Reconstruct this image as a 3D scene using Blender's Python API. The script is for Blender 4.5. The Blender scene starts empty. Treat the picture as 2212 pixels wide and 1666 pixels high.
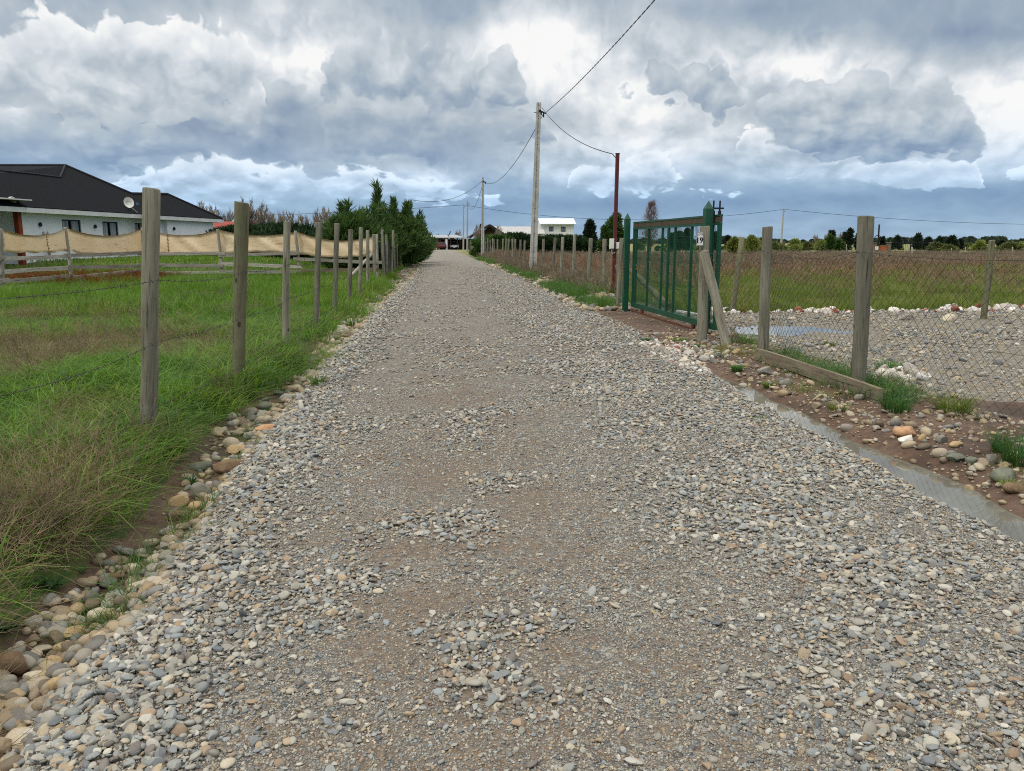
import bpy, bmesh, math, random
import numpy as np
from mathutils import Vector, Matrix, Euler

SC = bpy.context.scene
COL = SC.collection
RAD = math.radians
rng = np.random.default_rng(7)
random.seed(7)

# ---------------------------------------------------------------- camera
CAM_H = 1.5
PITCH = math.atan(309.0 / 1664.0)
YAW = math.atan(158.0 / 1664.0 * math.cos(PITCH))
cam_d = bpy.data.cameras.new("camera")
cam = bpy.data.objects.new("camera", cam_d)
COL.objects.link(cam)
cam.location = (0, 0, CAM_H)
cam.rotation_euler = (math.pi / 2 - PITCH, 0, -YAW)
cam_d.sensor_fit = 'HORIZONTAL'
cam_d.sensor_width = 36.0
cam_d.lens = 36.0 * 1664.0 / 2212.0
cam_d.clip_start = 0.05
cam_d.clip_end = 9000
SC.camera = cam
CAM_R = cam.rotation_euler.to_matrix()

# ---------------------------------------------------------------- exposure
SC.view_settings.view_transform = 'Standard'
SC.view_settings.look = 'None'
SC.view_settings.gamma = 1.0
SC.view_settings.exposure = 0.0
SC.view_settings.use_curve_mapping = False
SC.cycles.max_bounces = 6
SC.cycles.diffuse_bounces = 3
SC.cycles.glossy_bounces = 3
SC.cycles.transmission_bounces = 4
SC.cycles.transparent_max_bounces = 12
SC.cycles.use_denoising = False
SC.cycles.filter_width = 1.05
SC.cycles.caustics_reflective = False
SC.cycles.caustics_refractive = False

# ---------------------------------------------------------------- sun (behind cloud: broad and weak)
SUN_EL, SUN_AZ = RAD(52), RAD(-125)        # azimuth measured from +Y (down the road) towards +X
sun_d = bpy.data.lights.new("sun", 'SUN')
sun_d.energy = 1.5
sun_d.angle = RAD(14)
sun_d.color = (1.0, 0.955, 0.89)
sun = bpy.data.objects.new("sun", sun_d)
COL.objects.link(sun)
sdir = Vector((math.sin(SUN_AZ) * math.cos(SUN_EL), math.cos(SUN_AZ) * math.cos(SUN_EL), math.sin(SUN_EL)))
sun.rotation_euler = sdir.to_track_quat('Z', 'Y').to_euler()
sun.location = (0, -20, 40)


def srgb(r, g, b):
    f = lambda c: (c / 255 / 12.92) if c / 255 <= 0.04045 else ((c / 255 + 0.055) / 1.055) ** 2.4
    return (f(r), f(g), f(b), 1.0)


# ---------------------------------------------------------------- small node toolkit
class NT:
    def __init__(self, tree):
        self.t = tree
        self.n = tree.nodes
        self.l = tree.links

    def new(self, typ, **kw):
        nd = self.n.new(typ)
        for k, v in kw.items():
            setattr(nd, k, v)
        return nd

    def put(self, sock, v):
        if isinstance(v, bpy.types.NodeSocket):
            self.l.new(v, sock)
        else:
            sock.default_value = v

    def m(self, op, a, b=None, c=None, clamp=False):
        nd = self.new('ShaderNodeMath', operation=op, use_clamp=clamp)
        for i, v in enumerate((a, b, c)):
            if v is not None:
                self.put(nd.inputs[i], v)
        return nd.outputs[0]

    def vm(self, op, a, b=None, scale=None):
        nd = self.new('ShaderNodeVectorMath', operation=op)
        self.put(nd.inputs[0], a)
        if b is not None:
            self.put(nd.inputs[1], b)
        if scale is not None:
            self.put(nd.inputs['Scale'], scale)
        return nd.outputs['Value'] if op in ('LENGTH', 'DOT_PRODUCT', 'DISTANCE') else nd.outputs[0]

    def smooth(self, x, lo, hi):
        nd = self.new('ShaderNodeMapRange', interpolation_type='SMOOTHSTEP')
        self.put(nd.inputs[0], x)
        self.put(nd.inputs[1], lo)
        self.put(nd.inputs[2], hi)
        return nd.outputs[0]

    def lin(self, x, lo, hi, a=0.0, b=1.0):
        nd = self.new('ShaderNodeMapRange')
        self.put(nd.inputs[0], x)
        for i, v in enumerate((lo, hi, a, b)):
            self.put(nd.inputs[i + 1], v)
        return nd.outputs[0]

    def mix(self, f, a, b, blend='MIX'):
        nd = self.new('ShaderNodeMix', data_type='RGBA', blend_type=blend)
        self.put(nd.inputs[0], f)
        self.put(nd.inputs[6], a)
        self.put(nd.inputs[7], b)
        return nd.outputs[2]

    def mixf(self, f, a, b):
        nd = self.new('ShaderNodeMix', data_type='FLOAT')
        self.put(nd.inputs[0], f)
        self.put(nd.inputs[2], a)
        self.put(nd.inputs[3], b)
        return nd.outputs[0]

    def noise(self, vec, scale, detail=4, rough=0.5, dist=0.0, out='Fac', typ='FBM', dim='3D'):
        nd = self.new('ShaderNodeTexNoise', noise_type=typ, noise_dimensions=dim)
        if vec is not None:
            self.put(nd.inputs['Vector'], vec)
        nd.inputs['Scale'].default_value = scale
        nd.inputs['Detail'].default_value = detail
        nd.inputs['Roughness'].default_value = rough
        nd.inputs['Distortion'].default_value = dist
        return nd.outputs[out]

    def voro(self, vec, scale, feature='F1', out='Distance', rnd=1.0, detail=0.0, smooth=None, rough=0.5, dim='3D'):
        nd = self.new('ShaderNodeTexVoronoi', feature=feature, voronoi_dimensions=dim)
        if vec is not None:
            self.put(nd.inputs['Vector'], vec)
        nd.inputs['Scale'].default_value = scale
        nd.inputs['Randomness'].default_value = rnd
        if 'Detail' in nd.inputs:
            nd.inputs['Detail'].default_value = detail
            nd.inputs['Roughness'].default_value = rough
        if smooth is not None:
            nd.inputs['Smoothness'].default_value = smooth
        return nd.outputs[out]

    def ramp(self, x, stops, interp='LINEAR'):
        nd = self.new('ShaderNodeValToRGB')
        self.put(nd.inputs[0], x)
        cr = nd.color_ramp
        cr.interpolation = interp
        while len(cr.elements) < len(stops):
            cr.elements.new(0.5)
        for e, (p, c) in zip(cr.elements, stops):
            e.position = p
        for e, (p, c) in zip(cr.elements, stops):
            e.color = c if len(c) == 4 else (*c, 1)
        return nd.outputs[0]


# ---------------------------------------------------------------- picture measurements -> directions and points
def ray(vx, vy):
    """direction of a sight line, from measurements taken on a 2212 x 1666 copy of the photograph"""
    return (CAM_R @ Vector(((vx - 1106) / 1664.0, -(vy - 833) / 1664.0, -1.0))).normalized()


def azel(vx, vy):
    d = ray(vx, vy)
    return math.atan2(d.x, d.y), math.asin(d.z)


# ---------------------------------------------------------------- world: Nishita sky behind procedural cloud decks
world = bpy.data.worlds.new("World")
SC.world = world
world.use_nodes = True
W = NT(world.node_tree)
W.n.clear()
w_out = W.new('ShaderNodeOutputWorld')
sky = W.new('ShaderNodeTexSky', sky_type='NISHITA')
sky.sun_disc = False
sky.sun_elevation = SUN_EL
sky.sun_rotation = SUN_AZ
sky.altitude = 100
sky.air_density = 1.0
sky.dust_density = 0.6
sky.ozone_density = 2.0
bg_sky = W.new('ShaderNodeBackground')
bg_sky.inputs[1].default_value = 0.085
W.l.new(sky.outputs[0], bg_sky.inputs[0])

tc = W.new('ShaderNodeTexCoord')
sep = W.new('ShaderNodeSeparateXYZ')
W.l.new(W.vm('NORMALIZE', tc.outputs['Generated']), sep.inputs[0])
dx, dy, dz = sep.outputs
az = W.m('ARCTAN2', dx, dy)
el = W.m('MAXIMUM', W.m('ARCSINE', dz), 0.0)
KE, E0 = 0.27, 0.06
elw = W.m('MULTIPLY', W.m('LOGARITHM', W.m('ADD', el, E0), math.e), KE)


def elw_of(e):
    return KE * math.log(max(e, 0.0) + E0)


cmb = W.new('ShaderNodeCombineXYZ')
W.l.new(az, cmb.inputs[0])
W.l.new(elw, cmb.inputs[1])
P = cmb.outputs[0]

# puffy cloud detail as a node group so that it can be sampled twice (for the top-lit relief)
grp = bpy.data.node_groups.new("cloud_detail", 'ShaderNodeTree')
grp.interface.new_socket("Vector", in_out='INPUT', socket_type='NodeSocketVector')
grp.interface.new_socket("Value", in_out='OUTPUT', socket_type='NodeSocketFloat')
G_ = NT(grp)
gi = G_.new('NodeGroupInput')
go = G_.new('NodeGroupOutput')
wv = G_.noise(gi.outputs[0], 12.0, 4, 0.6, out='Color', dim='2D')
wv = G_.vm('SCALE', G_.vm('SUBTRACT', wv, (0.5, 0.5, 0.5)), scale=0.05)
pv = G_.vm('ADD', gi.outputs[0], wv)
n1 = G_.noise(pv, 8.0, 7, 0.56, dim='2D')
v1 = G_.voro(pv, 20.0, 'F1', 'Distance', 1.0, 2.0, None, 0.52, dim='2D')
G_.l.new(G_.m('SUBTRACT', G_.m('MULTIPLY_ADD', n1, 0.62, 0.34), G_.m('MULTIPLY', v1, 0.36)), go.inputs[0])


def detail(vec):
    nd = W.new('ShaderNodeGroup', node_tree=grp)
    W.put(nd.inputs[0], vec)
    return nd.outputs[0]


D0 = detail(P)                                   # about -0.1 .. 0.45, mean about 0.17
D1 = detail(W.vm('ADD', P, (-0.010, 0.022, 0.0)))
RELIEF = W.m('SUBTRACT', D0, D1)                   # > 0 on upper flanks of the puffs


def blob(vx, vy, rx, ry, amp, p=2.0):
    return (vx, vy, rx, ry, amp, p)


def make_blob(vx, vy, rx, ry, amp, p):
    """a soft elliptical cloud mass given by its centre and half-size"""
    a0, e0 = azel(vx, vy)
    ax, _ = azel(vx + rx, vy)
    _, et = azel(vx, vy - ry)
    _, eb = azel(vx, min(vy + ry, 520))
    w0 = elw_of(e0)
    sy = max((elw_of(et) - elw_of(eb)) / 2, 1e-3)
    sx = max(ax - a0, 1e-3)
    k = 0.5 if p == 2.0 else 0.62                    # the gradient below reaches zero at 1/k half-sizes
    nd = W.new('ShaderNodeVectorMath', operation='MULTIPLY_ADD')
    W.put(nd.inputs[0], P)
    nd.inputs[1].default_value = (k / sx, k / sy, 0)
    nd.inputs[2].default_value = (-a0 * k / sx, -w0 * k / sy, 0)
    g = W.new('ShaderNodeTexGradient', gradient_type='QUADRATIC_SPHERE' if p == 2.0 else 'SPHERICAL')
    W.l.new(nd.outputs[0], g.inputs[0])
    if p == 2.0:
        return g.outputs['Fac'], amp * 1.6
    return W.m('MULTIPLY', g.outputs['Fac'], 1.9, clamp=True), amp


def addup(items):
    s = None
    for spec in items:
        it = make_blob(*spec)
        s = W.m('MULTIPLY', it[0], it[1]) if s is None else W.m('MULTIPLY_ADD', it[0], it[1], s)
    return s


# --- deck 1: the high bright veil with soft brightness (0 blue-grey ... 1 white)
soft = W.noise(W.vm('MULTIPLY', P, (1.0, 1.0, 1.0)), 7.0, 6, 0.55, 0.3, dim='2D')
b_soft = addup([
    blob(640, 130, 130, 90, 0.50), blob(1900, 170, 360, 130, .27), blob(1150, 130, 320, 110, .22), blob(1060, 70, 190, 70, 0.26), blob(1740, 140, 190, 60, 0.48), blob(2190, 250, 110, 140, 0.42),
    blob(1400, 250, 170, 100, 0.26), blob(30, 235, 70, 30, 0.42), blob(1330, 130, 200, 90, 0.14), blob(150, 280, 30, 22, 0.22),
    blob(560, 395, 330, 42, 0.30), blob(1330, 375, 210, 55, 0.30), blob(1880, 375, 260, 34, 0.36), blob(940, 385, 90, 30, 0.26),
    blob(830, 340, 120, 20, 0.20), blob(1180, 330, 120, 60, 0.14),
    blob(980, 40, 130, 60, -0.26), blob(2050, 70, 420, 75, -0.34), blob(1650, 20, 260, 40, -0.16), blob(560, 280, 420, 50, -0.24),
    blob(150, 355, 180, 50, -0.18), blob(1250, 440, 340, 40, -0.16), blob(1750, 430, 520, 40, -0.20), blob(860, 470, 260, 50, -0.10),
    blob(880, 345, 330, 26, -0.14), blob(2160, 420, 200, 60, -0.14),
])
b_soft = W.m('MULTIPLY', b_soft, W.m('MULTIPLY_ADD', W.m('ADD', soft, W.m('SUBTRACT', D0, 0.36)), 1.7, 0.05))
val1 = W.m('ADD', W.m('ADD', 0.49, b_soft), W.m('ADD', W.m('MULTIPLY', W.m('SUBTRACT', soft, 0.5), 0.42), W.m('MULTIPLY', RELIEF, 0.30)))

# --- heaped cumulus decks with crisp billowing tops, laid one before the other; each is drawn by the
#     course of its top and its base over the compass
PUFF = W.m('SUBTRACT', D0, 0.36)
GRAIN = W.m('MULTIPLY', W.m('SUBTRACT', W.noise(P, 16.0, 4, 0.55, dim='2D'), 0.5), 0.10)
AZ0, AZ1, EW0, EW1 = -0.75, 0.95, elw_of(0.0), elw_of(0.5)
TAZ = W.m('MULTIPLY_ADD', az, 1 / (AZ1 - AZ0), -AZ0 / (AZ1 - AZ0))
TEW = W.m('MULTIPLY_ADD', elw, 1 / (EW1 - EW0), -EW0 / (EW1 - EW0))


def course(pts):
    nd = W.new('ShaderNodeFloatCurve')
    cm = nd.mapping
    cu = cm.curves[0]
    q = []
    for vx, vy in pts:
        a_, e_ = azel(vx, vy)
        q.append(((a_ - AZ0) / (AZ1 - AZ0), (elw_of(e_) - EW0) / (EW1 - EW0)))
    q = [(min(max(x, 0), 1), min(max(y, 0), 1)) for x, y in sorted(q)]
    cu.points[0].location, cu.points[1].location = q[0], q[-1]
    for x, y in q[1:-1]:
        cu.points.new(x, y)
    cm.extend = 'HORIZONTAL'
    cm.update()
    W.l.new(TAZ, nd.inputs['Value'])
    return nd.outputs[0]


def deck(under, top, bot, v_bot, v_top, puff, edge, soft_base, relief, rim=0.0):
    t_, b_ = course(top), course(bot)
    up_ = W.m('SUBTRACT', t_, TEW)
    dn_ = W.m('SUBTRACT', TEW, b_)
    d = W.m('MINIMUM', up_, W.m('MULTIPLY', dn_, soft_base))
    d = W.m('MULTIPLY_ADD', PUFF, puff, d)
    h = W.m('DIVIDE', dn_, W.m('MAXIMUM', W.m('SUBTRACT', t_, b_), 0.03), clamp=True)
    h = W.m('MULTIPLY_ADD', PUFF, 0.9, h, clamp=True)
    v = W.m('MULTIPLY_ADD', h, v_top - v_bot, v_bot)
    v = W.m('ADD', W.m('MULTIPLY_ADD', RELIEF, relief, v), GRAIN)
    if rim:
        v = W.m('ADD', v, W.m('MULTIPLY_ADD', W.smooth(d, 0.0, 0.06), -rim, rim))
    return W.mixf(W.smooth(d, -edge * .3, edge), under, v)


# low bright heaps near the horizon
val = deck(val1, [(-300, 470), (200, 450), (235, 402), (300, 372), (360, 350), (420, 336), (500, 334), (560, 352), (620, 366), (700, 372), (780, 366), (850, 384), (900, 392), (1000, 412), (1150, 440), (1215, 420), (1235, 376), (1270, 350), (1330, 346),
                  (1400, 328), (1440, 344), (1470, 388), (1500, 404), (1560, 398), (1620, 412), (1670, 392), (1760, 364), (1850, 342), (1960, 338), (2080, 334), (2120, 372), (2150, 430), (2165, 378), (2200, 368), (2230, 380), (2500, 470)],
           [(-300, 460), (200, 440), (400, 442), (700, 428), (900, 432), (1100, 430), (1250, 412), (1450, 412), (1600, 420), (1680, 398), (1850, 398), (1960, 404), (2100, 412), (2180, 388), (2500, 440)], .52, .84, .22, .012, .9, .70, .14)
val = deck(val, [(-300, 470), (1560, 400), (1590, 318), (1620, 276), (1680, 262), (1760, 284), (1800, 322), (1830, 372), (1850, 440), (2500, 470)], [(-300, 430), (1590, 332), (1650, 374), (1720, 388), (1800, 384), (2500, 430)], .46, .84, .20, .011, .8, .70, .14)
# grey heaps against the bright veil
val = deck(val, [(-300, 330), (640, 260), (680, 200), (700, 142), (750, 112), (790, 84), (830, 92), (860, 128), (910, 94), (960, 96), (985, 132), (1020, 152), (1070, 138), (1110, 150), (1130, 186), (1160, 240), (1250, 330), (1340, 200), (1370, 128), (1400, 96),
                 (1440, 112), (1480, 132), (1500, 94), (1540, 100), (1580, 150), (1605, 186), (1622, 222), (1640, 216), (1680, 196), (1740, 184), (1800, 170), (1850, 152), (1900, 148), (1940, 168), (2000, 168), (2060, 204), (2095, 244), (2125, 286), (2145, 330), (2500, 420)],
           [(-300, 300), (640, 250), (1000, 250), (1160, 235), (1260, 200), (1360, 150), (1420, 184), (1480, 218), (1540, 236), (1600, 226), (1640, 270), (1700, 318), (1800, 352), (1900, 354), (2100, 346), (2140, 316), (2500, 300)], .33, .57, .22, .014, .9, .62, .06)
# dark lid at the top of the picture
val = deck(val, [(-300, -300), (2500, -300)], [(-300, -200), (700, -120), (780, -50), (850, 18), (900, 52), (960, 64), (1030, 50), (1070, 8), (1110, -40), (1400, -60), (1560, 5), (1640, 58), (1700, 100), (1760, 114), (1850, 92), (1950, 82), (2050, 104), (2212, 118), (2500, 150)], .30, .40, .24, .07, .9, .24)
# big pale heap on the left, then the slate-blue deck below it
val = deck(val, [(-300, 40), (-60, 60), (0, 50), (60, 20), (110, 44), (150, 70), (200, 60), (230, 20), (300, 14), (360, 40), (400, 28), (440, 74), (500, 88), (540, 108), (560, 148), (572, 200), (600, 260), (700, 330), (2500, 470)], [(-300, 290), (0, 290), (560, 270), (700, 280), (2500, 430)], .46, .74, .23, .012, .8, .62, .14)
val = deck(val, [(-300, 260), (0, 246), (150, 258), (300, 262), (420, 240), (560, 212), (612, 160), (660, 172), (700, 202), (800, 226), (1000, 236), (1150, 238), (1190, 268), (1215, 330), (2500, 470)],
           [(-300, 380), (0, 382), (150, 376), (200, 388), (330, 346), (420, 330), (600, 326), (800, 338), (900, 346), (1000, 332), (1100, 322), (1215, 300), (2500, 430)], .22, .50, .24, .030, .6, .46, .08)

# overhead (outside the picture) the veil is thin and bright, which is what lights the scene
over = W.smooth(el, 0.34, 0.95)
colr = W.ramp(val, [(0.0, srgb(108, 130, 166)), (0.20, srgb(134, 154, 180)), (0.38, srgb(162, 178, 196)), (0.55, srgb(190, 201, 211)),
                    (0.74, srgb(219, 226, 234)), (0.95, srgb(248, 250, 252)), (1.0, srgb(252, 253, 254))])
# towards the zenith greys are neutral, towards the horizon they are blue
blu = W.mix(W.smooth(el, 0.01, 0.15), (0.61, 0.88, 1.16, 1), (1.0, 0.99, 0.97, 1))
colr = W.mix(1.0, colr, blu, 'MULTIPLY')
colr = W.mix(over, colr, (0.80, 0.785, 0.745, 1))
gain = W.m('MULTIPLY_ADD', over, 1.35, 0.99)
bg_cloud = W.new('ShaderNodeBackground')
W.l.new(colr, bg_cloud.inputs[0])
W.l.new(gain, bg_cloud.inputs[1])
cover = W.mixf(W.smooth(el, 0.0, 0.10), 0.74, 0.95)
cover = W.m('MAXIMUM', cover, W.m('MULTIPLY', W.smooth(val, 0.45, 0.7), 0.97))
mixs = W.new('ShaderNodeMixShader')
W.l.new(cover, mixs.inputs[0])
W.l.new(bg_sky.outputs[0], mixs.inputs[1])
W.l.new(bg_cloud.outputs[0], mixs.inputs[2])
W.l.new(mixs.outputs[0], w_out.inputs[0])
world.cycles.sampling_method = 'MANUAL'
world.cycles.sample_map_resolution = 512

# ================================================================ geometry tools
def tag(o, label=None, cat=None, group=None, kind=None):
    if label: o['label'] = label
    if cat: o['category'] = cat
    if group: o['group'] = group
    if kind: o['kind'] = kind
    return o


WLOC = {}


def empty(name, loc, label=None, cat=None, group=None):
    o = bpy.data.objects.new(name, None)
    COL.objects.link(o)
    o.location = loc
    o.empty_display_size = 0.1
    WLOC[o.name] = Vector(loc)
    tag(o, label, cat, group)
    return o


def link_mesh(name, me, mats, parent=None, smooth=False):
    if not isinstance(mats, (list, tuple)):
        mats = [mats]
    for m in mats:
        me.materials.append(m)
    if smooth:
        me.polygons.foreach_set('use_smooth', np.ones(len(me.polygons), dtype=bool))
    o = bpy.data.objects.new(name, me)
    COL.objects.link(o)
    if parent is not None:
        o.parent = parent
        WLOC[o.name] = WLOC[parent.name]
    else:
        WLOC[o.name] = Vector((0, 0, 0))
    return o


def np_mesh(name, V, F, matidx=None):
    """mesh from a vertex array and a face array (all faces of one size), or a list of face arrays"""
    me = bpy.data.meshes.new(name)
    V = np.asarray(V, dtype=np.float32)
    Fs = F if isinstance(F, list) else [F]
    Fs = [np.asarray(f, dtype=np.int32) for f in Fs if len(f)]
    me.vertices.add(len(V))
    me.vertices.foreach_set('co', V.ravel())
    loops = np.concatenate([f.ravel() for f in Fs])
    sizes = np.concatenate([np.full(len(f), f.shape[1], dtype=np.int32) for f in Fs])
    starts = np.concatenate([[0], np.cumsum(sizes)[:-1]]).astype(np.int32)
    me.loops.add(len(loops))
    me.loops.foreach_set('vertex_index', loops)
    me.polygons.add(len(sizes))
    me.polygons.foreach_set('loop_start', starts)
    me.polygons.foreach_set('loop_total', sizes)
    if matidx is not None:
        me.polygons.foreach_set('material_index', np.asarray(matidx, dtype=np.int32))
    me.update(calc_edges=True)
    me.validate()
    return me


class MB:
    """collects simple solids in world coordinates and links them as one mesh object"""
    def __init__(self):
        self.v, self.f, self.mi = [], [], []
        self.cm = 0

    def add(self, verts, faces):
        b = len(self.v)
        self.v.extend(tuple(p) for p in verts)
        for f in faces:
            self.f.append(tuple(i + b for i in f))
            self.mi.append(self.cm)
        return self

    def box(self, c, size, rz=0.0, rot=None):
        R = rot if rot is not None else Matrix.Rotation(rz, 3, 'Z')
        c = Vector(c)
        sx, sy, sz = (s / 2 for s in size)
        vs = [c + R @ Vector((x * sx, y * sy, z * sz)) for x in (-1, 1) for y in (-1, 1) for z in (-1, 1)]
        return self.add(vs, [(0, 1, 3, 2), (4, 6, 7, 5), (0, 4, 5, 1), (2, 3, 7, 6), (0, 2, 6, 4), (1, 5, 7, 3)])

    def beam(self, a, b, w, h, up=(0, 0, 1)):
        """rectangular bar from a to b, h along 'up', w across"""
        a, b = Vector(a), Vector(b)
        d = (b - a).normalized()
        u = Vector(up)
        s = d.cross(u)
        if s.length < 1e-5:
            s = d.cross(Vector((1, 0, 0)))
        s.normalize()
        u = s.cross(d).normalized()
        vs = []
        for p in (a, b):
            for i, j in ((-1, -1), (1, -1), (1, 1), (-1, 1)):
                vs.append(p + s * (i * w / 2) + u * (j * h / 2))
        return self.add(vs, [(3, 2, 1, 0), (4, 5, 6, 7), (0, 1, 5, 4), (1, 2, 6, 5), (2, 3, 7, 6), (3, 0, 4, 7)])

    def tube(self, pts, r, n=6, cap=True):
        pts = [Vector(p) for p in pts]
        k = len(pts)
        rs = r if isinstance(r, (list, tuple)) else [r] * k
        d0 = (pts[1] - pts[0]).normalized()
        ref = Vector((0, 0, 1)) if abs(d0.z) < 0.9 else Vector((1, 0, 0))
        s = d0.cross(ref).normalized()
        vs, fs = [], []
        for i, p in enumerate(pts):
            t = (pts[min(i + 1, k - 1)] - pts[max(i - 1, 0)]).normalized()
            s = (s - t * s.dot(t))
            if s.length < 1e-6:
                s = t.cross(Vector((0.3, 0.5, 0.8)))
            s.normalize()
            u = t.cross(s)
            for j in range(n):
                a = 2 * math.pi * j / n
                vs.append(p + (s * math.cos(a) + u * math.sin(a)) * rs[i])
        for i in range(k - 1):
            for j in range(n):
                a, b = i * n + j, i * n + (j + 1) % n
                fs.append((a, b, b + n, a + n))
        if cap:
            fs.append(tuple(range(n - 1, -1, -1)))
            fs.append(tuple((k - 1) * n + j for j in range(n)))
        return self.add(vs, fs)

    def poly(self, pts, thick=0.0):
        """flat polygon, given thickness against its normal"""
        pts = [Vector(p) for p in pts]
        n = len(pts)
        if thick == 0:
            return self.add(pts, [tuple(range(n))])
        nn = Vector((0, 0, 0))
        for i in range(n):
            a, b = pts[i], pts[(i + 1) % n]
            nn += a.cross(b)
        nn.normalize()
        back = [p - nn * thick for p in pts]
        fs = [tuple(range(n)), tuple(range(2 * n - 1, n - 1, -1))]
        for i in range(n):
            j = (i + 1) % n
            fs.append((i, i + n, j + n, j))
        return self.add(pts + back, fs)

    def lathe(self, c, prof, n=12):
        c = Vector(c)
        vs, fs = [], []
        for (r, z) in prof:
            for j in range(n):
                a = 2 * math.pi * j / n
                vs.append(c + Vector((r * math.cos(a), r * math.sin(a), z)))
        for i in range(len(prof) - 1):
            for j in range(n):
                a, b = i * n + j, i * n + (j + 1) % n
                fs.append((a, b, b + n, a + n))
        fs.append(tuple(range(n - 1, -1, -1)))
        fs.append(tuple((len(prof) - 1) * n + j for j in range(n)))
        return self.add(vs, fs)

    def build(self, name, mats, parent=None, smooth=False, local=False):
        me = bpy.data.meshes.new(name)
        off = Vector((0, 0, 0)) if (parent is None or local) else WLOC[parent.name]
        me.from_pydata([(p[0] - off.x, p[1] - off.y, p[2] - off.z) for p in self.v], [], self.f)
        if any(self.mi):
            me.polygons.foreach_set('material_index', self.mi)
        me.update()
        return link_mesh(name, me, mats, parent, smooth)


def text_mb(mb, s, origin, right, up, height, thick=0.002, bold=0.0):
    """flat lettering as real geometry (font curve turned into a mesh)"""
    cu = bpy.data.curves.new("lettering", 'FONT')
    cu.body = s
    cu.size = 1.0
    cu.offset = bold
    cu.resolution_u = 3
    ob = bpy.data.objects.new("lettering", cu)
    me = bpy.data.meshes.new_from_object(ob)
    co = np.array([v.co[:] for v in me.vertices])
    lo, hi = co.min(0), co.max(0)
    k = height / (hi[1] - lo[1])
    cx = (lo[0] + hi[0]) / 2
    R, U = Vector(right).normalized(), Vector(up).normalized()
    vs = [Vector(origin) + R * ((c[0] - cx) * k) + U * ((c[1] - lo[1]) * k) for c in co]
    mb.add(vs, [tuple(p.vertices) for p in me.polygons])
    bpy.data.objects.remove(ob)
    bpy.data.curves.remove(cu)
    bpy.data.meshes.remove(me)
    return (hi[0] - lo[0]) * k


# ---------------------------------------------------------------- repeatable noise on arrays
def _hash(ix, iy, seed):
    h = (ix * 374761393 + iy * 668265263 + seed * 1442695041) & 0xFFFFFFFF
    h = ((h ^ (h >> 13)) * 1274126177) & 0xFFFFFFFF
    return ((h ^ (h >> 16)) & 0xFFFFFF) / float(0xFFFFFF)


def vnoise(x, y, seed=0):
    x, y = np.asarray(x, dtype=np.float64), np.asarray(y, dtype=np.float64)
    ix, iy = np.floor(x).astype(np.int64), np.floor(y).astype(np.int64)
    fx, fy = x - ix, y - iy
    fx, fy = fx * fx * (3 - 2 * fx), fy * fy * (3 - 2 * fy)
    a, b = _hash(ix, iy, seed), _hash(ix + 1, iy, seed)
    c, d = _hash(ix, iy + 1, seed), _hash(ix + 1, iy + 1, seed)
    return (a * (1 - fx) + b * fx) * (1 - fy) + (c * (1 - fx) + d * fx) * fy


def fbm(x, y, seed=0, octv=4):
    s, a, t = 0.0, 1.0, 0.0
    for o in range(octv):
        s = s + a * vnoise(np.asarray(x) * 2 ** o, np.asarray(y) * 2 ** o, seed + o * 17)
        t += a
        a *= 0.5
    return s / t


def sstep(x, lo, hi):
    t = np.clip((np.asarray(x, dtype=np.float64) - lo) / (hi - lo), 0, 1)
    return t * t * (3 - 2 * t)


# ================================================================ terrain
def flat(vx, vy, z=0.0):
    d = ray(vx, vy)
    t = (z - CAM_H) / d.z
    return Vector((d.x * t, d.y * t, z))


def edge_fn(pts, z=0.0, ext=None):
    g = sorted([tuple(flat(a, b, z)[:2]) for a, b in pts], key=lambda p: p[1])
    ys = np.array([p[1] for p in g])
    xs = np.array([p[0] for p in g])
    if ext:
        ys = np.concatenate([ys, [e[0] for e in ext]])
        xs = np.concatenate([xs, [e[1] for e in ext]])
    return lambda y: np.interp(y, ys, xs)


ROAD_L = edge_fn([(45, 1666), (150, 1485), (209, 1419), (265, 1364), (349, 1283), (377, 1210), (453, 1119), (560, 960), (640, 870),
                  (700, 790), (800, 685), (890, 600)], 0, [(50, -1.25), (200, -1.3)])
GRASS_L = edge_fn([(52, 1398), (132, 1300), (209, 1252), (237, 1199), (314, 1154), (349, 1095), (408, 1007), (463, 952), (515, 897),
                   (600, 852), (652, 801), (713, 732), (814, 632), (855, 600)], -0.05, [(45, -2.0), (200, -2.0)])
ROAD_R = edge_fn([(2212, 1185), (2038.7, 1104), (1890, 1009), (1751, 935), (1650, 884), (1582, 840), (1531, 810), (1484, 786), (1400, 735),
                  (1300, 690), (1240, 660), (1140, 610), (1060, 575)], -0.06, [(60, 3.3), (200, 3.3)])
WATER_R = edge_fn([(2212, 1134), (2072.5, 1050), (1937, 992), (1836, 948), (1751, 904), (1667, 867), (1606, 833), (1565, 816)], -0.07)


def road_l(y):
    return ROAD_L(y) + 0.10 * (fbm(np.asarray(y) * 1.3, 3.1, 5) - 0.5)


def road_r(y):
    return ROAD_R(y) + 0.10 * (fbm(np.asarray(y) * 1.3, 8.1, 6) - 0.5)


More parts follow.
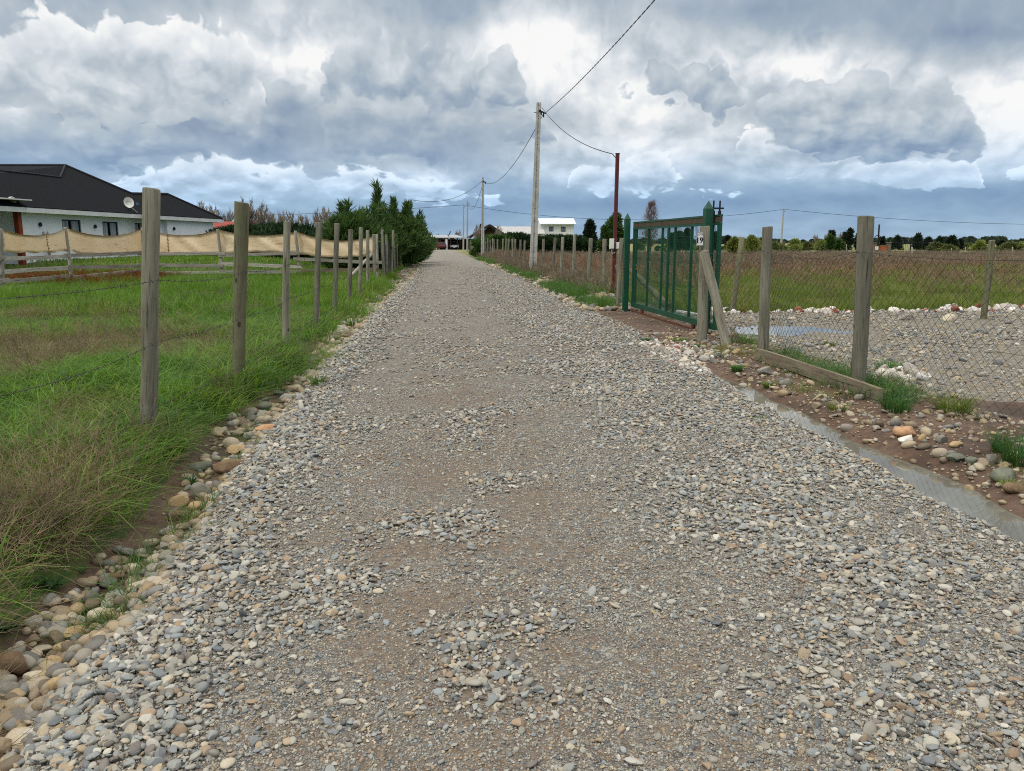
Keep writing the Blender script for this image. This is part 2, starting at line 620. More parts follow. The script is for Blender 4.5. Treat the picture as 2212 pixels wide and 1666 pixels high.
def hz(x, y):
    """ground height"""
    x, y = np.asarray(x, dtype=np.float64), np.asarray(y, dtype=np.float64)
    z = np.zeros(np.broadcast(x, y).shape)
    rl, gl, rr = ROAD_L(y), GRASS_L(y), ROAD_R(y)
    # stony gutter left of the road, then the grass bank
    near = 1 - sstep(y, 55, 90)
    gut = sstep(x, gl - 0.25, gl + 0.2) * (1 - sstep(x, rl - 0.35, rl + 0.15))
    z = z - 0.11 * gut * near
    z = z + 0.11 * (1 - sstep(x, gl - 0.42, gl - 0.10)) * near
    # water ditch right of the road (ends a little before the gate), bank behind it
    dn = 1 - sstep(y, 8.6, 9.6)
    wr = WATER_R(np.clip(y, 0, 9.3)) + 0.16 * (fbm(y * 2.4, x * 0 + 5.5, 13, 3) - 0.5)
    rr = rr + 0.14 * (fbm(y * 3.1, x * 0 + 2.5, 14, 3) - 0.5)
    ditch = sstep(x, rr - 0.12, rr + 0.16) * (1 - sstep(x, wr - 0.19, wr + 0.25))
    z = z - 0.20 * ditch * dn
    z = z + 0.05 * sstep(x, rr + 0.5, rr + 1.2) * (1 - sstep(y, 11, 14)) * (1 - sstep(x, 4.4, 5.2))
    # verge beyond the gate is a little higher than the road
    z = z + 0.10 * sstep(y, 18, 20) * sstep(x, rr + 0.2, rr + 1.2) * (1 - sstep(y, 120, 160))
    # the house on the left stands on raised ground
    z = z + 0.55 * sstep(y, 33, 38) * (1 - sstep(x, -9, -5)) * (1 - sstep(y, 110, 160))
    # small unevenness
    rough = 0.035 * (fbm(x * 1.7, y * 1.7, 3, 4) - 0.5)
    z = z + rough * np.where((x > rl) & (x < rr), 0.35, 1.0)
    # land dips and swells very slightly far away
    return z


def hzf(x, y):
    return float(hz(np.array([x]), np.array([y]))[0])


def G(vx, vy):
    """ground point seen at a picture position"""
    z = 0.0
    for _ in range(6):
        p = flat(vx, vy, z)
        z = hzf(p.x, p.y)
    return Vector((p.x, p.y, z))


def at_y(vx, vy, y):
    """point at road distance y on a sight line"""
    d = ray(vx, vy)
    t = y / d.y
    return Vector((d.x * t, y, CAM_H + d.z * t))


def at_x(vx, vy, x):
    d = ray(vx, vy)
    t = x / d.x
    return Vector((x, d.y * t, CAM_H + d.z * t))


def px_y(vx, x):
    """road distance at which the line x = const appears in picture column vx (at eye height)"""
    d = ray(vx, 524)
    return d.y * x / d.x


def onground(x, y, dz=0.0):
    return Vector((x, y, hzf(x, y) + dz))


# conversions from the enlarged crops used for measuring
z1 = lambda a, b: (.2451 * a, 325.3 + .2451 * b)
z2 = lambda a, b: (487.9 + .2451 * a, 379.5 + .2451 * b)
z3 = lambda a, b: (975.9 + .1790 * a, 379.5 + .1790 * b)
z4 = lambda a, b: (1247 + .2278 * a, 379.5 + .2278 * b)
z5 = lambda a, b: (1626.5 + .2647 * a, 406.6 + .2647 * b)
z6 = lambda a, b: (1463.8 + .3382 * a, 704.8 + .3382 * b)
zz = lambda x0, y0, k: (lambda a, b: ((x0 + k * a) / 1.8445, (y0 + k * b) / 1.8445))
z7 = zz(1600, 850, 500 / 2212)      # road end
z8 = zz(2050, 380, 500 / 2212)      # pole head
z9 = zz(2400, 1150, 600 / 2212)     # gate foot
z10 = zz(3500, 1500, 580 / 1610)    # ditch close up


# ================================================================ materials
def new_mat(name):
    m = bpy.data.materials.new(name)
    m.use_nodes = True
    nt = NT(m.node_tree)
    nt.n.clear()
    out = nt.new('ShaderNodeOutputMaterial')
    return m, nt, out


def pbsdf(nt, out, col, rough=0.8, bump=None, bstr=0.3, bdist=0.01, spec=0.3, metal=0.0, **kw):
    b = nt.new('ShaderNodeBsdfPrincipled')
    nt.put(b.inputs['Base Color'], col)
    nt.put(b.inputs['Roughness'], rough)
    nt.put(b.inputs['Metallic'], metal)
    nt.put(b.inputs['Specular IOR Level'], spec)
    for k, v in kw.items():
        nt.put(b.inputs[k], v)
    if bump is not None:
        bn = nt.new('ShaderNodeBump')
        bn.inputs['Strength'].default_value = bstr
        bn.inputs['Distance'].default_value = bdist
        nt.put(bn.inputs['Height'], bump)
        nt.l.new(bn.outputs[0], b.inputs['Normal'])
    nt.l.new(b.outputs[0], out.inputs[0])
    return b


def coords(nt, kind='Object'):
    return nt.new('ShaderNodeTexCoord').outputs[kind]


def worldpos(nt):
    return nt.new('ShaderNodeNewGeometry').outputs['Position']


def plain(name, c1, c2=None, scale=6.0, rough=0.7, metal=0.0, bstr=0.15, bscale=60.0, spec=0.3, detail=5, stretch=(1, 1, 1), lo=0.3, hi=0.7):
    """a surface in two related colours with fine relief"""
    m, nt, out = new_mat(name)
    c2 = c2 or tuple(c * 0.75 for c in c1[:3]) + (1,)
    v = nt.vm('MULTIPLY', coords(nt), stretch)
    f = nt.smooth(nt.noise(v, scale, detail, 0.6), lo, hi)
    col = nt.mix(f, c1, c2)
    bp = nt.noise(v, bscale, 4, 0.6)
    pbsdf(nt, out, col, nt.lin(f, 0, 1, rough, min(1, rough + 0.12)), bp, bstr, 0.01, spec, metal)
    return m


def wood(name, c1, c2, c3, grain=1.0, moss=0.0):
    """weathered timber: grain along local Z, checks, knots, lichen"""
    m, nt, out = new_mat(name)
    co = coords(nt)
    rnd = nt.new('ShaderNodeObjectInfo').outputs['Random']
    off = nt.new('ShaderNodeCombineXYZ')
    nt.put(off.inputs[0], nt.m('MULTIPLY', rnd, 17.0))
    nt.put(off.inputs[2], nt.m('MULTIPLY', rnd, 31.0))
    v = nt.vm('ADD', co, off.outputs[0])
    vs = nt.vm('MULTIPLY', v, (1, 1, 0.045))
    g1 = nt.noise(vs, 70 * grain, 6, 0.65, 0.4)
    g2 = nt.noise(nt.vm('MULTIPLY', v, (1, 1, 0.12)), 11 * grain, 4, 0.6, 0.6)
    col = nt.mix(nt.smooth(g2, 0.3, 0.7), c1, c2)
    col = nt.mix(nt.m('MULTIPLY', nt.smooth(g1, 0.52, 0.68), 0.70), col, c3)
    crack = nt.m('MULTIPLY', nt.smooth(nt.noise(nt.vm('MULTIPLY', v, (1, 1, 0.03)), 34 * grain, 3, 0.5, 0.2), 0.63, 0.70), 0.85)
    col = nt.mix(crack, col, tuple(c * 0.25 for c in c3[:3]) + (1,))
    bl = nt.noise(v, 5.0, 5, 0.6)
    col = nt.mix(nt.m('MULTIPLY', nt.smooth(bl, 0.5, 0.75), 0.35), col, tuple(c * 0.5 for c in c2[:3]) + (1,))
    if moss:
        mo = nt.smooth(nt.noise(v, 7.0, 6, 0.7), 0.55 - 0.2 * moss, 0.7)
        col = nt.mix(nt.m('MULTIPLY', mo, 0.55), col, srgb(108, 116, 82))
    kn = nt.voro(nt.vm('MULTIPLY', v, (1, 1, .55)), 5.5, 'F1', 'Distance', 1.0)
    col = nt.mix(nt.m('MULTIPLY', nt.m('SUBTRACT', 1.0, nt.smooth(kn, 0.06, 0.13)), 0.8), col, tuple(c * 0.5 for c in c3[:3]) + (1,))
    tint = nt.m('MULTIPLY_ADD', rnd, 0.5, 0.72)
    col = nt.vm('SCALE', col, scale=tint)
    hgt = nt.m('ADD', g1, nt.m('MULTIPLY', crack, -1.2))
    pbsdf(nt, out, col, 0.85, hgt, 0.5, 0.006, 0.2)
    return m


M = {}
M['post'] = wood('weathered_pole_wood', srgb(142, 138, 122), srgb(110, 106, 92), srgb(66, 60, 51), 1.0, 0.25)
M['post_green'] = wood('treated_pole_wood', srgb(120, 116, 92), srgb(98, 94, 74), srgb(64, 58, 46), 1.0, 0.6)
M['rail'] = wood('silver_grey_rail_wood', srgb(176, 170, 158), srgb(146, 140, 128), srgb(98, 90, 80), 0.8, 0.1)
M['plank'] = wood('old_plank_wood', srgb(136, 122, 104), srgb(108, 96, 82), srgb(66, 56, 46), 0.7, 0.2)
M['wire'] = plain('galvanised_wire', srgb(84, 80, 76), srgb(54, 50, 46), 20, 0.6, 0.3, 0.0)
M['mesh_wire'] = plain('dull_mesh_wire', srgb(70, 64, 58), srgb(50, 44, 38), 6, 0.65, 0.2, 0.0)
M['concrete'] = plain('pole_concrete', srgb(188, 186, 178), srgb(156, 154, 147), 5, 0.9, 0, 0.3, 90)
M['black_rubber'] = plain('black_cable_sheath', srgb(26, 26, 28), srgb(40, 40, 42), 8, 0.5, 0, 0.0)
M['green_paint'] = plain('green_gate_paint', srgb(16, 80, 54), srgb(12, 62, 43), 4, 0.38, 0, 0.06, 120, 0.5)
M['rust'] = plain('rusted_steel', srgb(120, 78, 52), srgb(78, 46, 32), 14, 0.85, 0.1, 0.3, 120)
M['red_paint'] = plain('dark_red_paint', srgb(96, 26, 26), srgb(76, 24, 22), 3, 0.45, 0, 0.08, 80, 0.5)
M['white_plastic'] = plain('white_plastic', srgb(226, 224, 214), srgb(206, 204, 194), 4, 0.5, 0, 0.03)
M['white_paint'] = plain('white_paint', srgb(228, 228, 226), srgb(208, 206, 202), 3, 0.6, 0, 0.1)
M['brass'] = plain('brass', srgb(178, 140, 70), srgb(140, 104, 50), 20, 0.35, 0.9, 0.05)
M['steel'] = plain('steel', srgb(150, 150, 150), srgb(110, 110, 112), 20, 0.35, 0.9, 0.05)
M['ink'] = plain('sign_ink', srgb(22, 26, 44), srgb(18, 20, 34), 4, 0.6, 0, 0.0)
M['black'] = plain('black_paint', srgb(24, 24, 26), srgb(34, 34, 36), 5, 0.6, 0, 0.05)

# ================================================================ scatter of instanced pieces (only for uncountable stuff)
PROTO_N = [0]


def proto_collection(meshes, mat):
    PROTO_N[0] += 1
    c = bpy.data.collections.new("pieces_%02d" % PROTO_N[0])
    for i, me in enumerate(meshes):
        me = me.copy()
        me.materials.clear()
        me.materials.append(mat)
        o = bpy.data.objects.new("piece_%02d_%02d" % (PROTO_N[0], i), me)
        c.objects.link(o)
    return c


def scatter(name, meshes, mat, pos, rot, scl, idx, kind='stuff', parent=None):
    me = bpy.data.meshes.new(name)
    n = len(pos)
    me.vertices.add(n)
    me.vertices.foreach_set('co', np.asarray(pos, np.float32).ravel())
    for nm, typ, arr, key in (('rot', 'FLOAT_VECTOR', rot, 'vector'), ('scl', 'FLOAT_VECTOR', scl, 'vector'), ('idx', 'INT', idx, 'value')):
        a = me.attributes.new(nm, typ, 'POINT')
        a.data.foreach_set(key, np.asarray(arr, np.int32 if typ == 'INT' else np.float32).ravel())
    me.update()
    o = link_mesh(name, me, [], parent)
    if kind:
        o['kind'] = kind
    ng = bpy.data.node_groups.new("scatter_" + name, 'GeometryNodeTree')
    ng.interface.new_socket("Geometry", in_out='INPUT', socket_type='NodeSocketGeometry')
    ng.interface.new_socket("Geometry", in_out='OUTPUT', socket_type='NodeSocketGeometry')
    N, L = ng.nodes, ng.links
    gi, go = N.new('NodeGroupInput'), N.new('NodeGroupOutput')
    ci = N.new('GeometryNodeCollectionInfo')
    ci.inputs[0].default_value = proto_collection(meshes, mat)
    ci.inputs['Separate Children'].default_value = True
    ci.inputs['Reset Children'].default_value = True
    iop = N.new('GeometryNodeInstanceOnPoints')
    iop.inputs['Pick Instance'].default_value = True

    def attr(nm, dt):
        a = N.new('GeometryNodeInputNamedAttribute')
        a.data_type = dt
        a.inputs[0].default_value = nm
        return a.outputs[0]
    e2r = N.new('FunctionNodeEulerToRotation')
    L.new(attr('rot', 'FLOAT_VECTOR'), e2r.inputs[0])
    L.new(gi.outputs[0], iop.inputs['Points'])
    L.new(ci.outputs[0], iop.inputs['Instance'])
    L.new(attr('idx', 'INT'), iop.inputs['Instance Index'])
    L.new(e2r.outputs[0], iop.inputs['Rotation'])
    L.new(attr('scl', 'FLOAT_VECTOR'), iop.inputs['Scale'])
    L.new(iop.outputs[0], go.inputs[0])
    md = o.modifiers.new("scatter", 'NODES')
    md.node_group = ng
    return o


def stone_mesh(name, sub, seed, flat_=0.6, angular=0.0, bump=0.25):
    bm = bmesh.new()
    bmesh.ops.create_icosphere(bm, subdivisions=sub, radius=1.0)
    r = random.Random(seed)
    ax = (r.uniform(0.8, 1.25), r.uniform(0.65, 0.95), flat_ * r.uniform(0.8, 1.15))
    planes = []
    for _ in range(int(10 * angular)):
        d = Vector((r.gauss(0, 1), r.gauss(0, 1), r.gauss(0, 1))).normalized()
        planes.append((d, r.uniform(0.55, 0.88)))
    ph = [r.uniform(0, 6.28) for _ in range(6)]
    for v in bm.verts:
        p = v.co.copy()
        n = (math.sin(p.x * 2.1 + ph[0]) * math.cos(p.y * 1.9 + ph[1]) + math.sin(p.z * 2.6 + ph[2] + p.x) * 0.6 + 0.4 * math.sin(5 * p.y + ph[3]) * math.sin(4.3 * p.x + ph[4]))
        p *= 1 + bump * 0.35 * n
        for d, k in planes:
            t = p.dot(d) - k
            if t > 0:
                p -= d * t * 0.92
        v.co = Vector((p.x * ax[0], p.y * ax[1], p.z * ax[2]))
    me = bpy.data.meshes.new(name)
    bm.to_mesh(me)
    bm.free()
    me.polygons.foreach_set('use_smooth', np.full(len(me.polygons), angular < 0.5, dtype=bool))
    return me


PEBBLES = [stone_mesh("pebble", 2, i, 0.62, 0.0, 0.3) for i in range(5)] + [stone_mesh("pebble", 2, 20 + i, 0.68, 0.9, 0.3) for i in range(5)]
GRIT = [stone_mesh("grit", 1, 40 + i, 0.7, 0.6, 0.4) for i in range(5)]
COBBLES = [stone_mesh("cobble", 3, 60 + i, 0.58, 0.0, 0.32) for i in range(6)] + [stone_mesh("cobble", 3, 80 + i, 0.62, 0.55, 0.3) for i in range(4)]
CHUNKS = [stone_mesh("chunk", 2, 100 + i, 0.65, 1.2, 0.45) for i in range(6)]


def stone_mat(name, cols, rough=0.75, speck=0.25):
    """stone whose colour is drawn per piece, with faint veining"""
    m, nt, out = new_mat(name)
    rnd = nt.new('ShaderNodeObjectInfo').outputs['Random']
    n = len(cols)
    col = nt.ramp(rnd, [(i / n, c) for i, c in enumerate(cols)], 'CONSTANT')
    r2 = nt.m('FRACT', nt.m('MULTIPLY', rnd, 91.7))
    pos = nt.new('ShaderNodeNewGeometry').outputs['Position']
    f = nt.noise(pos, 160.0, 3, 0.6)
    k = nt.m('ADD', nt.m('MULTIPLY_ADD', r2, 0.40, 0.76), nt.m('MULTIPLY', nt.m('SUBTRACT', f, 0.5), speck * 2))
    col = nt.vm('SCALE', col, scale=k)
    pbsdf(nt, out, col, rough, nt.noise(pos, 420.0, 3, 0.6), 0.25, 0.004, 0.35)
    return m


GREYS = [srgb(*c) for c in ((138, 138, 132), (152, 149, 139), (166, 161, 148), (124, 126, 125), (158, 154, 143), (143, 145, 141), (168, 158, 139), (106, 109, 110),
                            (178, 173, 161), (150, 145, 132), (131, 133, 130), (160, 143, 118), (146, 142, 131), (114, 107, 100), (136, 141, 142), (164, 160, 149), (148, 128, 106), (132, 127, 117))]
TANS = [srgb(*c) for c in ((152, 136, 110), (138, 121, 96), (164, 149, 123), (124, 108, 86), (148, 141, 128), (172, 159, 136), (114, 101, 83), (134, 132, 126), (156, 136, 103), (148, 132, 110), (114, 110, 103), (160, 153, 138))]
WHITES = [srgb(*c) for c in ((206, 200, 190), (188, 182, 172), (172, 164, 152), (196, 186, 170), (150, 142, 130), (214, 210, 204), (140, 88, 70), (184, 176, 166), (164, 156, 142), (198, 192, 182))]
YARDS = [srgb(*c) for c in ((152, 147, 134), (136, 134, 127), (166, 159, 142), (120, 122, 120), (154, 142, 118), (174, 168, 154), (128, 131, 131), (142, 135, 120), (108, 110, 108), (160, 142, 112), (146, 142, 134))]
M['gravel_piece'] = stone_mat('road_pebble', GREYS)
M['tan_piece'] = stone_mat('gutter_cobble', TANS, 0.6)
M['white_piece'] = stone_mat('plaster_rubble', WHITES, 0.9)
M['yard_piece'] = stone_mat('yard_pebble', YARDS)


# ---------------------------------------------------------------- the ground sheet
def axis(parts):
    a = []
    for lo, hi, st in parts:
        a += list(np.arange(lo, hi, st))
    return np.array(sorted(set(np.round(a + [parts[-1][1]], 4))))


def geo(lo, hi, k):
    a, s = [], lo
    while s < hi:
        a.append(s)
        s *= k
    return a + [hi]


xs = np.array(sorted(set(np.round([-v for v in geo(12, 4000, 1.25)] + list(np.arange(-12, -4, 0.4)) + list(np.arange(-4, 6.0, 0.09)) + list(np.arange(6, 20, 0.6)) + geo(20, 4000, 1.25), 3))))
ys = np.array(sorted(set(np.round([-300, -100, -40, -15, -6, -3, -1.5] + list(np.arange(-0.5, 12, 0.10)) + list(np.arange(12, 30, 0.3)) + list(np.arange(30, 60, 1.0)) + geo(60, 6000, 1.12), 3))))
GX, GY = np.meshgrid(xs, ys)
GZ = hz(GX, GY)
# under the road and the yard the sheet sinks a little so that their own surfaces lie clear of it
nx, ny = len(xs), len(ys)
ii = np.arange(nx * ny).reshape(ny, nx)
F = np.stack([ii[:-1, :-1].ravel(), ii[:-1, 1:].ravel(), ii[1:, 1:].ravel(), ii[1:, :-1].ravel()], 1)
me = np_mesh("ground", np.stack([GX.ravel(), GY.ravel(), GZ.ravel()], 1), F)


def yard_near(x):
    return 4.9 + 0.0 * x


YARD_X0, YARD_Y1 = 4.75, 16.2


def yard_mask(x, y):
    """1 on the gravel yard behind the right-hand fence"""
    wob = 0.5 * (fbm(x * 0.8, y * 0.8, 9) - 0.5)
    m = sstep(x + wob * 0.8, 4.55, 4.95) * (1 - sstep(y + wob, 15.9, 16.3))
    # bare mud and grass in the near corner
    corner = sstep((y - 7.0) + wob * 2 + (x - 5.0) * 0.55, -0.5, 0.4)
    return m * corner


def soil_mask(x, y):
    rr = road_r(y)
    return sstep(x, rr - 0.3, rr + 0.1) * (1 - sstep(x, 4.9, 5.6)) * (1 - sstep(y, 17.6, 19.2))


Xf, Yf = GX.ravel(), GY.ravel()
soil = np.maximum(soil_mask(Xf, Yf), sstep(Xf, GRASS_L(Yf) - 0.25, GRASS_L(Yf) + 0.1) * (Xf < 0) * (1 - sstep(Yf, 30, 60)))
soil = np.maximum(soil, sstep(Xf, 4.4, 4.9) * (1 - sstep(Yf, 15.6, 16.4)) * (Xf < 25))
brown = sstep(Xf, 3.2, 4.2) * sstep(Yf + 2.5 * (fbm(Xf * .15, Yf * .3, 4) - .5), 25, 34) * (1 - sstep(Yf, 66, 90))
ca = me.color_attributes.new("zone", 'FLOAT_COLOR', 'POINT')
far = sstep(np.hypot(Xf, Yf), 60, 120)
ca.data.foreach_set('color', np.stack([soil, brown, far, np.ones_like(soil)], 1).astype(np.float32).ravel())

m, nt, out = new_mat("field_ground")
za = nt.new('ShaderNodeVertexColor', layer_name="zone")
zs = nt.new('ShaderNodeSeparateColor')
nt.l.new(za.outputs[0], zs.inputs[0])
pos = coords(nt)
na = nt.noise(pos, 2.2, 8, 0.65)
nb = nt.noise(pos, 14.0, 6, 0.65)
green = nt.mix(nt.smooth(nb, 0.35, 0.65), srgb(58, 78, 34), srgb(80, 92, 44))
green = nt.mix(nt.smooth(na, 0.5, 0.7), green, srgb(104, 94, 62))
red = nt.mix(nt.smooth(nb, 0.35, 0.7), srgb(108, 86, 70), srgb(82, 65, 53))
red = nt.mix(nt.smooth(nt.noise(pos, 1.1, 5, 0.6), 0.45, 0.65), red, srgb(72, 58, 48))
brn = nt.mix(nt.smooth(nb, 0.35, 0.7), srgb(112, 92, 68), srgb(90, 72, 56))
farc = nt.mix(nt.smooth(nt.noise(nt.vm('MULTIPLY', pos, (1, 2.0, 1)), 0.035, 5, 0.6), 0.42, 0.6), srgb(112, 122, 62), srgb(130, 122, 82))
c = nt.mix(zs.outputs[2], green, farc)
c = nt.mix(nt.smooth(nt.m('ADD', zs.outputs[1], nt.m('MULTIPLY', nt.m('SUBTRACT', na, 0.5), 0.8)), 0.3, 0.7), c, brn)
sm = nt.smooth(nt.m('ADD', zs.outputs[0], nt.m('MULTIPLY', nt.m('SUBTRACT', nb, 0.5), 0.7)), 0.35, 0.6)
c = nt.mix(sm, c, red)
wet = nt.smooth(nt.noise(pos, 1.6, 3, 0.5), 0.42, 0.62)
pbsdf(nt, out, c, nt.mixf(wet, 0.95, 0.62), nt.m('ADD', nb, nt.m('MULTIPLY', nt.noise(pos, 70, 4, 0.6), 0.3)), 0.8, 0.03, 0.3)
M['ground'] = m
ground = link_mesh("ground", me, M['ground'], None, True)
tag(ground, kind='structure')


# ---------------------------------------------------------------- gravel surfaces (road and yard)
def gravel_mat(name, cols, dirt1, dirt2, s1, s2, dirt_lo, dirt_hi, track=True):
    m, nt, out = new_mat(name)
    pos = coords(nt)
    warp = nt.vm('ADD', pos, nt.vm('SCALE', nt.noise(pos, 40, 2, 0.5, out='Color'), scale=0.012))

    def cells(scale):
        vd = nt.new('ShaderNodeTexVoronoi', feature='F1')
        nt.put(vd.inputs['Vector'], warp)
        vd.inputs['Scale'].default_value = scale
        sp = nt.new('ShaderNodeSeparateColor')
        nt.l.new(vd.outputs['Color'], sp.inputs[0])
        n = len(cols)
        cc = nt.ramp(sp.outputs[0], [(i / n, c) for i, c in enumerate(cols)], 'CONSTANT')
        cc = nt.vm('SCALE', cc, scale=nt.m('MULTIPLY_ADD', sp.outputs[1], 0.5, 0.72))
        ed = nt.new('ShaderNodeTexVoronoi', feature='DISTANCE_TO_EDGE')
        nt.put(ed.inputs['Vector'], warp)
        ed.inputs['Scale'].default_value = scale
        return cc, ed.outputs[0], sp.outputs[2]
    ca_, ea, ra = cells(s1)
    cb_, eb, rb = cells(s2)
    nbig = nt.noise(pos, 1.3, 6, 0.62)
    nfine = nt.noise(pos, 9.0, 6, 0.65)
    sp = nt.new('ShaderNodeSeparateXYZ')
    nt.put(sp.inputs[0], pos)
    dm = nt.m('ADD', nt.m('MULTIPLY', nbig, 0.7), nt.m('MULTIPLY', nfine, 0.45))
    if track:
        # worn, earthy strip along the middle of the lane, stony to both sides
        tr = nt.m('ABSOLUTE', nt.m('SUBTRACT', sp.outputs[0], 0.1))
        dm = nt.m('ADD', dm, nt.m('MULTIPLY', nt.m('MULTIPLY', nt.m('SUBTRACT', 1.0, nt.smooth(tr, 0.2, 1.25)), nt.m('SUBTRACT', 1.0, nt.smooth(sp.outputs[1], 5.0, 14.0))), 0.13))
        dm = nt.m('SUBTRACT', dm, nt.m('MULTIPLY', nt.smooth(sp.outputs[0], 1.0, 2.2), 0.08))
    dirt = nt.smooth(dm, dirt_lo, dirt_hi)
    dirt_shade = nt.mix(nt.smooth(nt.noise(pos, 60, 4, 0.6), 0.35, 0.65), dirt1, dirt2)
    # stones: big cells where the random pick says so, otherwise small ones; soil colour in the joints also stands in for the shade between stones
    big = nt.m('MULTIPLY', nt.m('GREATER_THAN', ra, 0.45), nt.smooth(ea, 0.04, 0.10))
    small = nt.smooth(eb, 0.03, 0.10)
    c = nt.mix(small, dirt_shade, cb_)
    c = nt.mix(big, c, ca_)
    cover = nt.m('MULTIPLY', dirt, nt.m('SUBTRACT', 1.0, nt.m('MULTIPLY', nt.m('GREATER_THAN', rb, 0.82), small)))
    c = nt.mix(nt.m('MULTIPLY', cover, 0.80), c, dirt_shade)
    h = nt.m('ADD', nt.m('MULTIPLY', nt.smooth(ea, 0.0, 0.35), nt.m('MULTIPLY', big, 1.0)), nt.m('MULTIPLY', nt.smooth(eb, 0.0, 0.3), 0.5))
    h = nt.m('MULTIPLY', h, nt.m('SUBTRACT', 1.0, nt.m('MULTIPLY', cover, 0.85)))
    pbsdf(nt, out, c, 0.85, h, 0.9, 0.014, 0.25)
    return m


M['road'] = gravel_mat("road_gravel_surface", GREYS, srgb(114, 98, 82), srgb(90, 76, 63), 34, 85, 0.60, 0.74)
M['yard'] = gravel_mat("yard_gravel_surface", YARDS, srgb(124, 108, 88), srgb(100, 86, 70), 22, 60, 0.62, 0.76, False)

ry = np.concatenate([np.arange(0.2, 14, 0.09), np.array(geo(14, 172, 1.02))])
U = np.linspace(0, 1, 54)
RU, RY = np.meshgrid(U, ry)
rl_, rr_ = road_l(RY) - 0.12, road_r(RY) + 0.06
RX = rl_ + (rr_ - rl_) * RU
edge = np.minimum(RU, 1 - RU)
RZ = hz(RX, RY) * sstep(-edge, -0.06, 0.0)
crown = 0.035 * sstep(edge, 0.0, 0.45) + 0.012 * sstep(edge, 0.0, 0.05)
RZ = RZ + crown - 0.006 + 0.03 * (fbm(RX * 1.1, RY * 1.1, 21, 4) - 0.5) * sstep(edge, 0, 0.1)
# loose stone pushed up along the left edge
windrow = np.exp(-((RX - (road_l(RY) + 0.28)) / 0.22) ** 2)
RZ = RZ + 0.035 * windrow * (1 - sstep(RY, 20, 50))
nr, nc = RX.shape
ii = np.arange(nr * nc).reshape(nr, nc)
F = np.stack([ii[:-1, :-1].ravel(), ii[:-1, 1:].ravel(), ii[1:, 1:].ravel(), ii[1:, :-1].ravel()], 1)
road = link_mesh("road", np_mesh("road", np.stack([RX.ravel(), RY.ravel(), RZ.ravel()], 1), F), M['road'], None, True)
tag(road, kind='structure')


def road_z(x, y):
    """height of the road surface (same sums as above)"""
    a, b = road_l(y) - 0.12, road_r(y) + 0.06
    u = np.clip((x - a) / (b - a), 0, 1)
    e = np.minimum(u, 1 - u)
    z = hz(x, y) * sstep(-e, -0.06, 0.0) + 0.035 * sstep(e, 0.0, 0.45) + 0.012 * sstep(e, 0.0, 0.05) - 0.006 + 0.03 * (fbm(x * 1.1, y * 1.1, 21, 4) - 0.5) * sstep(e, 0, 0.1)
    return z + 0.035 * np.exp(-((x - (road_l(y) + 0.28)) / 0.22) ** 2) * (1 - sstep(y, 20, 50))


# gravel yard sheet
yx = np.concatenate([np.arange(4.3, 9, 0.12), np.arange(9, 32, 0.4)])
yy = np.concatenate([np.arange(-1, 12, 0.14), np.arange(12, 16.7, 0.10)])
YX, YY = np.meshgrid(yx, yy)
ym = yard_mask(YX, YY)
YZ = hz(YX, YY) + 0.03 * sstep(ym, 0.35, 0.75) - 0.018
nr, nc = YX.shape
ii = np.arange(nr * nc).reshape(nr, nc)
F = np.stack([ii[:-1, :-1].ravel(), ii[:-1, 1:].ravel(), ii[1:, 1:].ravel(), ii[1:, :-1].ravel()], 1)
keep = ym.ravel()[F].max(1) > 0.3
yard = link_mesh("gravel_yard", np_mesh("gravel_yard", np.stack([YX.ravel(), YY.ravel(), YZ.ravel()], 1), F[keep]), M['yard'], None, True)
tag(yard, kind='structure')

# ---------------------------------------------------------------- water in the ditch, puddle in the yard
m, nt, out = new_mat("muddy_water")
pos = coords(nt)
pbsdf(nt, out, nt.mix(nt.smooth(nt.noise(pos, 1.5, 3, 0.5), 0.35, 0.7), srgb(116, 115, 104), srgb(92, 86, 74)), 0.015,
      nt.noise(pos, 18, 3, 0.5), 0.05, 0.003, 0.7)
M['water'] = m
wy = np.arange(0.0, 9.6, 0.1)
lo, hi = road_r(wy) - 0.35, WATER_R(np.clip(wy, 0, 9.3)) + 0.5
WV, WF = [], []
for k, y in enumerate(wy):
    WV += [(lo[k], y, -0.085), (hi[k], y, -0.085)]
    if k:
        WF.append((2 * k - 2, 2 * k - 1, 2 * k + 1, 2 * k))
water = link_mesh("water", np_mesh("water", WV, np.array(WF)), M['water'])
tag(water, kind='structure')

# puddle: outline measured, irregular shore
pc = [(1572, 712), (1592, 705), (1640, 701), (1690, 701), (1740, 705), (1790, 709), (1835, 713), (1838, 718), (1800, 722), (1740, 725), (1680, 724), (1630, 720), (1590, 719)]
pp = [flat(a, b, 0.03) for a, b in pc]
cen = sum(pp, Vector()) / len(pp)
pts = []
for i in range(len(pp)):
    a, b = pp[i], pp[(i + 1) % len(pp)]
    for t in (0, .25, .5, .75):
        q = a.lerp(b, t)
        q = cen + (q - cen) * (1.05 + random.uniform(-.12, .12))
        pts.append((q.x, q.y, 0.0135))
puddle = MB().poly(pts).build("puddle", M['water'])
tag(puddle, kind='structure')


# ---------------------------------------------------------------- loose stone
def in_view(x, y, margin=1.6):
    """keeps pieces the picture or a position a step beside it could show"""
    d = np.abs(x - 0.093 * y) - 0.70 * y
    return (d < margin) & (y > 1.0)


def rnd_rot(n, tilt=0.5):
    return np.stack([rng.normal(0, tilt, n), rng.normal(0, tilt, n), rng.uniform(0, 6.283, n)], 1)


def gv(vx, vy):
    p = flat(vx, vy)
    return p.x, p.y


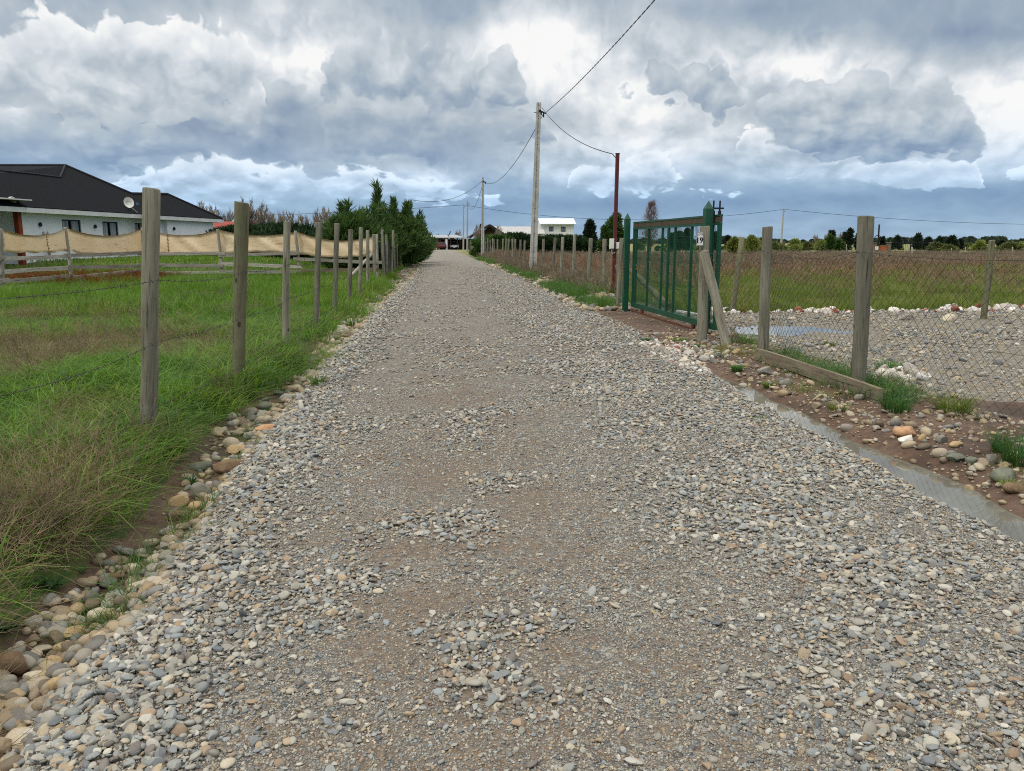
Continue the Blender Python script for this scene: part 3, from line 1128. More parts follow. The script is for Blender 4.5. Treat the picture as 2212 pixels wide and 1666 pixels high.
HEAPS = [(gv(980, 1150), .42, .40), (gv(1030, 1390), .40, .26), (gv(1040, 940), .36, .6), (gv(1050, 1060), .30, .3), (gv(760, 1240), .30, .5), (gv(1000, 900), .5, .5), (gv(1130, 1500), .3, .2)]
BARE = [(gv(930, 1062), .34, .42), (gv(1140, 1200), .30, .30), (gv(905, 1310), .30, .2), (gv(960, 885), .5, .45), (gv(1150, 930), .4, .6), (gv(1000, 860), .4, .5), (gv(1120, 1105), .34, .3), (gv(880, 1210), .34, .26),
        (gv(820, 1430), .30, .2), (gv(1250, 1440), .3, .2)]


def field(lst, x, y):
    s = np.zeros_like(x)
    for (c, rx, ry) in lst:
        s = np.maximum(s, np.exp(-(((x - c[0]) / rx) ** 2 + ((y - c[1]) / ry) ** 2)))
    return s


def road_density(x, y):
    rl, rr = road_l(y), road_r(y)
    left = np.exp(-((x - (rl + 0.22)) / 0.34) ** 2)
    right = sstep(x, 0.7, 1.8)
    nz = fbm(x * 1.6, y * 1.6, 31, 4)
    base = 0.27 + 0.75 * left + 0.58 * right + 1.3 * (nz - 0.5)
    base = base + .8 * field(HEAPS, x, y) * (.4 + 1.2 * fbm(x * 5, y * 5, 33, 2)) - 0.8 * field(BARE, x, y)
    return np.clip(base, 0.02, 1.0)


PP, PR, PS, PI = [], [], [], []
GP, GR, GS, GI = [], [], [], []
for (y0, y1, dn, rmed) in ((1.3, 3.4, 3000, .0080), (3.4, 6, 1900, .0090), (6, 10, 1150, .0108), (10, 17, 520, .014), (17, 30, 200, .018), (30, 48, 50, .024)):
    n = int((y1 - y0) * 4.7 * dn)
    y = rng.uniform(y0, y1, n)
    a, b = road_l(y) - 0.12, road_r(y) + 0.10
    x = rng.uniform(0, 1, n) * (b - a) + a
    d = road_density(x, y)
    ok = (rng.uniform(0, 1, n) < d) & in_view(x, y)
    x, y, d = x[ok], y[ok], d[ok]
    r = rmed * np.exp(rng.normal(0, .42, len(x))) * (0.75 + 0.5 * d)
    r = np.clip(r * (1 + .08 * field(HEAPS, x, y)), .005, .024) * (1 + 0.20 * np.exp(-((x - (road_l(y) + .1)) / .3) ** 2))
    z = road_z(x, y) + r * 0.22 + rng.uniform(0, 1, len(x)) * 0.010 * d
    PP.append(np.stack([x, y, z], 1))
    PR.append(rnd_rot(len(x), .35))
    PS.append(np.stack([r * 1.06, r, r * .78], 1) * rng.uniform(.85, 1.15, (len(x), 3)))
    PI.append(np.where(rng.uniform(0, 1, len(x)) < .68, rng.integers(5, 10, len(x)), rng.integers(0, 5, len(x))))
for (y0, y1, dn, rmed) in ((1.3, 3.0, 11500, .0040), (3.0, 5.0, 6200, .0050), (5, 8, 2900, .0066)):
    n = int((y1 - y0) * 4.7 * dn)
    y = rng.uniform(y0, y1, n)
    a, b = road_l(y) - 0.12, road_r(y) + 0.10
    x = rng.uniform(0, 1, n) * (b - a) + a
    ok = in_view(x, y) & (rng.uniform(0, 1, n) < 1 - 0.75 * field(BARE, x, y))
    x, y = x[ok], y[ok]
    r = rmed * np.exp(rng.normal(0, .35, len(x)))
    GP.append(np.stack([x, y, road_z(x, y) + r * .2], 1))
    GR.append(rnd_rot(len(x), .5))
    GS.append(np.stack([r, r, r], 1))
    GI.append(rng.integers(0, 5, len(x)))
scatter("road_pebbles", PEBBLES, M['gravel_piece'], np.concatenate(PP), np.concatenate(PR), np.concatenate(PS), np.concatenate(PI))
scatter("road_grit", GRIT, M['gravel_piece'], np.concatenate(GP), np.concatenate(GR), np.concatenate(GS), np.concatenate(GI))

# cobbles in the gutter on the left
n = 16000
y = 1.3 + (60 - 1.3) * rng.uniform(0, 1, n) ** 2.2
gl, rl = GRASS_L(y), road_l(y)
t = rng.uniform(-0.10, 1.12, n)
x = gl + (rl - gl) * t
dd = 0.20 + 0.40 * sstep(t, 0.55, 1.0) + 0.9 * (fbm(x * 1.8, y * 1.2, 41) - .5)
dd = dd * np.where(y > 8, 1.5, 1.0)
ok = (rng.uniform(0, 1, n) < dd) & in_view(x, y, 2.0)
x, y, t = x[ok], y[ok], t[ok]
r = np.exp(rng.normal(math.log(.023), .50, len(x))) * (1.15 - .45 * sstep(t, .6, 1.0)) * np.clip(.75 + y / 16, .8, 1.6)
r = np.clip(r, .008, np.where(y < 6, .042, .08))
scatter("gutter_stones", COBBLES, M['tan_piece'], np.stack([x, y, hz(x, y) + r * .28], 1), rnd_rot(len(x), .25), np.stack([r, r, r], 1) * rng.uniform(.85, 1.15, (len(x), 3)), rng.integers(0, 10, len(x)))

# stones and chips on the bank right of the road
n = 15000
y = 1.5 + 17 * rng.uniform(0, 1, n) ** 1.4
wr = np.where(y < 9.3, WATER_R(np.clip(y, 0, 9.3)), road_r(y))
x = wr + 0.05 + rng.uniform(0, 1, n) * (4.75 - wr)
ok = in_view(x, y) & (rng.uniform(0, 1, n) < .25 + 1.3 * (fbm(x * 2.2, y * 2.2, 51) - .25))
ok &= ~((y > 13.0) & (y < 17.6) & (rng.uniform(0, 1, n) < .85))
x, y = x[ok], y[ok]
r = np.clip(np.exp(rng.normal(math.log(.0098), .72, len(x))), .003, .058)
scatter("bank_stones", COBBLES, M['tan_piece'], np.stack([x, y, hz(x, y) + r * .25], 1), rnd_rot(len(x), .3), np.stack([r, r, r], 1), rng.integers(0, 10, len(x)))

# verge stones along the right side beyond the gate
n = 5200
y = 17 + 45 * rng.uniform(0, 1, n) ** 1.6
x = road_r(y) + rng.uniform(-.15, 1.1, n) ** 1.0
ok = (rng.uniform(0, 1, n) < .25 + 1.2 * (fbm(x * 1.2, y * .8, 52) - .35))
x, y = x[ok], y[ok]
r = np.clip(np.exp(rng.normal(math.log(.05), .4, len(x))), .02, .13)
scatter("verge_stones", COBBLES, M['tan_piece'], np.stack([x, y, hz(x, y) + r * .3], 1), rnd_rot(len(x), .3), np.stack([r, r, r], 1), rng.integers(0, 10, len(x)))

# yard gravel
n = 60000
y = rng.uniform(3.0, 16.2, n)
x = 4.6 + (15 - 4.6) * rng.uniform(0, 1, n)
pat = 1.25 * (fbm(x * .6, y * .9, 61) - .22) * (1 - .75 * np.exp(-((y - 13.2) / 1.1) ** 2) * sstep(x, 8, 9.5))
ok = in_view(x, y, 1.0) & (yard_mask(x, y) > .5) & (rng.uniform(0, 1, n) < pat)
ok &= ~((np.abs(x - cen.x) < 1.7) & (np.abs(y - cen.y) < .55) & (rng.uniform(0, 1, n) < .93))
x, y = x[ok], y[ok]
r = np.clip(np.exp(rng.normal(math.log(.018), .45, len(x))), .006, .06)
scatter("yard_stones", PEBBLES, M['yard_piece'], np.stack([x, y, hz(x, y) + .012 + r * .25], 1), rnd_rot(len(x), .3), np.stack([r, r, r], 1), rng.integers(0, 10, len(x)))

# white plaster rubble: beside the gate, along the far edge of the yard, and a heap inside the fence
PP = []
for (vx, vy, rx, ry, cnt, rm) in ((1470, 760, .50, .70, 300, .022), (1440, 748, .4, .5, 90, .026), (1945, 812, .32, .30, 150, .04), (1490, 790, .2, .6, 120, .022)):
    p = flat(vx, vy)
    a = rng.normal(0, .5, (cnt, 2)) * (rx, ry)
    PP.append(np.stack([p.x + a[:, 0], p.y + a[:, 1], np.full(cnt, rm)], 1))
cnt = 480
xx = 5.6 + 11 * rng.uniform(0, 1, cnt)
yy_ = 16.15 + rng.normal(0, .16, cnt) + .25 * (fbm(xx * .6, xx * 0, 71) - .5)
rr0 = np.where((xx > 7.8) & (fbm(xx * 1.1, xx * 0 + 3, 72) > .45), .075, .04)
PP.append(np.stack([xx, yy_, rr0], 1))
PP = np.concatenate(PP)
r = np.clip(PP[:, 2] * np.exp(rng.normal(0, .45, len(PP))), .01, .17)
scatter("rubble", CHUNKS, M['white_piece'], np.stack([PP[:, 0], PP[:, 1], hz(PP[:, 0], PP[:, 1]) + r * .3], 1), rnd_rot(len(PP), .5), np.stack([r, r, r], 1), rng.integers(0, 6, len(PP)))


# ---------------------------------------------------------------- single rocks large enough to point at
def one_stone_mat(name, c1, c2):
    return plain(name, c1, c2, 14, 0.8, 0, 0.5, 90, 0.3, 8)


RM = {k: one_stone_mat(k + '_rock', srgb(*a), srgb(*b)) for k, a, b in (
    ('grey', (138, 134, 124), (112, 108, 100)), ('tan', (178, 154, 116), (150, 128, 94)), ('pale', (204, 194, 172), (178, 166, 142)), ('white', (222, 218, 208), (190, 184, 174)),
    ('green', (116, 118, 102), (92, 96, 84)), ('brown', (126, 104, 80), (100, 82, 64)), ('orange', (188, 148, 112), (160, 124, 92)), ('rough', (150, 146, 136), (116, 110, 100)))}
zA = zz(0, 1300, .6329)
zB = zz(0, 2000, .6434)


def rock(pt, wpx, asp, mat, label, sub=3, ang=0.0, rz=None, seed=0):
    """one rock standing where the picture shows it; wpx = its width there in measuring pixels"""
    p = G(*pt)
    w = wpx * (p - cam.location).length / 1664.0 / 2
    me = stone_mesh("rock", 4, 300 + seed, 1.0, max(ang, .3), 0.36)
    co = np.array([v.co[:] for v in me.vertices])
    co /= np.abs(co).max(0)
    co *= (w, w * .78, w * asp)
    n = co / (w + 1e-9)
    co *= (1 + .16 * (fbm(n[:, 0] * 2.2 + n[:, 2] * 2, n[:, 1] * 2.2, seed) - .5))[:, None]
    me.vertices.foreach_set('co', co.astype(np.float32).ravel())
    me.update()
    o = link_mesh("rock", me, RM[mat], None, ang == 0)
    o.location = (p.x, p.y + w * .35, p.z + w * asp * .48)
    o.rotation_euler = (0, 0, rz if rz is not None else (seed * 1.3) % 0.8 - .4)
    tag(o, label, "rock")
    return o


rock(z6(562, 312), 32, .85, 'rough', "rough grey angular block wedged under the leaning plank", ang=1.0, seed=1)
rock(z6(702, 378), 31, .62, 'grey', "rounded grey boulder in the weeds below the middle of the plank", seed=2)
rock(z6(1462, 705), 46, .55, 'orange', "flat orange sandstone rock on the bank just behind a white rock", seed=3)
rock(z6(1472, 748), 33, .62, 'white', "white quartz rock in front of the flat orange rock", ang=.6, seed=4)
rock(z6(1795, 862), 36, .50, 'green', "dark green tilted rock on the bank between two tan stones and the water", seed=5)
rock(z6(1872, 1018), 25, .80, 'green', "round grey-green stone just above the waterline", seed=6)
rock(z6(2010, 885), 25, 1.25, 'grey', "tall grey block standing against the big grass clump", ang=.7, seed=7)
rock(z6(2100, 985), 50, .55, 'green', "broad grey-green boulder lying half under overhanging grass", seed=8)
rock(z6(1556, 835), 18, 1.1, 'tan', "upright egg-shaped tan stone on the bank above the water", seed=9)
rock(z6(1790, 772), 26, .55, 'tan', "tan stone resting at the top of the bank beside bare mud", seed=10)
rock(z6(1690, 745), 25, .85, 'grey', "blunt grey stone at the edge of the bare mud", ang=.5, seed=11)
rock(z6(1398, 636), 22, .95, 'grey', "grey stone touching the blue-green grass past the end of the plank", seed=12)
rock(z6(2165, 1080), 40, .5, 'brown', "low brown rock under the grass at the water's bend", seed=13)
rock(z6(1210, 866), 26, .28, 'tan', "flat tan slab at the gravel edge, half in the water", seed=14)
rock(z6(1722, 1150), 32, .40, 'orange', "orange-tan stone on the gravel lip of the ditch", seed=15)
rock(z6(2035, 1262), 20, .35, 'orange', "small orange slab lying alone in the ditch water", seed=16)
rock(z9(1990, 965), 19, .85, 'tan', "round tan boulder beside the foot of the leaning brace", seed=17)
rock(z9(1680, 1005), 24, .62, 'green', "grey-green sloping rock left of the brace foot", seed=18)
rock(z9(1372, 765), 13, .6, 'grey', "smooth grey stone against the foot of the numbered post", seed=19)
rock(z9(1650, 880), 15, .6, 'grey', "grey cobble on the red soil behind the sloping rock", seed=20)
rock(z9(760, 850), 15, .6, 'brown', "brown rubble lump at the roadside in front of the gate", ang=.8, seed=21)
rock(z5(1280, 1082), 29, .62, 'rough', "square grey concrete lump on the far rim of the yard", ang=1.0, seed=22)
rock(z5(1612, 1095), 26, .85, 'pale', "tall cream boulder on the far rim of the yard", seed=23)
rock(z5(320, 1080), 18, .6, 'pale', "low cream stone on the rim of the puddle", seed=24)
rock(z5(1155, 1590), 24, .62, 'brown', "brown broken brick lump in the rubble heap behind the fence", ang=1.0, seed=25)
rock(z5(1285, 1590), 24, .55, 'pale', "white plaster lump with paint remains in the rubble heap", ang=.8, seed=26)
rock(z3(1365, 1348), 13, .7, 'pale', "pale boulder in the verge grass below the red pole", seed=27)
rock(z3(1397, 1515), 10, .8, 'pale', "pale round stone at the road edge before the gate", seed=28)
rock(z3(790, 1150), 9, .5, 'pale', "pale stone in the verge at the foot of the nearest concrete pole", seed=29)
rock(zB(70, 1080), 58, .95, 'brown', "largest grey-brown boulder in the gutter, cut by the picture's left edge", seed=30)
rock(zB(30, 1225), 52, .75, 'grey', "smooth grey boulder leaning on the largest gutter boulder", seed=31)
rock(zB(440, 845), 48, .52, 'tan', "oval tan cobble lying across the muddy gutter", seed=32)
rock(zB(598, 735), 40, .72, 'pale', "pale cream cobble with a blunt end, beside dry stalks", seed=33)
rock(zB(312, 1030), 37, .72, 'tan', "squat tan cobble in the mud between grass and gravel", seed=34)
rock(zB(205, 1125), 38, .68, 'pale', "cream oval cobble right of the smooth grey boulder", seed=35)
rock(zB(345, 1160), 35, .72, 'tan', "tan cobble with a chipped side, near the gravel edge", ang=.3, seed=36)
rock(zB(820, 440), 31, .72, 'pale', "pale cobble, middle of a row of three in the gutter", seed=37)
rock(zB(700, 490), 34, .5, 'brown', "brown wet cobble below the row of three", seed=38)
rock(zA(1258, 1085), 43, .95, 'grey', "big grey boulder with a lichen patch among tan cobbles", seed=39)
rock(zA(1243, 1165), 38, .68, 'tan', "rounded tan cobble leaning on the big grey boulder", seed=40)
rock(zA(1120, 1130), 44, .6, 'tan', "tan boulder tucked under the bank left of the big grey boulder", seed=41)
rock(zA(1440, 915), 68, .48, 'brown', "broad brown boulder sunk into the gravel edge", ang=.5, seed=42)
rock(zA(1250, 905), 52, .40, 'green', "flat olive stone beside a grass tuft", seed=43)
rock(zA(1500, 798), 56, .36, 'tan', "long flat tan stone in front of the nearest fence post", seed=44)
rock(zA(1575, 712), 33, .6, 'grey', "smooth grey cobble above the long flat tan stone", seed=45)
rock(zA(1682, 660), 51, .32, 'orange', "long orange-tan stone at the gravel edge below the second post", seed=46)
rock(zA(1115, 1228), 42, .62, 'brown', "angular wet brown rock in the gutter", ang=.6, seed=47)

# ================================================================ timber pieces
def frame_to(a, b, up=None):
    z = (Vector(b) - Vector(a)).normalized()
    ref = Vector(up) if up else (Vector((0, 1, 0)) if abs(z.y) < 0.9 else Vector((1, 0, 0)))
    x = ref.cross(z).normalized()
    y = z.cross(x)
    return Matrix((x, y, z)).transposed()


def place(o, a, R, parent):
    off = WLOC[parent.name] if parent else Vector((0, 0, 0))
    o.matrix_local = Matrix.Translation(Vector(a) - off) @ R.to_4x4()


def log_part(name, a, b, r0, r1, mat, parent, seed=0, n=14, cut=0.0, bow=0.0):
    """a round pole from a to b with wobble, flare at the cut and a chamfered end"""
    a, b = Vector(a), Vector(b)
    L = (b - a).length
    r = random.Random(seed * 7 + 3)
    k = 12
    vs, fs = [], []
    wob = [(r.uniform(-1, 1), r.uniform(-1, 1)) for _ in range(4)]
    lob = [r.uniform(0, 6.28) for _ in range(3)]
    for i in range(k + 1):
        t = i / k
        zz_ = t * L
        rad = r0 + (r1 - r0) * t
        rad *= 1 + 0.03 * math.sin(5 * t + lob[0])
        if i == k:
            rad *= 0.93
        if i == k - 1:
            zz_ = L - 0.012
        cx = sum(w[0] * math.sin((j + 1) * math.pi * t) for j, w in enumerate(wob)) * 0.004 + bow * math.sin(math.pi * t)
        cy = sum(w[1] * math.sin((j + 1) * math.pi * t) for j, w in enumerate(wob)) * 0.004
        for j in range(n):
            an = 2 * math.pi * j / n
            q = rad * (1 + 0.05 * math.sin(2 * an + lob[1] + t) + 0.035 * math.sin(3 * an + lob[2] - 2 * t))
            zt = zz_ + (cut * math.cos(an + lob[0]) * rad if i >= k - 1 else 0)
            vs.append((cx + q * math.cos(an), cy + q * math.sin(an), zt))
    for i in range(k):
        for j in range(n):
            p, q = i * n + j, i * n + (j + 1) % n
            fs.append((p, q, q + n, p + n))
    fs.append(tuple(range(n - 1, -1, -1)))
    fs.append(tuple(k * n + j for j in range(n)))
    me = bpy.data.meshes.new(name)
    me.from_pydata(vs, [], fs)
    me.update()
    o = link_mesh(name, me, mat, parent, True)
    for p in me.polygons:
        if len(p.vertices) > 4:
            p.use_smooth = False
    place(o, a, frame_to(a, b), parent)
    return o


def board_part(name, a, b, w, h, mat, parent, seed=0, up=(0, 0, 1), warp=0.006):
    """sawn board from a to b, h high, w thick, slightly warped, its grain running along it"""
    a, b = Vector(a), Vector(b)
    L = (b - a).length
    r = random.Random(seed * 11 + 5)
    k = 8
    vs, fs = [], []
    p1, p2 = r.uniform(0, 6), r.uniform(0, 6)
    for i in range(k + 1):
        t = i / k
        dx = warp * math.sin(3.1 * t + p1)
        dy = warp * math.sin(2.3 * t + p2)
        hh = h / 2 * (1 + .05 * math.sin(9 * t + p1))
        for sx, sy in ((-1, -1), (1, -1), (1, 1), (-1, 1)):
            vs.append((sx * hh + dx, sy * w / 2 + dy, t * L))
    for i in range(k):
        for j in range(4):
            p, q = i * 4 + j, i * 4 + (j + 1) % 4
            fs.append((p, q, q + 4, p + 4))
    fs += [(3, 2, 1, 0), tuple(k * 4 + j for j in range(4))]
    me = bpy.data.meshes.new(name)
    me.from_pydata(vs, [], fs)
    me.update()
    o = link_mesh(name, me, mat, parent)
    z = (b - a).normalized()
    u = Vector(up)
    x = (u - z * u.dot(z)).normalized()
    R = Matrix((x, z.cross(x), z)).transposed()
    if parent:
        place(o, a, R, parent)
    else:
        o.matrix_local = Matrix.Translation(a) @ R.to_4x4()
        WLOC[o.name] = a
    return o


def catenary(a, b, sag, k=24):
    a, b = Vector(a), Vector(b)
    return [a.lerp(b, i / k) - Vector((0, 0, 4 * sag * (i / k) * (1 - i / k))) for i in range(k + 1)]


def project(p):
    q = CAM_R.transposed() @ (Vector(p) - cam.location)
    return 1106 + 1664 * q.x / -q.z, 833 - 1664 * q.y / -q.z


def barbed(mb, pts, r=0.002, step=0.14, seed=0):
    rr = random.Random(seed)
    mb.tube(pts, r, 4)
    for i in range(len(pts) - 1):
        a, b = pts[i], pts[i + 1]
        L = (b - a).length
        d = (b - a).normalized()
        t = rr.uniform(0, step)
        while t < L:
            c = a + d * t
            for _ in range(2):
                v = Vector((rr.gauss(0, 1), rr.gauss(0, 1), rr.gauss(0, 1)))
                v = (v - d * v.dot(d)).normalized() * 0.014
                mb.tube([c - v, c + v], r * .7, 3, False)
            t += step


# ---------------------------------------------------------------- left roadside fence
LP = [((327, 408), (322, 940), 31, 0), ((522, 437), (514, 832), 25.5, 1), (z2(540, 405), z2(525, 1545), 14.6, 2), (z2(820, 415), z2(793, 1345), 12.8, 3), (z2(980, 420), z2(962, 1205), 11, 4),
      (z2(1100, 475), z2(1088, 1135), 9.3, 5), (z2(1192, 458), z2(1183, 1065), 8.8, 6), (z2(1249, 482), z2(1252, 985), 7.4, 7), (z2(1306, 518), z2(1312, 925), 6.8, 8)]
lf = empty("wire_fence", G(*LP[0][1]), "barbed wire fence on round timber posts between the left meadow and the stony gutter", "fence")
lp_pts = []
for top, base, w, s in LP:
    b = G(*base)
    dist = (b - cam.location).length
    t = at_y(top[0], top[1], b.y + 0.02)
    r = w * dist / 1664 / 2
    b0 = b - (t - b).normalized() * 0.25
    log_part("post", b0, t, r * .97, r * (1.08 if s == 1 else 1.0), M['post_green'] if s == 1 else M['post'], lf, s, 16, 0.10)
    lp_pts.append((b, t, r))
near_post = (onground(-2.2, 3.35), Vector((-2.2, 3.35, 1.9)), .058)
log_part("post", near_post[0] - Vector((0, 0, .25)), near_post[1], .06, .058, M['post'], lf, 31, 16, .1)
chain = [near_post] + lp_pts
for h in (0.22, 0.70, 1.14):
    mb = MB()
    pts = []
    for i in range(len(chain) - 1):
        (b0, t0, r0), (b1, t1, r1) = chain[i], chain[i + 1]
        f0, f1 = h / max(.5, (t0 - b0).z), h / max(.5, (t1 - b1).z)
        p, q = b0.lerp(t0, f0) + Vector((r0 + .004, 0, 0)), b1.lerp(t1, f1) + Vector((r1 + .004, 0, 0))
        seg = catenary(p, q, random.Random(i * 9 + int(h * 100)).uniform(.02, .06), 8)
        pts += seg if not pts else seg[1:]
    barbed(mb, pts, .0022, .13, int(h * 100))
    mb.build("barbed_wire", M['wire'], lf)

# ---------------------------------------------------------------- dark netting fence along the hedge
nfp = [G(*z2(1333, 915)), onground(-2.15, 30.5), onground(-2.2, 33), onground(-2.2, 36), onground(-2.25, 39.5), onground(-2.3, 43), onground(-2.3, 47), onground(-2.35, 51)]
nf = empty("netting_fence", nfp[1], "pole fence hung with black netting in front of the roadside cypresses", "fence")
for i, p in enumerate(nfp[1:]):
    lean = random.Random(i + 60).uniform(-.10, .16)
    log_part("post", p - Vector((0, 0, .2)), p + Vector((lean, .05, random.Random(i).uniform(1.75, 2.0))), .055, .05, M['post'], nf, 60 + i, 10)
m, nt, out = new_mat("black_netting")
pos = coords(nt)
tr = nt.new('ShaderNodeBsdfTransparent')
pb = nt.new('ShaderNodeBsdfPrincipled')
pb.inputs['Base Color'].default_value = srgb(52, 52, 50)
pb.inputs['Roughness'].default_value = .9
mx = nt.new('ShaderNodeMixShader')
nt.put(mx.inputs[0], nt.lin(nt.noise(pos, 3, 3, .5), .3, .7, .70, .92))
nt.l.new(tr.outputs[0], mx.inputs[1])
nt.l.new(pb.outputs[0], mx.inputs[2])
nt.l.new(mx.outputs[0], out.inputs[0])
M['net'] = m
V_, F_ = [], []
k = 0
for i in range(1, len(nfp) - 1):
    for j in range(9 if i == len(nfp) - 2 else 8):
        t = j / 8
        p = nfp[i].lerp(nfp[i + 1], t)
        for q in range(5):
            h = .04 + 1.45 * q / 4
            if q == 4:
                h -= .16 * math.sin(math.pi * t) * (1 + .4 * math.sin(i * 3))
            V_.append((p.x - .07 + .03 * math.sin(7 * t + i + q), p.y, p.z + h))
        if k:
            for q in range(4):
                a = (k - 1) * 5 + q
                F_.append((a, a + 5, a + 6, a + 1))
        k += 1
V_ = np.array(V_) - np.array(WLOC[nf.name])
link_mesh("netting", np_mesh("netting", V_, np.array(F_)), M['net'], nf, True)

# ---------------------------------------------------------------- rail fence with its shade cloth
RPX = [(z1(-330, 670), z1(-310, 1080)), (z1(5, 690), z1(8, 1075)), (z1(575, 678), z1(630, 1095)), (z1(1252, 680), z1(1275, 1105)), (z1(1920, 692), z1(1965, 1132)),
       (z2(612, 487), z2(660, 915)), (z2(1330, 518), z2(1333, 917))]
RP = []
for top, base in RPX:
    b = G(*base)
    b.z = hzf(b.x, b.y)
    t = at_y(top[0], top[1], b.y)
    RP.append((b, t))
rf = empty("rail_fence", RP[2][0], "silver-grey split-rail fence with leaning posts in front of the long white house", "fence")
for i, (b, t) in enumerate(RP):
    log_part("post", b - (t - b).normalized() * .3, t, .065, .055, M['rail'], rf, 80 + i, 8, .1)
for i in range(len(RP) - 1):
    (b0, t0), (b1, t1) = RP[i], RP[i + 1]
    if i == len(RP) - 2:
        hs = (.10, .38, .72)
    else:
        hs = (.07, .30, .55, .95)
    for j, h in enumerate(hs):
        r = random.Random(i * 10 + j)
        p = b0 + (t0 - b0) * (h / (t0 - b0).length) + Vector((0, -.08, r.uniform(-.05, .05)))
        q = b1 + (t1 - b1) * (h / (t1 - b1).length) + Vector((0, -.08, r.uniform(-.05, .05)))
        ext = (q - p).normalized() * r.uniform(.05, .25)
        board_part("rail", p - ext, q + ext, .045, .12, M['rail'] if not (i == 5 and j < 2) else M['plank'], rf, i * 10 + j, (0, 0, 1), .02)
log_part("brace", G(*z2(1040, 950)), at_y(*z2(1290, 690), RP[-1][0].y - .05), .06, .05, M['rail'], rf, 99, 8)

m, nt, out = new_mat("tan_shade_cloth")
pos = coords(nt)
c = nt.mix(nt.smooth(nt.noise(pos, 1.2, 5, .6), .35, .7), srgb(246, 228, 196), srgb(240, 217, 180))
c = nt.mix(nt.m('MULTIPLY', nt.smooth(nt.noise(nt.vm('MULTIPLY', pos, (1, 1, 6)), 1.6, 4, .6), .58, .72), .5), c, srgb(150, 116, 78))
pb = nt.new('ShaderNodeBsdfPrincipled')
nt.put(pb.inputs['Base Color'], c)
pb.inputs['Roughness'].default_value = .9
tl = nt.new('ShaderNodeBsdfTranslucent')
nt.put(tl.inputs[0], c)
mx = nt.new('ShaderNodeMixShader')
mx.inputs[0].default_value = .35
nt.l.new(pb.outputs[0], mx.inputs[1])
nt.l.new(tl.outputs[0], mx.inputs[2])
nt.l.new(mx.outputs[0], out.inputs[0])
M['cloth'] = m
# each span: sag of the top edge, height of the bottom edge at its ends and in the middle
spans = [(.18, 1.05, .98), (.20, 1.12, 1.08), (.27, 1.12, .92), (.24, .92, .92), (.19, .90, 1.02), (.28, .96, .82)]
mb = MB()
cols = []
for i, (sag, e0, mid) in enumerate(spans):
    (b0, t0), (b1, t1) = RP[i], RP[i + 1]
    nn = 22
    for j in range(nn + (1 if i == len(spans) - 1 else 0)):
        u = j / nn
        bb, tt = b0.lerp(b1, u), t0.lerp(t1, u)
        nxt = spans[min(i + 1, len(spans) - 1)][1]
        ee = e0 * (1 - u) + nxt * u
        zt = tt.z - .03 - sag * 4 * u * (1 - u)
        zb_ = bb.z + ee + (mid - ee) * 4 * u * (1 - u) + .02 * math.sin(23 * u + i)
        col_ = []
        for q in range(7):
            s = q / 6
            z = zb_ + (zt - zb_) * s
            wr = .05 * math.sin(6 * u * math.pi + 5 * s + i) * (1 - abs(2 * s - 1) * .4) + .03 * math.sin(31 * u + 9 * s)
            x = bb.x * (1 - z / 2.2) + tt.x * (z / 2.2)
            col_.append(Vector((x, bb.y + .13 + wr, z)))
        cols.append(col_)
V_, F_ = [], []
for side, dy in ((0, 0.0), (1, .006)):
    for c_ in cols:
        for p in c_:
            V_.append((p.x, p.y + dy, p.z))
nC, off = len(cols), len(cols) * 7
for i in range(nC - 1):
    for q in range(6):
        a = i * 7 + q
        F_.append((a, a + 7, a + 8, a + 1))
        F_.append((a + off, a + 1 + off, a + 8 + off, a + 7 + off))
    for q in (0, 6):
        a = i * 7 + q
        F_.append((a, a + off, a + 7 + off, a + 7))
cl = empty("shade_cloth", RP[2][0] + Vector((0, .13, 1.1)), "long tan shade cloth sagging between the rail fence posts", "shade cloth")
V_ = np.array(V_) - np.array(WLOC[cl.name])
link_mesh("fabric", np_mesh("fabric", V_, np.array(F_)), M['cloth'], cl, True)
M['seam'] = plain("seam_thread", srgb(140, 100, 60), srgb(110, 78, 46), 30, .9)
for ci in (36, 73):
    mb = MB()
    mb.tube([p + Vector((0, -.008, 0)) for p in cols[ci]], .012, 5)
    for p0, p1 in zip(cols[ci], cols[ci][1:]):
        c0 = p0.lerp(p1, .5)
        mb.tube([c0 + Vector((-.05, -.012, .02)), c0 + Vector((.05, -.012, -.02))], .007, 4)
    mb.build("seam", M['seam'], cl)
mb = MB()
mb.tube([c_[6] + Vector((0, .003, .004)) for c_ in cols], .008, 5)
mb.build("hem_cord", M['seam'], cl)

# ---------------------------------------------------------------- long white house on the left
M['render_white'] = plain("white_wall_render", srgb(238, 240, 242), srgb(226, 228, 230), 1.2, .85, 0, .02, 12, .2, 6, (1, 1, .5))
M['fascia'] = plain("white_fascia", srgb(226, 226, 224), srgb(206, 206, 204), 2, .6)
M['timber_red'] = plain("red_brown_timber", srgb(132, 58, 30), srgb(104, 44, 24), 5, .6, 0, .2, 40, .3, 5, (1, 1, .2))
M['glass'] = plain("dark_window_glass", srgb(26, 30, 36), srgb(20, 22, 26), 1, .06, 0, 0, 10, .6)
M['frame_dark'] = plain("dark_window_frame", srgb(34, 36, 42), srgb(28, 30, 34), 4, .45)
M['curtain'] = plain("pale_curtain", srgb(170, 176, 182), srgb(120, 128, 136), 9, .95, 0, .3, 30, .1, 3, (1, 1, .02))
m, nt, out = new_mat("black_shingle_roof")
pos = coords(nt)
sp = nt.new('ShaderNodeSeparateXYZ')
nt.put(sp.inputs[0], pos)
row = nt.m('FRACT', nt.m('MULTIPLY', sp.outputs[2], 9.0))
c = nt.mix(nt.smooth(nt.noise(pos, 14, 4, .6), .35, .65), srgb(22, 23, 26), srgb(32, 33, 36))
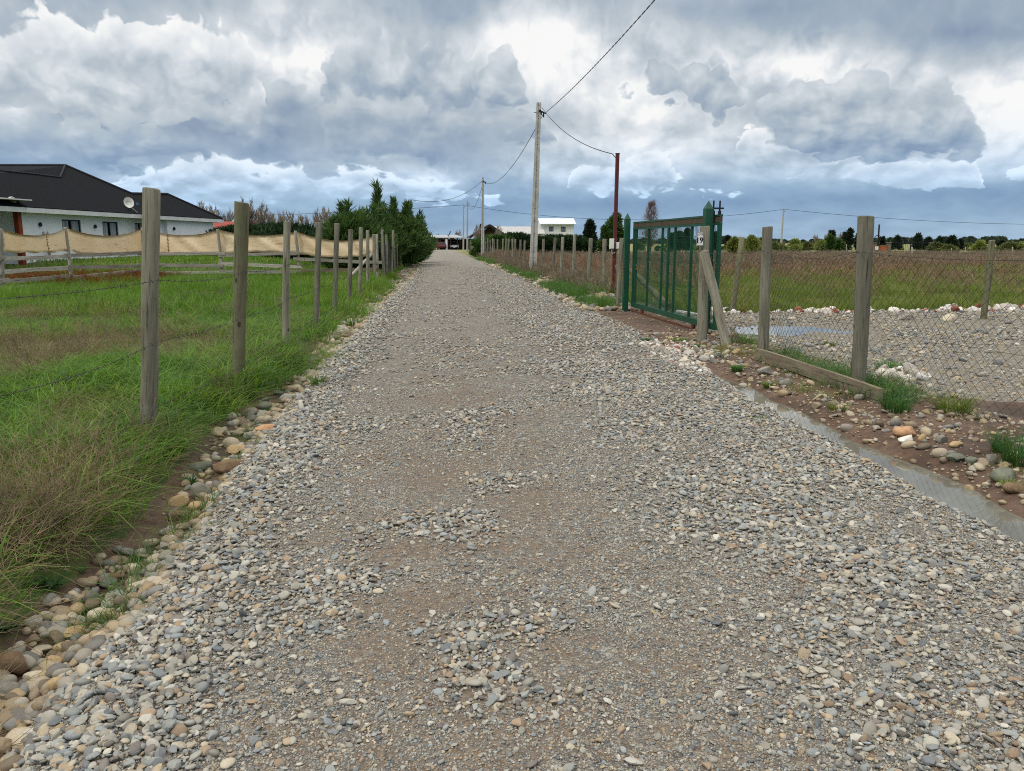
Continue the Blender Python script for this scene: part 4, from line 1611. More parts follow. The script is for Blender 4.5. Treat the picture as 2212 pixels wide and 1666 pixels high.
c = nt.mix(nt.smooth(nt.noise(pos, .5, 3, .6), .45, .7), c, srgb(28, 29, 33))
pbsdf(nt, out, c, .95, row, .25, .01, .08)
M['shingle'] = m

HA = at_y(46, 560, 36.5)
HB = at_y(458, 554, 53.5)
HA.z = HB.z = 0
HD = (HB - HA).normalized()
HN = Vector((-HD.y, HD.x, 0))
Z0, ZE = .50, 2.98
HL = (HB - HA).length
house = empty("house", (HA.x, HA.y, Z0), "long white single-storey house with a black hipped shingle roof behind the rail fence", "house")


def hp(t, s, z):
    return HA + HD * t + HN * s + Vector((0, 0, z))


def t_of(vx):
    """distance along the house front of picture column vx"""
    lo, hi = -8.0, HL + 8
    for _ in range(50):
        mid = (lo + hi) / 2
        if project(hp(mid, 0, 2))[0] < vx:
            lo = mid
        else:
            hi = mid
    return lo


def z_of(vx, vy):
    p = hp(t_of(vx), 0, 0)
    return at_y(vx, vy, p.y).z


def wall_openings(mb, P0, D, N, L, z0, z1, ops, reveal=.14):
    ts = sorted({0, L, *[o[0] for o in ops], *[o[1] for o in ops]})
    zs_ = sorted({z0, z1, *[o[2] for o in ops], *[o[3] for o in ops]})
    for i in range(len(ts) - 1):
        for j in range(len(zs_) - 1):
            tm, zm = (ts[i] + ts[i + 1]) / 2, (zs_[j] + zs_[j + 1]) / 2
            if any(o[0] < tm < o[1] and o[2] < zm < o[3] for o in ops):
                continue
            q = [P0 + D * ts[i] + Vector((0, 0, zs_[j])), P0 + D * ts[i + 1] + Vector((0, 0, zs_[j])), P0 + D * ts[i + 1] + Vector((0, 0, zs_[j + 1])), P0 + D * ts[i] + Vector((0, 0, zs_[j + 1]))]
            mb.poly(q)
    for (a, b, c_, d_) in ops:
        cs = [(a, c_), (b, c_), (b, d_), (a, d_)]
        for k in range(4):
            (ta, za_), (tb, zb_) = cs[k], cs[(k + 1) % 4]
            pa, pb_ = P0 + D * ta + Vector((0, 0, za_)), P0 + D * tb + Vector((0, 0, zb_))
            mb.poly([pa, pb_, pb_ + N * reveal, pa + N * reveal])


wins = []
for (l, r_, tp, bt) in ((z1(555, 610), z1(720, 715), 610, 820), (z1(910, 628), z1(1046, 760), 628, 830), (z1(1195, 640), z1(1290, 715), 640, 835)):
    ta, tb = t_of(l[0]), t_of(r_[0])
    wins.append((ta, tb, 1.30, z_of((l[0] + r_[0]) / 2, 325.3 + .2451 * tp)))
ts_ = t_of(z1(1448, 0)[0])
mb = MB()
wall_openings(mb, HA.copy(), HD, HN, ts_, Z0 - .4, ZE - .08, wins)
mb.poly([hp(ts_, 0, Z0 - .4), hp(ts_, -.22, Z0 - .4), hp(ts_, -.22, ZE - .08), hp(ts_, 0, ZE - .08)])
mb.poly([hp(ts_, -.22, Z0 - .4), hp(HL, -.22, Z0 - .4), hp(HL, -.22, ZE - .08), hp(ts_, -.22, ZE - .08)])
mb.poly([hp(HL, -.22, Z0 - .4), hp(HL, 5.6, Z0 - .4), hp(HL, 5.6, ZE - .08), hp(HL, -.22, ZE - .08)])
mb.poly([hp(0, 0, ZE - .08), hp(0, 2.4, ZE - .08), hp(0, 2.4, Z0 - .4), hp(0, 0, Z0 - .4)])
mb.poly([hp(-9, 2.4, Z0 - .4), hp(0, 2.4, Z0 - .4), hp(0, 2.4, ZE - .08), hp(-9, 2.4, ZE - .08)])
mb.build("wall", M['render_white'], house)
for (ta, tb, zb_, zt) in wins:
    mb = MB()
    fw = .06
    for (u0, u1, w0, w1) in ((ta, tb, zb_, zb_ + fw), (ta, tb, zt - fw, zt), (ta, ta + fw, zb_ + fw, zt - fw), (tb - fw, tb, zb_ + fw, zt - fw), ((ta + tb) / 2 - .03, (ta + tb) / 2 + .03, zb_ + fw, zt - fw)):
        c0 = hp((u0 + u1) / 2, .07, (w0 + w1) / 2)
        mb.box(c0, (u1 - u0, .05, w1 - w0), math.atan2(HD.y, HD.x))
    wf = mb.build("window", M['frame_dark'], house)
    MB().poly([hp(ta, .10, zb_), hp(tb, .10, zb_), hp(tb, .10, zt), hp(ta, .10, zt)], .01).build("pane", M['glass'], wf)
    cu = MB()
    for (u0, u1) in ((ta + .55 * (tb - ta), tb - .1), (ta + .12, ta + .38 * (tb - ta))):
        n_ = 8
        for i in range(n_):
            a, b = u0 + (u1 - u0) * i / n_, u0 + (u1 - u0) * (i + 1) / n_
            sa, sb = .088 + .010 * (i % 2), .088 + .010 * ((i + 1) % 2)
            cu.poly([hp(a, sa - .02, zb_ + fw), hp(b, sb - .02, zb_ + fw), hp(b, sb - .02, zt - fw), hp(a, sa - .02, zt - fw)])
    cu.build("curtain", M['curtain'], wf)

SL = .62


def roof_pt(vx, vy):
    """point of the front roof plane on a sight line"""
    nrm = (HN * -SL + Vector((0, 0, 1))).normalized()
    q = hp(0, -.5, ZE + .06)
    d = ray(vx, vy)
    t = (q - cam.location).dot(nrm) / d.dot(nrm)
    return cam.location + d * t


def s_of(p):
    return (p - HA).dot(HN)


def t_along(p):
    return (p - HA).dot(HD)


Bp, Cp, Dp = roof_pt(141, 358), roof_pt(284, 419), roof_pt(361.5, 420)
ze = ZE + .06
tE = t_along(Dp) + s_of(Dp) + .55
ER = hp(tE, -.5, ze)
EL = hp(-9, -.5, ze)
_d = ray(-90, 358)
A2 = cam.location + _d * ((Bp.z - CAM_H) / _d.z)
A2.z = Bp.z
sB, sD = s_of(Bp), s_of(Dp)
EBr, EBm, EBl = hp(tE, 2 * sD + .5, ze), hp(t_along(Cp), 2 * sD + .5, ze), hp(-9, 2 * sB + .5, ze)
mb = MB()
mb.poly([EL, ER, Dp, Cp, Bp], .12)
mb.poly([EL, Bp, A2], .12)
mb.poly([ER, EBr, Dp], .12)
mb.poly([EBr, EBm, Cp, Dp], .12)
mb.poly([Bp, Cp, hp(t_along(Cp) + .2, 2 * sB + .5, ze)], .12)
mb.poly([A2, Bp, hp(t_along(Cp) + .2, 2 * sB + .5, ze), EBl], .12)
mb.build("roof", M['shingle'], house)
mb = MB()
rz_ = Vector((0, 0, .03))
mb.tube([A2 + rz_, Bp + rz_, Cp + rz_, Dp + rz_, ER + rz_], .07, 6)
q0, q1, q2 = roof_pt(*z1(-60, 174)), roof_pt(*z1(300, 212)), roof_pt(*z1(530, 240))
mb.tube([q0 + rz_, q1 + rz_, q2 + rz_, Bp + rz_], .05, 5)
mb.build("ridge_cap", plain("ridge_felt", srgb(52, 54, 60), srgb(40, 42, 46), 8, .9), house)
mb = MB()
mb.beam(hp(0, -.46, ze - .13), hp(tE, -.46, ze - .13), .04, .22)
mb.beam(hp(-9, -.46, ze - .13), hp(-.02, -.46, ze - .13), .04, .22)
mb.beam(hp(tE - .03, -.40, ze - .13), hp(tE - .03, 5.5, ze - .13), .04, .22)
mb.poly([hp(-9, -.44, ze - .2), hp(-9, 2.5, ze - .2), hp(tE - .06, 2.5, ze - .2), hp(tE - .06, -.44, ze - .2)], .02)
mb.build("fascia", M['fascia'], house)
MB().box(hp(-.10, -.12, (ZE + Z0 - .4) / 2 - .1), (.22, .22, ZE - Z0 + .3), math.atan2(HD.y, HD.x)).build("porch_post", M['timber_red'], house)
mb = MB()
mb.beam(hp(-9, -.30, ZE + .30), hp(.1, -.30, ZE + .34), .9, .05)
mb.build("porch_roof", M['fascia'], house)
for pt in (z1(352, 652), z1(835, 670), z1(1500, 688), z1(1823, 702)):
    t = t_of(pt[0])
    s = -.22 if t > ts_ else 0
    z = z_of(*pt)
    mb = MB()
    mb.lathe(hp(t, s - .07, z - .1), [(.02, 0), (.07, .03), (.07, .14), (.03, .2)], 10)
    mb.box(hp(t, s - .02, z), (.06, .05, .1), math.atan2(HD.y, HD.x))
    mb.build("wall_lamp", M['frame_dark'], house)

# roof-vent lump at the porch corner and the satellite dish
MB().lathe(hp(-.3, -.1, ze + .12), [(.16, 0), (.20, .12), (.13, .26), (.04, .3)], 10).build("vent_cowl", M['steel'], house)
dc = at_y(*z1(1135, 458), hp(t_of(z1(1135, 0)[0]), -.7, 0).y)
dish = empty("satellite_dish", hp(t_of(z1(1142, 0)[0]), -.5, ze), "white satellite dish on a bent arm at the black roof's eave", "satellite dish")
vdir = (cam.location - dc).normalized()
dn = (vdir + Vector((.35, 0, .35))).normalized()
e1 = dn.cross(Vector((0, 0, 1))).normalized()
e2 = e1.cross(dn)
vs, fs = [], []
n_ = 20
for i, (r, dpt) in enumerate(((0.0, -.055), (.10, -.045), (.19, -.018), (.26, .018))):
    for j in range(n_):
        a = 2 * math.pi * j / n_
        vs.append(dc + e1 * (r * math.cos(a)) + e2 * (r * 1.15 * math.sin(a)) + dn * dpt)
for i in range(3):
    for j in range(n_):
        a, b = i * n_ + j, i * n_ + (j + 1) % n_
        fs.append((a, b, b + n_, a + n_))
k0 = len(vs)
vs += [v - dn * .015 for v in vs]
fs += [tuple(k0 + i for i in reversed(f)) for f in fs]
MB().add(vs, fs).build("dish", M['white_plastic'], dish, True)
mb = MB()
mb.tube([dc - dn * .08, dc - dn * .2 - e2 * .3, WLOC[dish.name] + Vector((-.25, -.05, .35)), WLOC[dish.name] + Vector((.05, 0, .05))], .025, 6)
mb.build("arm", M['steel'], dish)
mb = MB()
mb.tube([dc - e2 * .34, dc - e2 * .3 - e1 * .12 + dn * .30], .012, 5)
mb.build("feed_arm", M['steel'], dish)
MB().box(dc - e2 * .12 - e1 * .36 + dn * .22, (.10, .12, .12)).build("feed_horn", plain("blue_grey_plastic", srgb(70, 110, 150)), dish)
mb = MB()
text_mb(mb, "DIRECTV", dc + e2 * .03 + dn * .03, -e1 if (-e1).dot(CAM_R @ Vector((1, 0, 0))) > 0 else e1, e2, .055, bold=.01)
mb.build("lettering", M['ink'], dish)

# red-roofed shed behind the house
p = at_y(*z1(1975, 680), 84)
shed = empty("shed", (p.x, p.y, .4), "small shed with a dull red metal roof just right of the long white house", "shed")
M['red_roof'] = plain("red_metal_roof", srgb(150, 62, 48), srgb(126, 52, 42), 3, .6)
zl = at_y(*z1(1975, 680), 84).z
zh = at_y(*z1(1975, 643), 84).z
MB().box((p.x, p.y + 2, (zl + .3) / 2), (4.6, 3.6, zl - .3 + .2)).build("wall", M['timber_red'], shed)
mb = MB()
mb.poly([(p.x - 2.7, p.y - .1, zl), (p.x + 2.7, p.y - .1, zl), (p.x + 2.7, p.y + 2, zh + .25), (p.x - 2.7, p.y + 2, zh + .25)], .06)
mb.poly([(p.x - 2.7, p.y + 2, zh + .25), (p.x + 2.7, p.y + 2, zh + .25), (p.x + 2.7, p.y + 4.1, zl), (p.x - 2.7, p.y + 4.1, zl)], .06)
mb.build("roof", M['red_roof'], shed)

# ---------------------------------------------------------------- concrete utility poles
def utility_pole(base, top, w0, w1, label, hardware, bv=0.0):
    base, top = Vector(base), Vector(top)
    o = empty("utility_pole", base, label, "utility pole", "concrete utility poles")
    R = frame_to(base, top)
    L = (top - base).length
    mb = MB()
    k = 10
    prof = [(-.5, -.5), (-.16, -.5), (-.10, -.33), (.10, -.33), (.16, -.5), (.5, -.5), (.5, .5), (.16, .5), (.10, .33), (-.10, .33), (-.16, .5), (-.5, .5)]
    n = len(prof)
    vs, fs = [], []
    for i in range(k + 1):
        t = i / k
        w = w0 + (w1 - w0) * t
        for (a, b) in prof:
            vs.append(base + R @ Vector((a * w, b * w * .8, t * L - (.3 if i == 0 else 0))))
    for i in range(k):
        for j in range(n):
            a, b = i * n + j, i * n + (j + 1) % n
            fs.append((a, b, b + n, a + n))
    fs.append(tuple(range(n - 1, -1, -1)))
    fs.append(tuple(k * n + j for j in range(n)))
    mb.add(vs, fs)
    mb.build("shaft", M['concrete'], o)
    if hardware:
        mb = MB()
        for i in range(11):                      # bolt holes down the web: dark plugs
            c0 = base + R @ Vector((0, 0, L * (.985 - .075 * i)))
            w = (w1 + (w0 - w1) * (.015 + .075 * i)) * .8 * .33
            mb.tube([c0 + Vector((0, -w - .012, 0)), c0 + Vector((0, -w + .002, 0))], .016, 8)
        mb.build("bolt_hole", M['black_rubber'], o)['kind'] = 'stuff'
    mb = MB()
    c0 = base + R @ Vector((0, 0, L - .55))
    mb.box(c0 + Vector((w1 * .5 + .03, 0, .08)), (.06, .10, .16))
    mb.tube([c0 + Vector((-w1 * .5 - .12, 0, .12)), c0 + Vector((w1 * .5 + .12, 0, .12))], .014, 6)
    mb.box(c0 + Vector((w1 * .5 + .14, 0, .02)), (.06, .06, .22))
    mb.build("clamp", M['black_rubber'], o)
    if hardware:
        mb = MB()
        c1 = base + R @ Vector((w1 * .3, -w1 * .45, L - .38))
        mb.tube([c1, c1 + Vector((.1, -.02, -.03)), c1 + Vector((.28, -.02, -.12))], [.035, .035, .022], 8)
        mb.lathe(c1 + Vector((0, 0, -.05)), [(.03, 0), (.06, .03), (.04, .06), (.06, .09), (.02, .12)], 10)
        mb.build("insulator", M['black_rubber'], o)
    return o


P1b, P1t = G(1151, 589), None
P1t = at_y(1164, 222, P1b.y)
P2b = onground(at_y(1042.5, 555, 77).x, 77)
P2t = at_y(1043.2, 383.5, 77)
P3b = onground(at_y(1009.3, 543, 128).x, 128)
P3t = at_y(1010, 434, 128)
P4b = onground(at_y(1000.8, 541, 150).x, 150)
P4t = at_y(1001.6, 440.7, 150)
P5b = onground(at_y(1686, 545, 140).x, 140)
P5t = at_y(1693, 450.5, 140)
utility_pole(P1b, P1t, .34, .20, "nearest and tallest concrete utility pole, beside the right verge of the road", True)
utility_pole(P2b, P2t, .34, .20, "second concrete utility pole down the road, standing clear before the dark hedge", True)
utility_pole(P3b, P3t, .32, .2, "third concrete pole, right one of the close pair near the carport", False)
utility_pole(P4b, P4t, .30, .2, "farthest concrete pole, left one of the close pair near the carport", False)
utility_pole(P5b, P5t, .30, .2, "lone thin pole carrying the cable across the far right field", False)

# red steel service poles
def service_pole(base, top, w, mat, label):
    o = empty("service_pole", base, label, "service pole")
    mb = MB()
    mb.beam(Vector(base) - Vector((0, 0, .2)), top, w, w, (0, 1, 0))
    mb.build("shaft", mat, o)
    mb = MB()
    mb.beam(Vector(top) + Vector((0, 0, 0)), Vector(top) + Vector((0, 0, .02)), w + .02, w + .02, (0, 1, 0))
    mb.build("cap", M['black_rubber'], o)
    mb = MB()
    mb.tube([Vector(top) + Vector((-w / 2, 0, -.1)), Vector(top) + Vector((-w / 2 - .08, 0, -.02)), Vector(top) + Vector((-w / 2 - .10, .08, .03))], .012, 6)
    mb.build("cable_hook", M['steel'], o)
    return o


RPb = onground(4.83, 21.4)
RPt = at_y(1334, 333, 21.4)
rp_lo = at_y(1324.5, 640, 21.4)
RPb = Vector((rp_lo.x, 21.4, hzf(rp_lo.x, 21.4)))
service_pole(RPb, RPt, .09, M['red_paint'], "dark red square steel pole left of the green gate, carrying meter boxes")
for (c0, w, h, lab) in ((z3(1930, 823), 46, 125, "taller white meter box strapped to the left of the red pole"), (z3(2002, 845), 38, 80, "shorter white meter box on the right of the red pole")):
    p = at_y(*c0, 21.30)
    W_, H_ = w * .179 * 21.3 / 1664, h * .179 * 21.3 / 1664
    o = empty("meter_box", (p.x, p.y, p.z - H_ / 2), lab, "meter box")
    mb = MB()
    mb.box((p.x, p.y, p.z), (W_, .14, H_))
    mb.build("case", M['white_plastic'], o)
    MB().box((p.x, p.y - .076, p.z), (W_ * .84, .012, H_ * .86)).build("cover", M['white_paint'], o)
    mb = MB()
    mb.tube([(p.x, p.y, p.z - H_ / 2), (p.x + .02, p.y, p.z - H_ / 2 - .12), (p.x + .10, p.y - .02, p.z - H_ / 2 - .10)], .012, 6)
    mb.build("conduit", M['white_plastic'], o)
SPt = at_y(888, 432, 54)
SPb = Vector((at_y(886.5, 600, 54).x, 54, 0))
service_pole(SPb, SPt, .085, M['red_paint'], "dark thin pole rising out of the left cypress row")

# ---------------------------------------------------------------- cables
def cable(name, pts, r, label, strands=0):
    o = empty(name, pts[0], label, "cable", "overhead cables")
    mb = MB()
    if strands:
        dense = []
        for i in range(len(pts) - 1):
            for j in range(14):
                dense.append(pts[i].lerp(pts[i + 1], j / 14))
        for s in range(strands):
            q = []
            for i, p in enumerate(dense):
                a = i * .55 + 2 * math.pi * s / strands
                q.append(p + Vector((math.cos(a) * r * 1.1, 0, math.sin(a) * r * 1.1)))
            m1 = MB()
            m1.tube(q, r, 4)
            m1.build("strand", M['black_rubber'], o)
    else:
        mb.tube(pts, r, 5)
        mb.build("conductor", M['black_rubber'], o)
    return o


J1 = at_y(*z8(500, 345), P1b.y - .05)
cable("overhead_cable", catenary(J1, Vector((J1.x + .05, -3.0, J1.z + .35)), .62, 40), .0085, "thick twisted cable climbing from the nearest pole to the top of the picture", 2)
cable("overhead_cable", catenary(J1, P2t - Vector((-.2, 0, .50)), 1.05, 30), .016, "cable sagging between the nearest and the second concrete pole")
cable("overhead_cable", catenary(P2t - Vector((0, 0, .5)), P3t - Vector((0, 0, .6)), 1.5, 24), .02, "cable from the second concrete pole to the close pair")
J2 = at_y(*z8(480, 215), P1b.y - .12)
cable("overhead_cable", catenary(J2, RPt + Vector((-.12, 0, .0)), .34, 24), .012, "thin cable dropping from the nearest pole to the red pole")
cable("overhead_cable", catenary(P2t - Vector((.1, 0, .35)), SPt + Vector((.08, 0, 0)), .75, 24), .016, "cable from the second concrete pole to the pole in the cypress row")
X0 = at_y(300, 470, 150)
cable("overhead_cable", catenary(X0, P4t - Vector((.1, 0, .2)), .5, 24), .035, "far cable crossing above the left cypresses towards the house")
cable("overhead_cable", catenary(P4t - Vector((-.1, 0, .2)), P5t - Vector((0, 0, .15)), 2.3, 36), .032, "far cable spanning from the close pole pair to the lone pole at right")
cable("overhead_cable", catenary(P5t - Vector((0, 0, .15)), at_y(2420, 484, 140), 1.0, 24), .032, "far cable running from the lone pole out of the picture at right")

# ---------------------------------------------------------------- green sliding gate
GL_ = G(*z4(452, 1288))
GR_ = G(1518, 722)
gd = (GR_ - GL_)
gd.z = 0
GLEN = gd.length
gd.normalize()
gn = Vector((gd.y, -gd.x, 0))
if gn.x < 0:
    gn = -gn
GZ0 = (GL_.z + GR_.z) / 2
gate = empty("gate", (GL_.x, GL_.y, GZ0), "green steel sliding gate of welded mesh with spear-topped posts, pulled shut", "gate")
grz = math.atan2(gd.y, gd.x)


def gp(t, s, z):
    return Vector((GL_.x, GL_.y, GZ0)) + gd * t + gn * s + Vector((0, 0, z))


for (t, top, wv) in ((0, z4(490, 355), .115), (GLEN, (1526, 433), .125)):
    c0 = gp(t, 0, 0)
    H = at_y(top[0], top[1], c0.y).z - GZ0
    mb = MB()
    mb.box(c0 + Vector((0, 0, (H - .13) / 2 - .1)), (wv, wv, H - .13 + .2), grz)
    po = mb.build("gate_post", M['green_paint'], gate)
    mb = MB()
    R = Matrix.Rotation(grz, 3, 'Z')
    cs = [c0 + R @ Vector((a * wv / 2, b * wv / 2, 0)) + Vector((0, 0, H - .13)) for a, b in ((-1, -1), (1, -1), (1, 1), (-1, 1))]
    mb.add(cs + [c0 + Vector((0, 0, H))], [(0, 1, 4), (1, 2, 4), (2, 3, 4), (3, 0, 4), (3, 2, 1, 0)])
    mb.build("finial", M['green_paint'], po)


def gt(vx, z=1.0, s=.13):
    lo, hi = -1.0, GLEN + 4
    for _ in range(50):
        mid = (lo + hi) / 2
        if project(gp(mid, s, z))[0] < vx:
            lo = mid
        else:
            hi = mid
    return lo


LZ0, LZ1 = .10, 1.93
S = .13
t0, t1 = .10, gt(z4(1340, 900)[0])
mb = MB()
mb.beam(gp(t0, S, LZ0 + .05), gp(t1, S, LZ0 + .05), .06, .10)
mb.beam(gp(t0, S, LZ1 - .015), gp(t1, S, LZ1 - .015), .06, .03)
mb.beam(gp(t0, S, LZ1 - .145), gp(t1, S, LZ1 - .145), .05, .04)
mb.build("rail", M['green_paint'], gate)
mb = MB()
mb.beam(gp(t0, S, LZ1 - .078), gp(t1, S, LZ1 - .078), .045, .088)
mb.build("guide_track", plain('weathered_brown_track', srgb(84, 72, 54), srgb(66, 60, 46), 9, .8), gate)
stile_x = [(522, .045), (555, .025), (668, .025), (798, .028), (856, .06), (918, .028), (1073, .028), (1180, .025), (1266, .04), (1338, .085)]
for zx, w in stile_x:
    t = gt(z4(zx, 900)[0])
    t = min(max(t, t0 + w / 2), t1 - w / 2)
    mb = MB()
    mb.beam(gp(t, S, LZ0 + .10), gp(t, S, LZ1 - .165), w, .045, gn)
    mb.build("stile", M['green_paint'], gate)
mb = MB()
hs = [.22, .28, .66, .72, 1.10, 1.16, 1.52, 1.58]
t = t0 + .03
while t < t1 - .03:
    pts = []
    for z in (LZ0 + .09, .20, .25, .30, .64, .69, .74, 1.08, 1.13, 1.18, 1.50, 1.55, 1.60, LZ1 - .15):
        k = .032 if z in (.25, .69, 1.13, 1.55) else 0
        pts.append(gp(t, S + .028 + k, z))
    mb.tube(pts, .0050, 3, False)
    t += .056
for z, k in ((.20, 0), (.25, .032), (.30, 0), (.64, 0), (.69, .032), (.74, 0), (1.08, 0), (1.13, .032), (1.18, 0), (1.50, 0), (1.55, .032), (1.60, 0)):
    mb.tube([gp(t0, S + .026 + k, z), gp(t1, S + .026 + k, z)], .003, 4)
mb.build("mesh_panel", M['green_paint'], gate)
for t in (t0 + .75, t1 - 1.0):
    mb = MB()
    c0 = gp(t, S, .055)
    mb.tube([c0 - gn * .02, c0 + gn * .02], .055, 12)
    mb.box(c0 + Vector((0, 0, .045)), (.10, .055, .05), grz)
    mb.build("wheel", M['rust'], gate)
mb = MB()
mb.beam(gp(-.1, S, .012), gp(GLEN + 2.2, S, .012), .03, .03)
mb.build("ground_track", M['rust'], gate)
mb = MB()
c0 = gp(GLEN, .03, 0)
mb.beam(gp(GLEN, .05, LZ1 + .10), gp(GLEN, .25, LZ1 + .10), .05, .025)
for s in (.085, .19):
    mb.tube([gp(GLEN, s, LZ1 - .02), gp(GLEN, s, LZ1 + .22)], .014, 8)
    mb.tube([gp(GLEN, s, LZ1 + .0), gp(GLEN, s, LZ1 + .06)], .026, 10)
mb.build("guide_bracket", M['black'], gate)
# padlock hanging on the gate mesh
pc_ = at_y(*z4(556, 868), gp(gt(z4(556, 868)[0]), S - .06, 0).y)
pl_ = empty("padlock", pc_, "brass padlock hanging on the gate mesh near the left gate post", "padlock")
MB().box(pc_ + Vector((0, 0, -.03)), (.055, .03, .06), grz).build("body", M['brass'], pl_)
MB().tube([pc_ + gd * (.02 * math.cos(a)) + Vector((0, 0, .02 + .03 * math.sin(a))) for a in [math.pi * i / 8 for i in range(9)]], .006, 6).build("shackle", M['steel'], pl_)

# timber leaning behind the gate, white pipe on the ground behind it
pa, pb_ = at_y(*z4(520, 905), 18.3), at_y(*z4(865, 1245), 16.0)
o = log_part("timber_prop", pb_ + Vector((0, 0, -.1)), pa, .075, .06, M['post_green'], None, 140, 10)
o.matrix_local = Matrix.Translation(pb_) @ frame_to(pb_, pa).to_4x4()
tag(o, "mossy round timber leaning diagonally behind the green gate", "timber")
pa, pb_ = flat(*z4(950, 1290), .10), flat(*z4(1145, 1318), .10)
o = MB().tube([pa, pb_], .035, 10).build("pipe", M['white_paint'])
tag(o, "white pipe lying on the yard stones behind the gate mesh", "pipe")

# ---------------------------------------------------------------- chain-link fence on the right
SPp = (G(1514.7, 735), (1522, 489))
R2 = (G(*z6(540, 178)), (1657.5, 490))
R3 = (G(*z6(1155, 390)), (1870, 467))
R4b = onground(4.45, 4.5)
cf = empty("chain_link_fence", SPp[0], "chain-link fence with a barbed top wire on round timber posts, right of the gate", "fence")
cposts = []
for i, (b, tp, w) in enumerate(((SPp[0], SPp[1], .145), (R2[0], R2[1], .14), (R3[0], R3[1], .142))):
    t = at_y(tp[0], tp[1], b.y)
    log_part("post", b - (t - b).normalized() * .3, t, w / 2 * 1.02, w / 2, M['post'], cf, 150 + i, 18, .08, .004)
    cposts.append((b, t))
t4 = R4b + Vector((.03, 0, 1.85))
log_part("post", R4b - Vector((0, 0, .3)), t4, .07, .066, M['post'], cf, 155, 16, .08)
cposts.append((R4b, t4))
R5b = onground(4.5, 2.9)
log_part("post", R5b - Vector((0, 0, .3)), R5b + Vector((0, 0, 1.85)), .07, .066, M['post'], cf, 156, 16, .08)
cposts.append((R5b, R5b + Vector((0, 0, 1.85))))
brb = G(*z4(1412, 1600))
brt = at_y(*z4(1205, 720), SPp[0].y - .12)
log_part("brace", brb - (brt - brb).normalized() * .2, brt, .075, .07, M['post'], cf, 160, 14, .05)
mb = MB()
pts = []
for i in range(len(cposts) - 1):
    (b0, t0_), (b1, t1_) = cposts[i], cposts[i + 1]
    p, q = b0.lerp(t0_, 1.36 / (t0_ - b0).z) + Vector((-.075, 0, 0)), b1.lerp(t1_, 1.36 / (t1_ - b1).z) + Vector((-.075, 0, 0))
    seg = catenary(p, q, (.05, .085, .05, .03)[i], 12)
    pts += seg if not pts else seg[1:]
barbed(mb, pts, .0024, .13, 3)
mb.build("barbed_wire", M['wire'], cf)
# diamond mesh: bent wires, each hooked into the next
mw = MB()
W2, HH = .056, .052
fp = [b + Vector((.078, 0, 0)) for b, t in cposts]
cum = [0]
for a, b in zip(fp, fp[1:]):
    cum.append(cum[-1] + (b - a).length)


def along(s):
    for i in range(len(fp) - 1):
        if s <= cum[i + 1] or i == len(fp) - 2:
            u = (s - cum[i]) / (cum[i + 1] - cum[i])
            return fp[i].lerp(fp[i + 1], u), math.sin(math.pi * min(max(u, 0), 1))
    return fp[-1], 0


nw = int(cum[-1] / W2)
nrow = int(1.31 / HH)
for k in range(nw):
    pts = []
    for j in range(nrow + 1):
        s = (k + (j + k) % 2 * 1.0) * W2
        p, sagk = along(min(s, cum[-1]))
        z = j * HH
        zs2 = z * (1 - .04 * sagk)
        bulge = .05 * math.sin(z * 2.2) * math.sin(s * 1.7) + .025 * math.sin(s * 4.1 + z * 2)
        z += .018 * math.sin(s * 2.3 + z * 1.7) + .010 * math.sin(s * 7.1)
        pts.append(Vector((p.x + bulge, p.y, p.z + .03 + zs2)))
    mw.tube(pts, .0020, 3, False)
o = mw.build("mesh", M['mesh_wire'], cf)
mb = MB()
for h in (.06, .62):
    pts = []
    for i in range(40):
        p, sg = along(cum[-1] * i / 39)
        pts.append(p + Vector((-.01, 0, h - .03 * sg)))
    mb.tube(pts, .0018, 4)
mb.build("tension_wire", M['wire'], cf)

# number plate on the gate-side post
sc = at_y(*z4(1165, 600), cposts[0][0].y - .085)
sg_ = empty("sign", sc - Vector((0, 0, .1)), "small white plot sign reading LOTE 19 nailed to the post beside the gate", "sign")
sw, sh = .105, .205
tl_ = Matrix.Rotation(RAD(-2), 3, 'Y')
ux, uz = tl_ @ Vector((1, 0, 0)), tl_ @ Vector((0, 0, 1))
mb = MB()
mb.beam(sc - uz * (sh / 2), sc + uz * (sh / 2), sw, .006, (0, 1, 0))
mb.build("plate", M['white_paint'], sg_)
mb = MB()
fy = Vector((0, -.0042, 0))
text_mb(mb, "LOTE", sc + fy + uz * .052, ux, uz, .026, bold=.02)
text_mb(mb, "19", sc + fy - uz * .062, ux, uz, .085, bold=.025)
mb.build("lettering", M['ink'], sg_)
mb = MB()
e = .004
for a, b in (((-1, -1), (1, -1)), ((1, -1), (1, 1)), ((1, 1), (-1, 1)), ((-1, 1), (-1, -1))):
    pa = sc + fy + ux * (a[0] * (sw / 2 - e)) + uz * (a[1] * (sh / 2 - e))
    pb_ = sc + fy + ux * (b[0] * (sw / 2 - e)) + uz * (b[1] * (sh / 2 - e))
    mb.beam(pa, pb_, .004, .002, (0, 1, 0))
mb.build("border", M['ink'], sg_)

# loose plank along the foot of the fence
pa, pb_ = G(*z6(500, 215)), G(*z6(1275, 495))
pa, pb_ = pa + Vector((.02, 0, .075)), pb_ + Vector((.02, 0, .07))
o = board_part("plank", pa, pb_, .045, .14, M['plank'], None, 171, (0, 0, 1), .01)
tag(o, "long weathered plank on edge along the foot of the chain-link fence", "plank")

